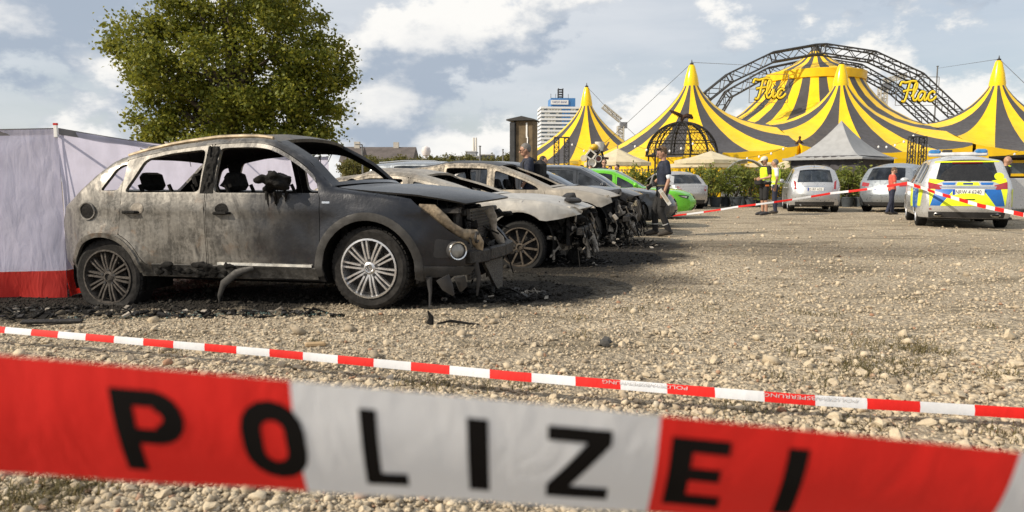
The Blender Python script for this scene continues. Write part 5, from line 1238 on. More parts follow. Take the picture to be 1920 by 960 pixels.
    mb = MB(); ring(mb, [(.066, .018), (.075, .024), (.080, .012), (.07, .01)], cc); mb.build('lamp_ring', CHROME, fl)
    mb = MB(); ring(mb, [(.06, .004), (.04, .018), (0, .024)], cc); mb.build('lamp_lens', mat('fog_lens', (.22, .22, .21), .15, 0, .4, 9), fl)
    side_blob(t, c, [(.47, .27), (.80, .285), (.85, .355), (.47, .375)], -1, TRIM, 'bumper_lip', .010, .02, .05)
    mb = MB()
    for pth, w in (([(.62, -.80, .28), (.66, -.79, .2), (.70, -.76, .13)], [.06, .05, .012]), ([(.74, -.72, .28), (.76, -.7, .2), (.74, -.69, .15)], [.05, .045, .01]), ([(.84, -.6, .4), (.87, -.58, .26), (.85, -.57, .1)], [.03, .022, .008]), ([(.5, -.8, .28), (.51, -.79, .15), (.5, -.79, .02)], [.03, .015, .006])): drip(mb, pth, w)
    mb.build('melted_bumper', DARKPL, t)
    TAN = mat('melted_lens', (.27, .21, .14), .5, .1, .55, 14, .6, 50)
    mb = MB(); path = [(.42, -.80, .865), (.52, -.76, .83), (.60, -.74, .76), (.66, -.70, .70), (.74, -.64, .635), (.82, -.58, .61), (.86, -.54, .54), (.87, -.52, .46)]
    drip(mb, path, [.02, .055, .05, .035, .04, .065, .05, .02], 10); mb.build('melted_headlight', TAN, t)
    a2 = np.linspace(0, 6.283, 15); mb = MB(); mb.tube([(.86, -.60 + .045 * math.cos(q), .60 + .04 * math.sin(q)) for q in a2], .012, 6, cap=False); mb.build('lamp_socket', SOOT, t)
    mb = MB(); beam = [(.80, -.66, .43), (.90, -.4, .44), (.94, 0, .445), (.92, .4, .44), (.82, .66, .43)]
    for p0, p1 in zip(beam[:-1], beam[1:]):
        d = Vector(p1) - Vector(p0); mb.box((Vector(p0) + Vector(p1)) / 2, (d.length + .01, .07, .115), rotz(math.atan2(d.y, d.x)), bev=.012)
    mb.build('crash_beam', SOOT, t)
    for x, z0, z1, yy in ((.74, .12, .80, (-.42, .42)),):
        mb = MB(); mb.box((x, 0, .52), (.03, .86, .62)); rad = mb.build('radiator', mat('radiator_fin', (.10, .095, .09), .6, .5, .3, 40), t)
        mb = MB()
        for k in range(22): mb.box((x + .022, 0, .23 + .027 * k), (.012, .82, .012))
        mb.build('radiator_fins', SOOT, rad, False)
    mb = MB(); mb.prism([(-.44, .40), (.30, .40), (.30, .06), (.22, .0), (.06, .08)], .03, Matrix.Translation((.84, 0, 0)) @ Matrix(((0, 0, 1, 0), (1, 0, 0, 0), (0, 1, 0, 0), (0, 0, 0, 1))))
    MESHM, nt, bs = _nt('radiator_mesh'); n = N(nt); v = n.voro(n.tc(), 90); nt.links.new(n.mix(n.ss(v, .2, .5), (.28, .27, .25), (.06, .055, .05)), bs.inputs['Base Color']); n.bump(v, .7, .01, bs); bs.inputs['Metallic'].default_value = .4
    mb.build('hanging_condenser', MESHM, t, False)
    mb = MB(); drip(mb, [(.82, -.05, .82), (.86, -.04, .74), (.86, 0, .62), (.91, .02, .54), (.94, .05, .47)], [.045, .04, .025, .04, .02], 8); mb.build('bonnet_latch_strut', ASHM, t)
    mb = MB(); mb.box((.66, -.50, .75), (.05, .16, .22), bev=.012); mb.box((.70, .1, .80), (.05, 1.15, .06), bev=.01); mb.box((.60, -.62, .82), (.25, .06, .05), bev=.01)
    mb.build('front_panel', SOOT, t)
    mb = MB()
    for k in range(46): chunk(mb, (random.uniform(.45, .85), random.uniform(-.62, .62), random.uniform(.28, .78)), [random.uniform(.015, .07) for _ in range(3)])
    for k in range(26): p0 = Vector((random.uniform(.5, .88), random.uniform(-.6, .6), random.uniform(.35, .78))); mb.tube([p0, p0 + Vector((random.uniform(-.1, .1), random.uniform(-.15, .15), random.uniform(-.1, .05))), p0 + Vector((random.uniform(-.1, .12), random.uniform(-.2, .2), random.uniform(-.3, -.05)))], random.uniform(.004, .012), 5)
    mb.build('charred_front_parts', BLACK, t)
    mb = MB(); mb.box((-.50, -float(c.Y([(-.5, .89)])[0]) - .004, .885), (.001, .001, .001)); mb.v = []; mb.f = []; mb.m = []
    side_blob(t, c, [(-.40, .885), (-.33, .885), (-.33, .902), (-.40, .902)], -1, CHROME, 'wing_badge', .004, .006, .05)
    mb = MB(); a3 = np.linspace(0, 6.283, 17); y_ = -.915
    mb.tube([(.033 * math.cos(q), 0, .033 * math.sin(q)) for q in a3], .004, 5, cap=False); mb.tube([(-.026, 0, .018), (-.012, 0, -.024), (0, 0, .0), (.012, 0, -.024), (.026, 0, .018)], .004, 5); mb.tube([(-.012, 0, .028), (0, 0, .004), (.012, 0, .028)], .004, 5)
    w0 = [o for o in t.children if o.name.startswith('wheel') and 'liner' not in o.name][0]; o = mb.build('hub_emblem', CHROME, w0); o.location = (0, -.103, 0)
    return t, c
hero_t, hero_c = hero()

def torn_front(t, W, seed, ash, hi=.82):
    random.seed(seed)
    mb = MB(); mb.box((.72, 0, .46), (.09, W * 1.5, .1), bev=.012); mb.build('crash_beam', SOOT, t)
    mb = MB(); mb.box((.56, 0, .52), (.05, W * 1.15, .5)); mb.build('radiator', SOOT, t)
    for nm, m_, n in (('charred_front_parts', BLACK, 42), ('bent_brackets', ash, 26)):
        mb = MB()
        for k in range(n):
            c = (random.uniform(.35, .82), random.uniform(-W * .85, W * .85), random.uniform(.12, hi))
            if nm[0] == 'c': chunk(mb, c, [random.uniform(.02, .09) for _ in range(3)])
            else: mb.box(c, (random.uniform(.02, .06), random.uniform(.03, .16), random.uniform(.04, .22)), rotm(random.uniform(-.6, .6), random.uniform(-.6, .6), random.uniform(-1, 1)), bev=.008)
        for k in range(n // 2): p0 = Vector((random.uniform(.4, .85), random.uniform(-W * .8, W * .8), random.uniform(.3, hi))); mb.tube([p0, p0 + Vector((.04, .05, -.1)), p0 + Vector((random.uniform(-.05, .15), random.uniform(-.2, .2), random.uniform(-.45, -.1)))], random.uniform(.005, .014), 5)
        mb.build(nm, m_, t)
    for k in range(3):
        mb = MB(); drip(mb, [(random.uniform(.6, .75), random.uniform(-W * .8, W * .5), .5), (.78, random.uniform(-W * .8, W * .5), .35), (random.uniform(.75, .95), random.uniform(-W * .8, W * .5), random.uniform(.08, .25))], [.03, .05, .012], 8); mb.build('hanging_strip', ash, t)

# second wreck: low hatchback, burnt to pale steel
PALE = burnt('burnt_pale', (.48, .455, .41), (.30, .265, .215), -2.2, -.3, .30, coat=0.)
PALE2 = burnt('burnt_beige', (.42, .375, .31), (.36, .315, .25), -2.0, .2, .28, coat=0.)
RIMB = mat('burnt_rim_brown', (.085, .07, .055), .8, .3, .5, 12, .5, 60)
def wreck2():
    K, ix = prof(.80, .75, -.48, .90, -1.30, 1.21, -2.55, 1.11, -2.98, .86, -3.22)
    c = Car(K, ix, .89, 2.56, .325, .84, sill=.22, cf=.30, Lf=.8, xB=-1.45, xC=-2.3, arch=.06, aend=R(48), buckle=.009)
    fcut = [(.50, .62), (.74, .70), (.78, .745), (.70, .77)]
    t = make_car('burnt_hatchback', 'burnt out pale hatchback with scorched white bonnet beside the dark SUV', 'car', park(973, 504, .89), -PSI, c, PALE, True, front=False, fcut=[(.34, .60), (.48, .62), (.74, .68), (.76, .72), (.66, .775)], rim=(10, 0, .014), rimr=.76, wheelz=(.27, .25), flat=(.055, .07), rimm=RIMB, hood_dz=lambda x, v: -.05 * max(0, x - .2), step=.07)
    torn_front(t, .89, 3, ASHM, .70)
    return t, c
def wreck3():
    K, ix = prof(.60, .82, -.52, .98, -1.42, 1.40, -3.0, 1.30, -3.3, .95, -3.46)
    c = Car(K, ix, .91, 2.66, .345, .93, sill=.24, cf=.28, Lf=.8, xB=-1.52, xC=-2.4, arch=.07, aend=R(52), buckle=.009)
    t = make_car('burnt_wagon', 'burnt out beige off-roader with open window holes between two wrecks', 'car', park(1088, 463, .91), -PSI, c, PALE2, True, front=False, fcut=[(.33, .66), (.50, .74), (.48, .80), (.44, .86)], rim=(5, .02, .016), rimr=.72, wheelz=(.29, .28), flat=(.05, .07), rimm=RIMB, roofm=burnt('burnt_black_roof', (.03, .03, .03), (.05, .045, .04), -3, -1, .6), step=.08)
    torn_front(t, .91, 5, ASHM, .78)
    return t, c
def wreck4():
    K, ix = prof(.84, .80, -.62, .98, -1.62, 1.46, -2.9, 1.36, -3.3, .98, -3.46)
    c = Car(K, ix, .90, 2.70, .335, .94, sill=.23, xB=-1.62, xC=-2.5, arch=.05)
    M = burnt('half_burnt_black', (.022, .024, .028), (.16, .14, .12), 1.15, .62, .35, coat=.6)
    pa = park(1098, 463, .9); pb = park(1187, 428, .9); p = pa.lerp(pb, .5) - FWD * .30; p.z = tzf(p.x, p.y)
    t = make_car('scorched_car', 'black car with scorched front corner and yellowed headlight beside the burnt wagon', 'car', p, -PSI, c, M, False, front=False, rim=(10, 0, .014), rimr=.7, step=.09, glassm=glass('car_glass_dark', (.12, .13, .14)))
    torn_front(t, .9, 8, SOOT, .66)
    LEN = mat('yellowed_lens', (.46, .38, .24), .18, 0, .3, 7, coat=.6)
    for sg in (-1, 1):
        side_blob(t, c, roundpoly([(.24, .72), (.60, .60), (.76, .60), (.72, .72), (.45, .80)], .03), sg, LEN, 'headlight', .006, .02, .05)
        side_blob(t, c, [(.50, .28), (.80, .30), (.82, .55), (.62, .56)], sg, M, 'bumper_corner', .008, .02, .06)
    return t, c
def parked(name, label, p, psi, K, ix, W, wb, wr, zb, M, gl, rim, headm, face=True, **kw):
    ck = dict(sill=.2, arch=.045); ck.update(kw.pop('ck', {})); c = Car(K, ix, W, wb, wr, zb, **ck)
    t = make_car(name, label, 'car', p, -psi, c, M, False, rim=rim, step=.09, glassm=gl, **kw)
    return t, c
w2 = wreck2(); w3 = wreck3(); w4 = wreck4()
HL = mat('headlight_clear', (.62, .64, .66), .08, .3, .4, 9, coat=1.)
def headlights(t, c, zlo, zhi, x0, slope=.05, grille=True, gm=None):
    for sg in (-1, 1):
        L = roundpoly([(x0, zhi), (x0 + .08, zlo + .03), (c.xf - .10, zlo - .02), (c.xf - .07, zlo + .06), (x0 + .25, zhi - .01)], .02)
        h = side_blob(t, c, L, sg, DARKPL, 'headlight', .004, .012, .05)
        side_blob(h, c, [(x0 + .06, zhi - .03), (x0 + .12, zlo + .045), (c.xf - .14, zlo + .01), (c.xf - .13, zlo + .05), (x0 + .22, zhi - .035)], sg, HL, 'lens', .008, .012, .05)
    Y = float(c.Y([(c.xf - .02, .55)])[0])
    if grille:
        g_ = end_blob(t, c, roundpoly([(-Y * .6, .40), (Y * .6, .40), (Y * .68, .26), (-Y * .68, .26)], .02), False, gm or BLACK, 'lower_grille', .006, .012)
        end_blob(t, c, roundpoly([(-Y * .5, .66), (Y * .5, .66), (Y * .46, .58), (-Y * .46, .58)], .02), False, gm or BLACK, 'upper_grille', .006, .012)
        for k in range(3): mb = MB(); zz = .28 + .045 * k; pts = c.end(False, .022)(np.array([(y, zz) for y in np.linspace(-Y * .6, Y * .6, 9)])); mb.tube(pts, .008, 5); mb.build('grille_bar', M_DG if gm is None else gm, g_)
M_DG = paint('paint_dark_grey', (.035, .040, .048)); M_GR = paint('paint_green', (.13, .52, .02), .3, .1); M_SI = paint('paint_silver', (.46, .47, .49), .33, .6); M_SI2 = paint('paint_silver_warm', (.47, .46, .45), .33, .6); M_SB = paint('paint_grey_blue', (.30, .33, .36), .33, .6)
K, ix = prof(.86, .72, -.45, .90, -1.25, 1.42, -2.75, 1.32, -3.12, .95, -3.36)
t5, c5 = parked('dark_hatchback', 'undamaged dark grey hatchback between the scorched car and the green car', park(1186, 428, .9), PSI, K, ix, .90, 2.63, .33, .90, M_DG, glass('car_glass_dark'), (10, .012, .011), HL); headlights(t5, c5, .62, .70, .42)
K, ix = prof(.84, .70, -.50, .88, -1.35, 1.40, -2.7, 1.30, -3.15, .92, -3.36)
pg = G(1262, 406); pg = Vector((pg.x - .55, pg.y - .9, 0)); pg.z = tzf(pg.x, pg.y)
t6, c6 = parked('green_coupe', 'bright green car parked beyond the dark hatchback', pg, PSI, K, ix, .90, 2.60, .33, .88, M_GR, glass('car_glass_dark'), (10, .012, .011), HL); headlights(t6, c6, .60, .69, .45)

# ---------------- cars seen from behind
RED = mat('tail_red', (.30, .012, .015), .12, 0, .2, 9, coat=1.); PLW = mat('plate_white', (.75, .75, .73), .4, 0, .04, 5); PLB = mat('plate_blue', (.01, .06, .40), .4); INK = mat('plate_ink', (.01, .01, .012), .5)
def plate(t, c, z, w, h, txt):
    f = c.end(True, .0); x = float(f(np.array([(0, z)]))[0][0]) - .012
    mb = MB(); mb.box((x, 0, z), (.012, w, h), bev=.004); p = mb.build('number_plate', PLW, t)
    mb = MB(); mb.box((x - .003, w * .46, z), (.012, w * .075, h * .94)); mb.build('plate_band', PLB, p)
    if not txt: return
    v, fc = text_geo(txt); k = w * .80 / v[:, 0].max(); mb = MB(); mb.add([(x - .0085, w * .40 - q[0] * k, z - h * .33 + q[1] * h * .66) for q in v], fc); mb.build('lettering', INK, p, False)
def rear_place(pl, pr, yaw_extra, wb, W):
    """pl, pr: where the left and right rear tyres touch the ground"""
    m_ = (pl + pr) / 2; return m_
def rear_car(name, label, px, py, yaw, K, ix, W, wb, wr, zb, M, gl, plate_args, tails, group=None, bumper=None, **kw):
    d = Vector((math.sin(yaw), math.cos(yaw), 0)); g_ = G(px, py); p = g_ + d * (wb + .05); p.z = tzf(p.x, p.y)
    c = Car(K, ix, W, wb, wr, zb, sill=.22, arch=.045, **kw.pop('ck', {})); t = make_car(name, label, 'car', p, math.pi / 2 - yaw, c, M, False, rim=(10, .0, .013), step=.09, glassm=gl, **kw)
    for L in tails:
        for q in (L, mir(L)): end_blob(t, c, roundpoly(q, .025), True, RED, 'tail_light', .006, .02, .05)
    if plate_args: plate(t, c, *plate_args)
    Yb = float(c.Y([(c.xr + .02, .45)])[0]); end_blob(t, c, [(-Yb * .96, .36), (Yb * .96, .36), (Yb * .94, .245), (-Yb * .94, .245)], True, DARKPL, 'bumper_valance', .006, .012)
    mb = MB(); mb.tube([(c.xr + .25, .45, .26), (c.xr - .02, .45, .26)], .035, 10); mb.build('exhaust', CHROME, t)
    mb = MB(); xx = c.P[c.i('rgb')][0]; zz = c.P[c.i('rgb')][1]; mb.tube([(xx - .13, 0, zz + .02), (xx - .08, .16, zz + .06), (xx - .02, .42, zz + .09)], .008, 5); mb.build('rear_wiper', DARKPL, t)
    return t, c
K, ix = prof(.80, .82, -.30, 1.02, -1.0, 1.58, -2.80, 1.46, -3.08, 1.02, -3.22, br=1.9)
tA, cA = rear_car('silver_hatchback', 'small silver hatchback seen from behind before the grey pagoda', 1523, 397, R(17), K, ix, .86, 2.57, .31, 1.0, M_SI, glass('car_glass_clear', (.35, .38, .38)), (.80, .52, .115, 'D RF 625'), [[(.80, 1.12), (.62, 1.06), (.60, .80), (.80, .80)]], ck=dict(cr=.15, tum=.40, Lr=.45))
mb = MB(); xa_ = cA.P[cA.i('rgt')][0] + .2; mb.tube([(xa_, 0, 1.55), (xa_ - .1, 0, 1.88)], [.008, .003], 5); mb.build('aerial', DARKPL, tA)
end_blob(tA, cA, [(-.36, .92), (.36, .92), (.36, .88), (-.36, .88)], True, CHROME, 'tailgate_strip', .006, .01)
K, ix = prof(.86, .90, -.36, 1.08, -1.05, 1.66, -3.0, 1.54, -3.34, 1.10, -3.52, br=1.8)
tK, cK = rear_car('silver_crossover', 'grey silver crossover behind the woman in the red shirt', 1668, 397, R(44), K, ix, .92, 2.71, .36, 1.05, M_SB, glass('car_glass_dark'), (.82, .52, .115, None), [[(.84, 1.06), (.48, 1.02), (.50, .90), (.84, .92)]], ck=dict(cr=.15, tum=.38, Lr=.5))
K, ix = prof(.84, .76, -.46, .95, -1.25, 1.43, -2.55, 1.33, -2.98, .98, -3.40, boot=(-3.28, .94))
tS, cS = rear_car('silver_saloon', 'silver car with dark red tail lights behind the walking officer', 1281, 391, R(-14), K, ix, .87, 2.61, .32, .93, M_SI2, glass('car_glass_dark'), None, [[(.84, .90), (.48, .84), (.50, .70), (.84, .70)]], ck=dict(cr=.24))

# roof of a parked estate behind the wrecks
K, ix = prof(.86, .88, -.36, 1.06, -1.1, 1.62, -3.2, 1.55, -3.5, 1.06, -3.66)
pE = AT(905, 318, 21.5); pE.z = tzf(pE.x, pE.y)
tE, cE = parked('blue_grey_estate', 'blue grey car with roof rails mostly hidden behind the wrecks', pE, PSI, K, ix, .91, 2.75, .34, 1.0, M_SB, glass('car_glass_dark'), (10, .0, .013), HL)
for sg in (-1, 1):
    mb = MB(); xs = np.linspace(-1.15, -3.05, 12); mb.tube([(x, sg * .52, cE.top(x) + .07) for x in xs], .018, 6); mb.build('roof_rail', CHROME, tE)

# ---------------- police car
def police():
    yaw = R(24.5); K, ix = prof(.92, .88, -.22, 1.06, -1.15, 1.62, -3.32, 1.55, -3.58, 1.06, -3.77, br=1.5)
    d = Vector((math.sin(yaw), math.cos(yaw), 0)); g_ = (G(1728, 424) + G(1872, 426)) / 2; wb = 2.85; p = g_ + d * (wb + .05); p.z = tzf(p.x, p.y)
    c = Car(K, ix, .955, wb, .34, 1.02, sill=.24, arch=.05, tum=.42, cr=.16, xB=-1.5, xC=-2.55); WH = paint('paint_police_silver', (.55, .56, .57), .33, .5); gl = glass('car_glass_police', (.06, .065, .07))
    t = make_car('police_car', 'silver police car with blue and yellow patches and blue roof lights seen from behind', 'car', p, math.pi / 2 - yaw, c, WH, False, rim=(10, .012, .012), step=.09, glassm=gl)
    NY = mat('reflex_yellow', (.70, .82, .015), .4, 0, .06, 5); NB = mat('reflex_blue', (.012, .12, .42), .4, 0, .1, 5)
    E = lambda pts, m_, nm, off=.004, **k: end_blob(t, c, pts, True, m_, nm, off, .006, .07, **k)
    E([(-.86, .90), (.86, .90), (.88, .52), (-.88, .52)], NB, 'blue_patch')
    E([(-.28, .895), (.28, .895), (.54, .52), (-.54, .52)], NY, 'yellow_patch', .009)
    for s in (1, -1):
        m2 = (lambda q: q) if s > 0 else mir
        E(m2([(.64, .90), (.78, .90), (.92, .50), (.80, .50)]), NY, 'yellow_stripe', .009)
        E(m2([(.46, 1.09), (.88, 1.15), (.92, 1.04), (.62, 1.02)]), NY, 'yellow_stripe', .009)
        E(roundpoly(m2([(.90, 1.07), (.50, .985), (.54, .89), (.92, .91)]), .025), RED, 'tail_light', .012)
        E(roundpoly(m2([(.70, .455), (.88, .46), (.88, .43), (.70, .425)]), .01), RED, 'reflector', .010)
        end = c.end(True, .03)(np.array([(s * .56, .315)]))[0]
        mb = MB(); mb.box((end[0] + .05, s * .56, .315), (.16, .19, .085), bev=.03); e_ = mb.build('exhaust', CHROME, t); mb = MB(); mb.box((end[0] - .026, s * .56, .315), (.02, .14, .05), bev=.015); mb.build('exhaust_opening', BLACK, e_)
    E([(-.20, 1.06), (.20, 1.06), (.23, .985), (-.23, .985)], NY, 'yellow_patch', .009)
    for s in (1, -1): E([(s * .24, 1.05), (s * .50, 1.05), (s * .48, 1.0), (s * .26, 1.0)], NB, 'blue_patch', .009)
    E(roundpoly([(-.10, 1.045), (.10, 1.045), (.10, 1.0), (-.10, 1.0)], .02, 3), mat('oval_badge', (.02, .06, .2), .2, .3), 'oval_badge', .013)
    E([(-.56, .965), (.56, .965), (.54, .925), (-.54, .925)], CHROME, 'tailgate_strip', .013)
    E([(-.90, .38), (.90, .38), (.88, .245), (-.88, .245)], DARKPL, 'bumper_valance', .006); E([(-.14, .68), (.14, .68), (.12, .655), (-.12, .655)], BLACK, 'handle_slot', .012)
    plate(t, c, .835, .62, .14, 'NRW 4 6240')
    E([(-.88, 1.545), (.88, 1.545), (.86, 1.515), (-.86, 1.515)], NY, 'yellow_patch', .006); E([(-.30, 1.52), (.30, 1.52), (.30, 1.49), (-.30, 1.49)], mat('brake_red', (.16, .008, .01), .2), 'brake_light', .016)
    mb = MB(); xx = c.P[c.i('rgb')][0]; mb.tube([(xx - .15, -.05, 1.085), (xx - .10, .25, 1.10), (xx - .06, .45, 1.10)], .009, 5); mb.build('rear_wiper', DARKPL, t)
    a = np.linspace(0, 2 * math.pi, 17)[:-1]; E([(-.62 + .10 * math.cos(q), 1.19 + .085 * math.sin(q)) for q in a], NY, 'window_sticker', .004)
    E([(.55 * math.cos(q), 1.10 + .37 * math.sin(q)) for q in np.linspace(0, math.pi, 16)], mat('boot_dark', (.012, .012, .013), .25), 'wiped_glass', .002)
    for sg in (-1, 1):
        side_blob(t, c, [(-3.3, .45), (-2.2, .45), (-2.0, .9), (-3.3, .9)], sg, NB, 'blue_patch', .004, .005, .09); side_blob(t, c, [(-2.1, .45), (-1.6, .45), (-1.4, .9), (-1.9, .9)], sg, NY, 'yellow_stripe', .004, .005, .09); side_blob(t, c, [(-3.5, .5), (-3.3, .5), (-3.35, .9), (-3.6, .9)], sg, NY, 'yellow_stripe', .006, .005, .09)
    z = 1.66; xb = -1.75; bar = MB(); bar.box((xb, 0, z + .09), (.26, 1.28, .10), bev=.03); b = bar.build('light_bar', mat('bar_white', (.55, .56, .57), .4), t)
    BL = mat('blue_lens', (.015, .16, .42), .12, 0, .25, 12, coat=1.)
    for s in (1, -1):
        mb = MB(); mb.box((xb, s * .50, z + .15), (.28, .26, .13), bev=.04); mb.build('blue_light', BL, b)
        mb = MB(); mb.box((xb, s * .3, z - .0), (.1, .08, .12)); mb.build('bar_foot', DARKPL, b)
    mb = MB(); mb.box((xb, .22, z + .17), (.2, .2, .07), bev=.01); mb.build('speaker_box', DARKPL, b)
    # rear door on the right standing open
    mb = MB(); mb.box((-2.36, -1.22, .78), (.05, .62, .74), rotm(0, 0, R(20)), bev=.02); mb.build('open_door', WH, t)
    return t
pol = police()
# ---------------- people
SKIN = mat('skin', (.46, .27, .19), .5, 0, .12, 14); SKIN2 = mat('skin_tanned', (.38, .21, .14), .5, 0, .12, 14)
def cl(name, c, r=.8): return mat(name, c, r, 0, .22, 9, .35, 30)
NAVY = cl('cloth_navy', (.012, .017, .035)); BLK = cl('cloth_black', (.012, .012, .013)); DKBL = cl('cloth_dark_blue', (.018, .022, .045)); WHT = cl('cloth_white', (.68, .68, .68)); REDC = cl('cloth_coral', (.55, .09, .06)); HIVIS = cl('cloth_hivis', (.58, .82, .02)); REFL = mat('reflective_band', (.55, .56, .55), .3, .2, .1, 9); BOOT = mat('boot_leather', (.035, .028, .022), .6, 0, .3, 12)
HAIRD = mat('hair_dark', (.02, .014, .010), .6, 0, .3, 40, .8, 90); HAIRB = mat('hair_brown', (.10, .06, .03), .6, 0, .3, 40, .8, 90); HAIRG = mat('hair_grey', (.14, .13, .12), .6, 0, .3, 40, .8, 90)
STAND = dict(hip=(0, .09, .93), knee=(.02, .10, .51), ankle=(-.02, .11, .09), toe=(.17, .13, .035), sh=(-.01, .185, 1.43), el=(-.04, .25, 1.13), wr=(.05, .25, .89))
def person(label, base, yaw, h=1.78, pose=None, skin=SKIN, top=NAVY, legs=BLK, shoes=BOOT, hair=HAIRD, hstyle='short', shorts=False, sleeve=.62, vest=None, extras=None, head_yaw=0., head_pitch=0., vox=.0105, glasses=False, cap=None, lean=0., upper_only=False, group=None):
    k = h / 1.78; J = {}
    for s, y in (('L', 1), ('R', -1)):
        for n_, p in STAND.items(): J[n_ + s] = Vector((p[0], p[1] * y, p[2]))
    for n_, p in (pose or {}).items(): J[n_] = Vector(p)
    ls = lambda z: math.sin(lean) * max(0, z - .95)
    hd = Vector((.045 + ls(1.64), 0, 1.645)); HM = rotm(0, head_pitch, head_yaw)
    for n_ in ('shL', 'shR', 'elL', 'elR', 'wrL', 'wrR'):
        if n_ not in (pose or {}): J[n_].x += ls(J[n_].z)
    t = thing('person', label, 'person', base, yaw, group); t.scale = (k, k, k)
    TR = [(.86, .10, .155), (.95, .118, .168), (1.08, .10, .145), (1.25, .115, .165), (1.38, .112, .178), (1.45, .08, .15), (1.49, .055, .07)]
    def torso(mb, g, lo=0, hi=7, dz=0): mb.rings([((ls(z), 0, z + dz), a + g, b + g) for z, a, b in TR[lo:hi]], 16)
    mb = MB(); torso(mb, 0); mb.capsule((ls(1.45), 0, 1.45), hd + Vector((-.03, 0, -.06)), .058, .052)
    mb.ell(hd, (.098, .077, .115), 16, 12, HM); mb.ell(hd + HM @ Vector((.028, 0, -.062)), (.066, .056, .062), 14, 10, HM)
    mb.capsule(hd + HM @ Vector((.098, 0, .005)), hd + HM @ Vector((.118, 0, -.032)), .011, .016, 8); mb.ell(hd + HM @ Vector((.085, 0, -.072)), (.014, .026, .010), 8, 6, HM)
    for s in (-1, 1): mb.ell(hd + HM @ Vector((-.005, s * .079, -.01)), (.024, .012, .034), 8, 6, HM)
    for s in 'LR':
        y = 1 if s == 'L' else -1
        mb.capsule(J['sh' + s], J['el' + s], .052, .042); mb.capsule(J['el' + s], J['wr' + s], .042, .028); hand(mb, J['el' + s], J['wr' + s], y)
        mb.capsule(J['hip' + s], J['knee' + s], .082, .056); kn, an = J['knee' + s], J['ankle' + s]; mid = kn.lerp(an, .3) + Vector((-.015, 0, 0)); mb.capsule(kn, mid, .054, .058); mb.capsule(mid, an, .058, .038); mb.capsule(an, J['toe' + s], .042, .035)
    soft(mb.build('body', skin, t), vox, 3)
    for s in (-1, 1):
        mb = MB(); mb.ell(hd + HM @ Vector((.088, s * .032, .008)), (.010, .013, .009), 8, 6); mb.build('eye', BLACK, t)
    mb = MB(); torso(mb, .018, 0 if legs is not top else 0, 7)
    for s in 'LR': a, b = J['sh' + s], J['el' + s]; e = a.lerp(b, min(1, sleeve)); mb.capsule(a, e, .072, .064); 
    if sleeve > 1:
        for s in 'LR': mb.capsule(J['el' + s], J['el' + s].lerp(J['wr' + s], .9), .058, .045)
    soft(mb.build('shirt', top, t), .012, 5)
    mb = MB(); mb.rings([((0, 0, .82), .09, .15), ((0, 0, .88), .125, .172), ((0, 0, .97), .132, .178), ((0, 0, 1.02), .12, .165)], 16)
    for s in 'LR':
        mb.capsule(J['hip' + s], J['knee' + s], .102, .078)
        if not shorts: mb.capsule(J['knee' + s], J['ankle' + s] + Vector((-.005, 0, .02)), .076, .06)
    soft(mb.build('shorts' if shorts else 'trousers', legs, t), .012, 4)
    for s in 'LR':
        mb = MB(); an, to = J['ankle' + s], J['toe' + s]; d = to - an; mb.capsule(an + Vector((0, 0, .06 if not shorts else .0)), an, .05, .052); mb.capsule(an - d * .25 + Vector((0, 0, -.035)), to + Vector((0, 0, .005)), .046, .042); mb.capsule(an, to + Vector((-.03, 0, .02)), .05, .038); soft(mb.build('shoe', shoes, t), .009, 3)
    if hstyle != 'bald':
        mb = MB(); mb.ell(hd + HM @ Vector((-.016, 0, .022)), (.104, .086, .108), 16, 12, HM)
        if hstyle == 'messy':
            for _ in range(40): q = Vector((random.uniform(-.11, .07), random.uniform(-.08, .08), random.uniform(.04, .12))); mb.capsule(hd + HM @ (q * .9), hd + HM @ (q * 1.2 + Vector((random.uniform(0, .05), 0, .012))), .014, .006, 6)
        cut = [(v, None) for v in mb.v]; iv = HM.inverted()
        def keep(v): l = iv @ (Vector(v) - hd); return not (l.x > .052 and l.z < .062) and l.z > (-.035 if l.x > -.02 else -.075)
        def pull(v):
            if keep(v): return v
            l = iv @ (Vector(v) - hd); l = l * .80; return tuple(hd + HM @ l)
        mb.v = [pull(v) for v in mb.v]; soft(mb.build('hair', hair, t), .008, 2)
    if cap:
        mb = MB(); mb.ell(hd + HM @ Vector((-.01, 0, .055)), (.112, .094, .085), 16, 10, HM); mb.ell(hd + HM @ Vector((.13, 0, .04)), (.085, .07, .012), 14, 6, HM); soft(mb.build('cap', cap, t), .008, 2)
    if glasses:
        mb = MB()
        for s in (-1, 1): mb.tube([hd + HM @ Vector((.102, s * .034 + .026 * math.cos(a), .004 + .018 * math.sin(a))) for a in np.linspace(0, 6.283, 13)], .004, 5, cap=False); mb.tube([hd + HM @ Vector((.10, s * .06, .008)), hd + HM @ Vector((0, s * .084, .006))], .003, 5)
        mb.tube([hd + HM @ Vector((.106, -.01, .01)), hd + HM @ Vector((.106, .01, .01))], .004, 5); mb.build('glasses', BLACK, t)
    if vest:
        mb = MB(); torso(mb, .030, 1, 6); v_ = soft(mb.build('vest', vest, t), .013, 5)
        for z in (1.08, 1.02): mb = MB(); a, b = np.interp(z, [q[0] for q in TR], [q[1] for q in TR]) + .030, np.interp(z, [q[0] for q in TR], [q[2] for q in TR]) + .030; mb.rings([((ls(z), 0, z), a, b), ((ls(z), 0, z + .035), a, b)], 20); mb.build('reflective_band', REFL, v_)
    if extras: extras(t, J, hd, HM)
    return t
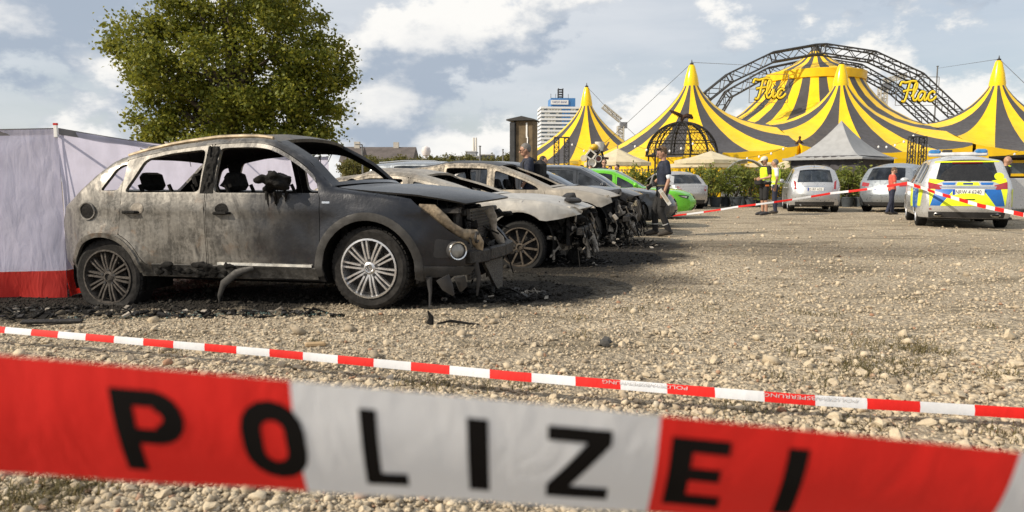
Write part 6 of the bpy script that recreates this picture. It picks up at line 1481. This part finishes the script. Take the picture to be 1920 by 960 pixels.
def hand(mb, el, wr, side):
    """palm, four fingers curled a little and a thumb from the side of the palm"""
    d = (wr - el).normalized(); a = Vector((0, side, 0)); a = (a - d * a.dot(d)).normalized(); f = d.cross(a).normalized(); f = f if f.x > 0 else -f     # f points forward (thumb side)
    pc = wr + d * .045; mb.capsule(wr, wr + d * .03, .027, .03, 8)
    for i in range(4):
        o = (i - 1.5) * .0195; root = wr + d * .078 - f * o * -1; L = (.062, .072, .066, .052)[3 - i]
        mb.capsule(wr + d * .02 + f * o * .8, root, .0135, .0125, 8); k1 = root + d * L * .5 - a * .008; k2 = k1 + d * L * .32 - a * .022; mb.capsule(root, k1, .0115, .0108, 7); mb.capsule(k1, k2, .0108, .0098, 7)
    th0 = wr + d * .022 + f * .026; th1 = th0 + d * .038 + f * .022; th2 = th1 + d * .032 - f * .002 - a * .008; mb.capsule(th0, th1, .0145, .0125, 7); mb.capsule(th1, th2, .0125, .0108, 7)

def P_(px, py): g_ = G(px, py); g_.z = tzf(g_.x, g_.y); return g_
LEFTW = math.pi                                # facing towards the left of the photograph
def off_extras(t, J, hd, HM):
    mb = MB()                                  # sheet of papers in the right hand
    w = J['wrL']; M_ = rotm(0, R(35), 0); mb.box(w + Vector((.0, .045, -.10)), (.075, .018, .36), M_, bev=.003); mb.build('clipboard', mat('paper_white', (.72, .70, .64), .6), t)
    mb = MB(); mb.box(w + Vector((.0, .056, -.10)), (.05, .004, .22), M_); mb.build('paper_sheet', mat('paper_grey', (.48, .42, .32), .7), t)
    mb = MB(); a, b = J['shL'], J['elL']; q = a.lerp(b, .80); mb.capsule(q, a.lerp(b, .9), .053, .05); mb.prism([(0, 0), (-.10, -.03), (-.09, -.16), (-.02, -.11)], .01, Matrix.Translation(q + Vector((0, .05, .02))) @ Matrix.Rotation(R(90), 4, 'X')); mb.build('face_mask', mat('mask_white', (.66, .70, .74), .8), t)
    c = Vector((.20, .04, 1.03)); mb = MB(); mb.box(c, (.07, .13, .09), bev=.015); mb.box(c + Vector((0, 0, .055)), (.05, .05, .03), bev=.01); cam_ = mb.build('camera_body', DARKPL, t)
    mb = MB(); tmp = MB(); tmp.lathe([(.034, 0), (.036, .06), (.042, .07), (.042, .11), (.036, .112), (0, .10)], 16, 'x'); mb.add([c + rotm(0, R(35), 0) @ (Vector(v) + Vector((.03, 0, 0))) for v in tmp.v], tmp.f); mb.build('camera_lens', BLACK, t)
    for s in (-1, 1): mb = MB(); mb.tube([c + Vector((0, s * .06, .03)), Vector((.16, s * .07, 1.25)), Vector((.06, s * .08, 1.47)), Vector((-.06, s * .05, 1.49))], .007, 5); mb.build('camera_strap', BLACK, t)
    mb = MB()
    for s in (-1, 1): mb.ell(hd + HM @ Vector((.07, s * .035, .095)), (.012, .03, .02), 10, 6)
    mb.tube([hd + HM @ Vector((.07, .06, .095)), hd + HM @ Vector((-.02, .09, .06))], .004, 5); mb.build('sunglasses', BLACK, t)
    for s in 'LR':
        kn, an = J['knee' + s], J['ankle' + s]; q = kn.lerp(an, .62); d = (an - kn).normalized(); mb = MB(); mb.tube([q, q + d * .016], .068, 12); mb.build('reflective_band', REFL, t)
        mb = MB(); mb.box(J['hip' + s].lerp(kn, .6) + Vector((0, .075 if s == 'L' else -.075, 0)), (.13, .045, .17), bev=.02); mb.build('thigh_pocket', BLK, t)
    mb = MB(); mb.tube([Vector((.138 * math.cos(a), .182 * math.sin(a), 1.0)) for a in np.linspace(0, 6.283, 21)], .018, 6, cap=False); mb.build('belt', mat('belt_olive', (.10, .09, .05), .7), t)
pz = dict(hipL=(0, .09, .92), kneeL=(.05, .09, .50), ankleL=(-.11, .09, .10), toeL=(.07, .09, .035), hipR=(0, -.09, .92), kneeR=(.13, -.09, .51), ankleR=(.12, -.10, .09), toeR=(.30, -.11, .035), elL=(-.07, .24, 1.13), wrL=(.02, .25, .88), elR=(.02, -.25, 1.14), wrR=(.20, -.18, 1.0))
person('officer in navy shirt and cargo trousers walking with papers and camera beside the cars', P_(1241, 441), LEFTW, 1.80, {**pz}, SKIN2, NAVY, BLK, BOOT, HAIRB, 'messy', extras=off_extras, head_pitch=R(22), vox=.009, lean=-.02)
def pack(t, J, hd, HM):
    mb = MB(); mb.box((-.24, 0, 1.20), (.22, .34, .52), bev=.08); b = mb.build('backpack', BLK, t); mb = MB(); mb.box((-.36, 0, 1.08), (.07, .26, .24), bev=.03); mb.build('backpack_pocket', BLK, b)
    for s in (-1, 1): mb = MB(); mb.tube([(-.14, s * .11, 1.44), (-.02, s * .12, 1.50), (.10, s * .12, 1.40), (.10, s * .13, 1.2), (-.1, s * .16, 1.02)], .022, 6, flat=.5); mb.build('strap', BLK, b)
    w = J['wrL']; mb = MB(); d = (J['wrL'] - J['elL']).normalized(); mb.capsule(w - d * .02, w + d * .01, .034, .034, 10); mb.build('watch', ALLOY, t)
person('man in navy shirt with glasses and black backpack between two burnt wrecks', Vector((.30, 14.0, 0)), LEFTW + R(8), 1.82, dict(elL=(.05, .26, 1.14), wrL=(.17, .25, .91)), SKIN2, NAVY, DKBL, BOOT, HAIRG, 'short', extras=pack, glasses=True, head_pitch=R(10))
b_ = AT(1016, 300, 19.2); person('dark haired man in black behind the man with the backpack', Vector((b_.x, 19.2, 0)), R(-15), 1.76, None, SKIN, BLK, BLK)
b_ = AT(853, 312, 19.2); person('bald man bending low behind the blue grey car roof', Vector((b_.x, 19.4, 0)), LEFTW, 1.60, None, SKIN2, BLK, BLK, hstyle='bald')
for px_, h, yw, tp, hr, lab, gl_ in ((1092, 1.66, 200, WHT, HAIRD, 'young man in white shirt at the scrap sculpture', 0), (1112, 1.66, 230, WHT, HAIRB, 'short haired man in white shirt beside the man with glasses', 0), (1135, 1.88, 262, NAVY, HAIRB, 'tall man in navy shirt with glasses behind the green car', 1), (1147, 1.64, 240, BLK, HAIRB, 'man half hidden between the tall man and the officer', 0), (1163, 1.70, 215, WHT, HAIRD, 'officer in pale shirt and dark vest behind the green car', 0)):
    b_ = AT(px_, 312, 25.5); person(lab, Vector((b_.x, 25.5 + (px_ % 3) * .3, 0)), R(yw), h, None, SKIN, tp, DKBL, hair=hr, glasses=bool(gl_), vest=BLK if px_ == 1163 else None, group=None)
def vest_ex(t, J, hd, HM):
    mb = MB(); mb.box((.20, 0, 1.0), (.16, .32, .17), rotm(0, .1, 0), bev=.04); mb.box((.0, 0, .98), (.30, .40, .15), bev=.06); b = mb.build('waist_bag', BLK, t); mb = MB(); mb.box((.03, .2, .90), (.12, .02, .05), bev=.01); mb.build('orange_pull', mat('orange_tab', (.6, .16, .02), .6), b)
person('man in hi-vis vest, cream cap and black shorts before the potted laurels', P_(1432, 404), LEFTW + R(10), 1.86, dict(elL=(-.02, .27, 1.16), wrL=(.20, .14, 1.10), elR=(-.02, -.27, 1.16), wrR=(.22, -.12, 1.10)), SKIN2, BLK, BLK, mat('shoe_dark', (.03, .03, .035), .6), HAIRD, 'short', shorts=True, vest=HIVIS, cap=mat('cap_cream', (.62, .58, .50), .8, 0, .1, 9), extras=vest_ex, head_pitch=R(18))
person('grey haired man in white shirt and hi-vis vest standing behind the man in shorts', P_(1452, 402), R(160), 1.80, dict(elL=(-.04, .25, 1.13), wrL=(.0, .26, .87)), SKIN2, WHT, DKBL, BOOT, HAIRG, vest=HIVIS)
def phone(t, J, hd, HM): mb = MB(); mb.box(J['wrR'] + Vector((.10, .05, .02)), (.13, .075, .012), rotm(0, -.5, 0), bev=.004); mb.build('phone', BLACK, t)
person('woman in coral shirt and navy trousers looking at her phone', P_(1670, 402), R(-12), 1.56, dict(elL=(.02, .24, 1.14), wrL=(.22, .12, 1.14), elR=(.02, -.24, 1.14), wrR=(.24, -.10, 1.15), kneeL=(.05, .1, .5), ankleL=(.08, .11, .09), toeL=(.25, .12, .035), kneeR=(-.04, -.1, .5), ankleR=(-.16, -.1, .1), toeR=(.0, -.1, .035)), SKIN, REDC, DKBL, BOOT, HAIRB, head_pitch=R(28), extras=phone)
b_ = AT(1886, 300, 20.3)
def offband(t, J, hd, HM):
    for s in 'LR': mb = MB(); mb.box(J['sh' + s] + Vector((.03, 0, .05)), (.13, .05, .03), bev=.01); mb.build('shoulder_patch', HIVIS, t)
    mb = MB(); mb.box(J['wrR'] + Vector((.06, 0, .02)), (.2, .16, .13), bev=.03); mb.build('dark_bag', BLK, t)
person('officer with shaved head in black uniform beside the police car', Vector((b_.x, 20.3, 0)), R(-20), 1.80, dict(elR=(-.02, -.26, 1.14), wrR=(.2, -.2, 1.06)), SKIN2, BLK, BLK, hstyle='bald', extras=offband)
# ---------------- privacy screen
SCR = cloth('screen_white_shaded', (.70, .68, .82), .4, .35, 3.); SCRR = cloth('screen_red', (.62, .03, .02), .3, .4, 4.)  # white cloth; the bluish tint of its shaded face is put into the colour
def screen():
    pts = [Vector((-7.6, 6.0, 0)), Vector((-4.33, 6.95, 0)), Vector((-4.05, 10.6, 0)), Vector((-3.6, 14.2, 0))]; hs = [1.575, 1.575, 1.55, 1.55]
    t = thing('privacy_screen', 'white police privacy screen with red skirt behind the burnt SUV', 'screen', pts[1])
    o = pts[1]; TUBE = mat('screen_pole', (.33, .34, .38), .5, .3)
    for i in range(3):
        a, b = pts[i] - o, pts[i + 1] - o; d = (b - a).normalized(); n = Vector((d.y, -d.x, 0)); n = -n if n.y > 0 else n; NX, NZ = 40, 16
        for nm, z0, z1, m_ in (('screen_panel', .22, 1.0, SCR), ('red_skirt', 0, .22, SCRR)):
            V = []; Fc = []
            for j in range(NZ + 1):
                for k in range(NX + 1):
                    u, v = k / NX, j / NZ; h = hs[i] + (hs[i + 1] - hs[i]) * u - .05 * math.sin(math.pi * u); z = (.22 + (h - .22) * v) if nm[0] == 's' else .22 * v
                    q = a.lerp(b, u); ww = .05 * math.sin(math.pi * u) * math.sin(2.2 * (z + .2)) + .012 * math.sin(u * 23 + z * 5) + (.03 * math.sin(u * 31 + 3 * z) * (1 - v) if nm[0] == 'r' else 0)
                    V.append(q - n * ww + Vector((0, 0, z + (tzf(q.x + o.x, q.y + o.y) + .005 if z < .01 else 0))) + (n * .012 if nm[0] == 'r' else Vector((0, 0, 0))))
            for j in range(NZ):
                for k in range(NX): q = j * (NX + 1) + k; Fc.append((q, q + 1, q + NX + 2, q + NX + 1))
            mb = MB(); mb.add(V, Fc); mb.build(nm, m_, t, True, 60)
        mb = MB(); P = []
        for k in range(11): u = k / 10; h = hs[i] + (hs[i + 1] - hs[i]) * u - .05 * math.sin(math.pi * u); P.append(a.lerp(b, u) + n * .006 + Vector((0, 0, h)))
        V = [q for p in P for q in (p + Vector((0, 0, .012)), p - Vector((0, 0, .05)))]; mb.add(V, [(2 * k, 2 * k + 1, 2 * k + 3, 2 * k + 2) for k in range(10)]); mb.build('top_hem', mat('hem_grey', (.17, .16, .165), .7), t)
        c = a.lerp(b, .5)
        for p0, p1 in (((0, .06), (.5, .85)), ((1, .06), (.5, .85)), ((0, 1.55), (.5, .85)), ((1, 1.55), (.5, .85))):
            q0, q1 = a.lerp(b, p0[0]) - n * .06, a.lerp(b, p1[0]) - n * .25; mb = MB(); mb.tube([q0 + Vector((0, 0, p0[1])), q1 + Vector((0, 0, p1[1]))], .014, 6); mb.build('brace', TUBE, t)
    for i, p in enumerate(pts):
        mb = MB(); q = p - o; mb.tube([q + Vector((-.05, .06, -.02)), q + Vector((-.05, .06, hs[i] + .0))], .016, 8); mb.build('post', TUBE, t)
    q = pts[1] - o; mb = MB(); mb.box(q + Vector((.0, -.03, 1.555)), (.035, .02, .12), bev=.004); s_ = mb.build('post_strap', WHITE, t); mb = MB(); mb.box(q + Vector((0, -.03, 1.62)), (.037, .022, .02)); mb.build('strap_tip', SCRR, s_)
screen()

# ---------------- barrier tapes
TRED = cloth('tape_red', (.74, .012, .008), .2, .10, 9.); TWHT = cloth('tape_white', (.74, .76, .80), .2, .10, 9.)
LETR = {'P': [('ring', 0, .42, 1, .62), ('bar', 0, 0, .25, .5)], }
def glyph_quads(ch):
    """blocky grotesque capitals in a box 0..w by 0..1, stroke .24"""
    s = .235; out = []
    def bar(x0, y0, x1, y1): out.append([(x0, y0), (x1, y0), (x1, y1), (x0, y1)])
    def arc(cx, cy, r, a0, a1, ry=None):
        n = 8; ry = ry or r; A = [math.radians(a0 + (a1 - a0) * k / n) for k in range(n + 1)]
        for p, q in zip(A[:-1], A[1:]): out.append([(cx + (r - s) * math.cos(p), cy + (ry - s) * math.sin(p)), (cx + r * math.cos(p), cy + ry * math.sin(p)), (cx + r * math.cos(q), cy + ry * math.sin(q)), (cx + (r - s) * math.cos(q), cy + (ry - s) * math.sin(q))])
    w = .8
    if ch == 'P':
        bar(0, 0, s, 1); bar(s, 1 - s * .8, .5, 1); bar(s, .36, .5, .36 + s * .8); arc(.46, .68, .32, -90, 90); w = .78
    elif ch == 'O':
        arc(.37, .63, .37, 0, 180); arc(.37, .37, .37, 180, 360); bar(0, .37, s, .63); bar(.74 - s, .37, .74, .63); w = .74
    elif ch == 'L': bar(0, 0, s, 1); bar(s, 0, .6, s * .75); w = .6
    elif ch == 'I': bar(0, 0, s, 1); w = s
    elif ch == 'Z': bar(0, 1 - s * .8, .8, 1); bar(0, 0, .8, s * .8); out.append([(0, s * .8), (s * 1.3, s * .8), (.8, 1 - s * .8), (.8 - s * 1.3, 1 - s * .8)]); w = .8
    elif ch == 'E': bar(0, 0, s, 1); bar(s, 0, .62, s * .8); bar(s, .41, .56, .41 + s * .8); bar(s, 1 - s * .8, .62, 1); w = .62
    return out, w
def near_tape():
    # runs across the lens about half a metre away, its lower edge tilted back
    hgt = .103; tl = R(20); A = AT(-40, 670, .50); 
    def top(s_):                                            # s_ metres along, 0 where the white field starts
        x = -.157 + s_ * .996; return Vector((x, .500 + .0 * x + .01 * math.sin(x * 2.2), .0))
    def edge(s_):
        p = top(s_); px_ = 960 + p.x / p.y * F_PX; py = 718 + (px_ - 545) * .0928 - 4 * math.sin((px_) / 1920 * 3.14); q = AT(px_, py, p.y); return Vector((p.x, p.y, q.z))
    def S(s_, v, off=0.):                                   # v from 0 (upper edge) to hgt
        e = edge(s_); bow = .006 * math.sin(math.pi * v / hgt) + .0012 * math.sin(s_ * 40) * (v / hgt); an = tl + R(7) * (math.sin(s_ * 3.0))
        return e + Vector((0, math.sin(an) * v - bow - off, -math.cos(an) * v))
    t = thing('barrier_tape', 'wide red and white tape reading POLIZEI stretched close across the foreground', 'tape', (0, .5, .9)); o_ = Vector((0, .5, .9))
    seg = .265
    for k in range(-6, 8):
        a, b = k * seg, (k + 1) * seg; NX, NV = 20, 10; V = []; Fc = []
        for j in range(NV + 1):
            for i in range(NX + 1): V.append(S(a + (b - a) * i / NX, hgt * j / NV) - o_)
        for j in range(NV):
            for i in range(NX): q = j * (NX + 1) + i; Fc.append((q, q + NX + 1, q + NX + 2, q + 1))
        mb = MB(); mb.add(V, Fc); mb.build('white_field' if k % 2 == 0 else 'red_field', TWHT if k % 2 == 0 else TRED, t, True, 80)
    for rep in (-1, 0, 1):
        for ch, px_, wpx in (('P', 190, 135), ('O', 430, 125), ('L', 664, 85), ('I', 872, 42), ('Z', 1030, 128), ('E', 1275, 118), ('I', 1507, 42)):
            s0 = ((px_ - 960) / F_PX * .5 + .157) / .996; s0 += rep * seg * 6
            qs, w = glyph_quads(ch); hl = hgt * .70; sx = wpx / F_PX * .5 / w; V = []; Fc = []
            for q in qs:
                n = 4; o = len(V)                              # subdivide so that the print follows the bend of the tape
                P = [Vector(p) for p in q]
                for j in range(n + 1):
                    for i in range(n + 1): u, v = i / n, j / n; p = (P[0] * (1 - u) + P[1] * u) * (1 - v) + (P[3] * (1 - u) + P[2] * u) * v; V.append(S(s0 + p.x * sx, hgt * .87 - p.y * hl - .0, .0006) - o_)
                for j in range(n):
                    for i in range(n): a = o + j * (n + 1) + i; Fc.append((a, a + 1, a + n + 2, a + n + 1))
            mb = MB(); mb.add(V, Fc); mb.build('letter', mat('tape_ink', (.008, .007, .007), .9, 0, .1, 6, spec=.1), t, True, 80)
near_tape()
def thin_tape(name, label, pts, seg, w0, w1, first=0, tilt=0.3, sag=0., twist=0., text=None):
    P = [Vector(p) for p in pts]; L = [0]
    for a, b in zip(P[:-1], P[1:]): L.append(L[-1] + (b - a).length)
    def at(s_):
        s_ = max(0, min(L[-1], s_)); i = max(k for k in range(len(L) - 1) if L[k] <= s_ + 1e-9); u = (s_ - L[i]) / (L[i + 1] - L[i]); return P[i].lerp(P[i + 1], u) - Vector((0, 0, sag * 4 * u * (1 - u)))
    t = thing(name, label, 'tape', P[0]); k = 0; s_ = 0.
    while s_ < L[-1] - 1e-6:
        e = min(L[-1], s_ + seg); V = []; n = 6
        for i in range(n + 1):
            q = s_ + (e - s_) * i / n; p = at(q); w = w0 + (w1 - w0) * q / L[-1]; a = tilt + twist * math.sin(q * 1.7) ; h = Vector((0, math.sin(a), math.cos(a))) * w / 2
            fold = Vector((0, -.004, 0)); V += [p + h - P[0], p + fold - P[0], p - h - P[0]]
        Fc = [(3 * i + j, 3 * i + 3 + j, 3 * i + 4 + j, 3 * i + 1 + j) for i in range(n) for j in range(2)]
        mb = MB(); mb.add(V, Fc); red = (k + first) % 2 == 0; mb.build('red_field' if red else 'white_field', TRED if red else TWHT, t, True, 80); s_ = e; k += 1
    if text:
        v, f = text_geo(text[0])
        for s0 in text[1]:
            mb = MB(); mb.add([at(s0 - q[0] * .03 if text[2] else s0 + q[0] * .03) + Vector((0, -.006, .002 + (w1 * .35) * (1 - q[1]) if text[2] else q[1] * .012)) - P[0] for q in v], f); mb.build('lettering', mat('tape_print', (.52, .52, .53), .6), t, False)
    return t
h_ = .075
lt = G(-60, 612 + 8); rt_ = G(1960, 787 + 6)
def lifted(px_, py, z): return G(px_, py, z)
thin_tape('barrier_tape', 'narrow folded red and white tape running low over the gravel', [lifted(-160, 602, .12), lifted(0, 618, .12), lifted(500, 661, .11), lifted(960, 705, .10), lifted(1500, 749, .08), lifted(1920, 775, .07), lifted(2200, 792, .07)], .222, .040, .050, 1, .25, 0, .15, ('POLIZEIABSPERRUNG', [5.2, 5.95], True))
K0 = AT(1701, 343, 17.3)
thin_tape('barrier_tape', 'red and white tape sagging from the police car down to the gravel', [K0, AT(1560, 362, 18.6), AT(1380, 388, 19.6), AT(1255, 405, 20.2)], .46, .06, .045, 0, .0, .02, .3)
thin_tape('barrier_tape', 'taut red and white tape running forward from the police car', [K0, AT(1760, 363, 16.2), AT(1840, 386, 15.0), AT(1925, 404, 13.8), AT(2100, 440, 12)], .25, .075, .085, 1, .1, .0, .2)

# ---------------- debris
def debris_heap(label, px_, py, rx, ry, h, n, seed, mats=(BLACK, SOOT, ASHM)):
    random.seed(seed); g_ = G(px_, py); t = thing('burnt_debris', label, 'debris', (g_.x, g_.y, tzf(g_.x, g_.y)), 0)
    for nm, m_, k in (('charred_pieces', mats[0], n), ('scorched_scraps', mats[1], n // 2), ('ash_scraps', mats[2], n // 6)):
        mb = MB()
        for _ in range(k):
            a, r = random.uniform(0, 6.28), random.random() ** .6; c = (rx * r * math.cos(a), ry * r * math.sin(a), h * (1 - r) * random.random() + .012)
            if random.random() < .55: chunk(mb, c, [random.uniform(.01, .035), random.uniform(.01, .035), random.uniform(.005, .02)])
            elif random.random() < .5: mb.box(c, (random.uniform(.03, .14), random.uniform(.02, .06), random.uniform(.004, .02)), rotm(random.uniform(-.5, .5), random.uniform(-.5, .5), random.uniform(0, 3)))
            else: mb.tube([c, (c[0] + random.uniform(-.08, .08), c[1] + random.uniform(-.08, .08), c[2] + random.uniform(0, .05)), (c[0] + random.uniform(-.15, .15), c[1] + random.uniform(-.15, .15), .01)], random.uniform(.003, .009), 5)
        mb.build(nm, m_, t, False)
debris_heap('black heap of burnt parts on the gravel under the torn SUV front', 925, 560, .55, .45, .08, 90, 11)
debris_heap('charred scraps spread under the pale hatchback front', 1070, 492, .55, .5, .12, 90, 12)
debris_heap('ragged black heap of burnt parts in front of the burnt wagon', 1165, 462, .75, .45, .30, 110, 13)
debris_heap('charred scraps scattered on the gravel beside the SUV rear wheel', 95, 578, .9, .35, .05, 90, 14)
debris_heap('flat charred scraps along the SUV sill', 420, 592, 1.1, .14, .03, 60, 15)
def one(name, label, cat, fn, m_, px_, py):
    g_ = G(px_, py); mb = MB(); fn(mb); o = mb.build(name, m_, None, False); o.location = (g_.x, g_.y, tzf(g_.x, g_.y)); tag(o, label, cat)
one('charred_plank', 'flat charred plank lying on the gravel before the SUV rear wheel', 'plank', lambda m: m.add(*[(q.v, q.f) for q in [MB().box((0, 0, .03), (.42, .06, .025), rotm(.1, .03, .3), bev=.006)]][0]), SOOT, 98, 603)
one('charred_stick', 'thin black twisted strip lying on open gravel before the SUV front', 'strip', lambda m: m.tube([(-.12, 0, .01), (-.02, 0, .03), (.1, -.01, .015), (.2, -.05, .012)], [.006, .012, .01, .004], 6), BLACK, 850, 610)
one('charred_lump', 'small upright black lump on the gravel beside the twisted strip', 'lump', lambda m: m.tube([(0, 0, 0), (.01, 0, .05), (-.015, 0, .1)], [.03, .02, .005], 6), BLACK, 806, 608)
one('wood_piece', 'short light brown wood piece lying between the tape and the SUV', 'wood', lambda m: m.box((0, 0, .02), (.13, .035, .03), rotz(.2), bev=.008), mat('fresh_wood', (.42, .30, .17), .8), 592, 652)
one('dark_stone', 'lone dark rounded stone on the pale gravel before the tape', 'stone', lambda m: chunk(m, (0, 0, .025), (.04, .035, .03)), mat('basalt', (.06, .058, .055), .9), 1134, 646)
def shards():
    g_ = G(400, 594); V = []; Fc = []
    for k in range(420):
        x, y, s = random.gauss(0, .55), random.gauss(0, .07), random.uniform(.004, .012); a = random.uniform(0, 6.28); o = len(V); z = tzf(g_.x + x, g_.y + y) + .02
        for j in range(3): V.append((g_.x + x + s * math.cos(a + j * 2.1), g_.y + y + s * math.sin(a + j * 2.1), z + random.uniform(0, .008)))
        Fc.append((o, o + 1, o + 2))
    o = npmesh('glass_shards', V, Fc, mat('shard_green', (.10, .17, .16), .1, 0, .4, 30)); o['kind'] = 'stuff'; tag(o, 'crumbled green window glass strewn on the gravel beside the SUV', 'glass')
shards()
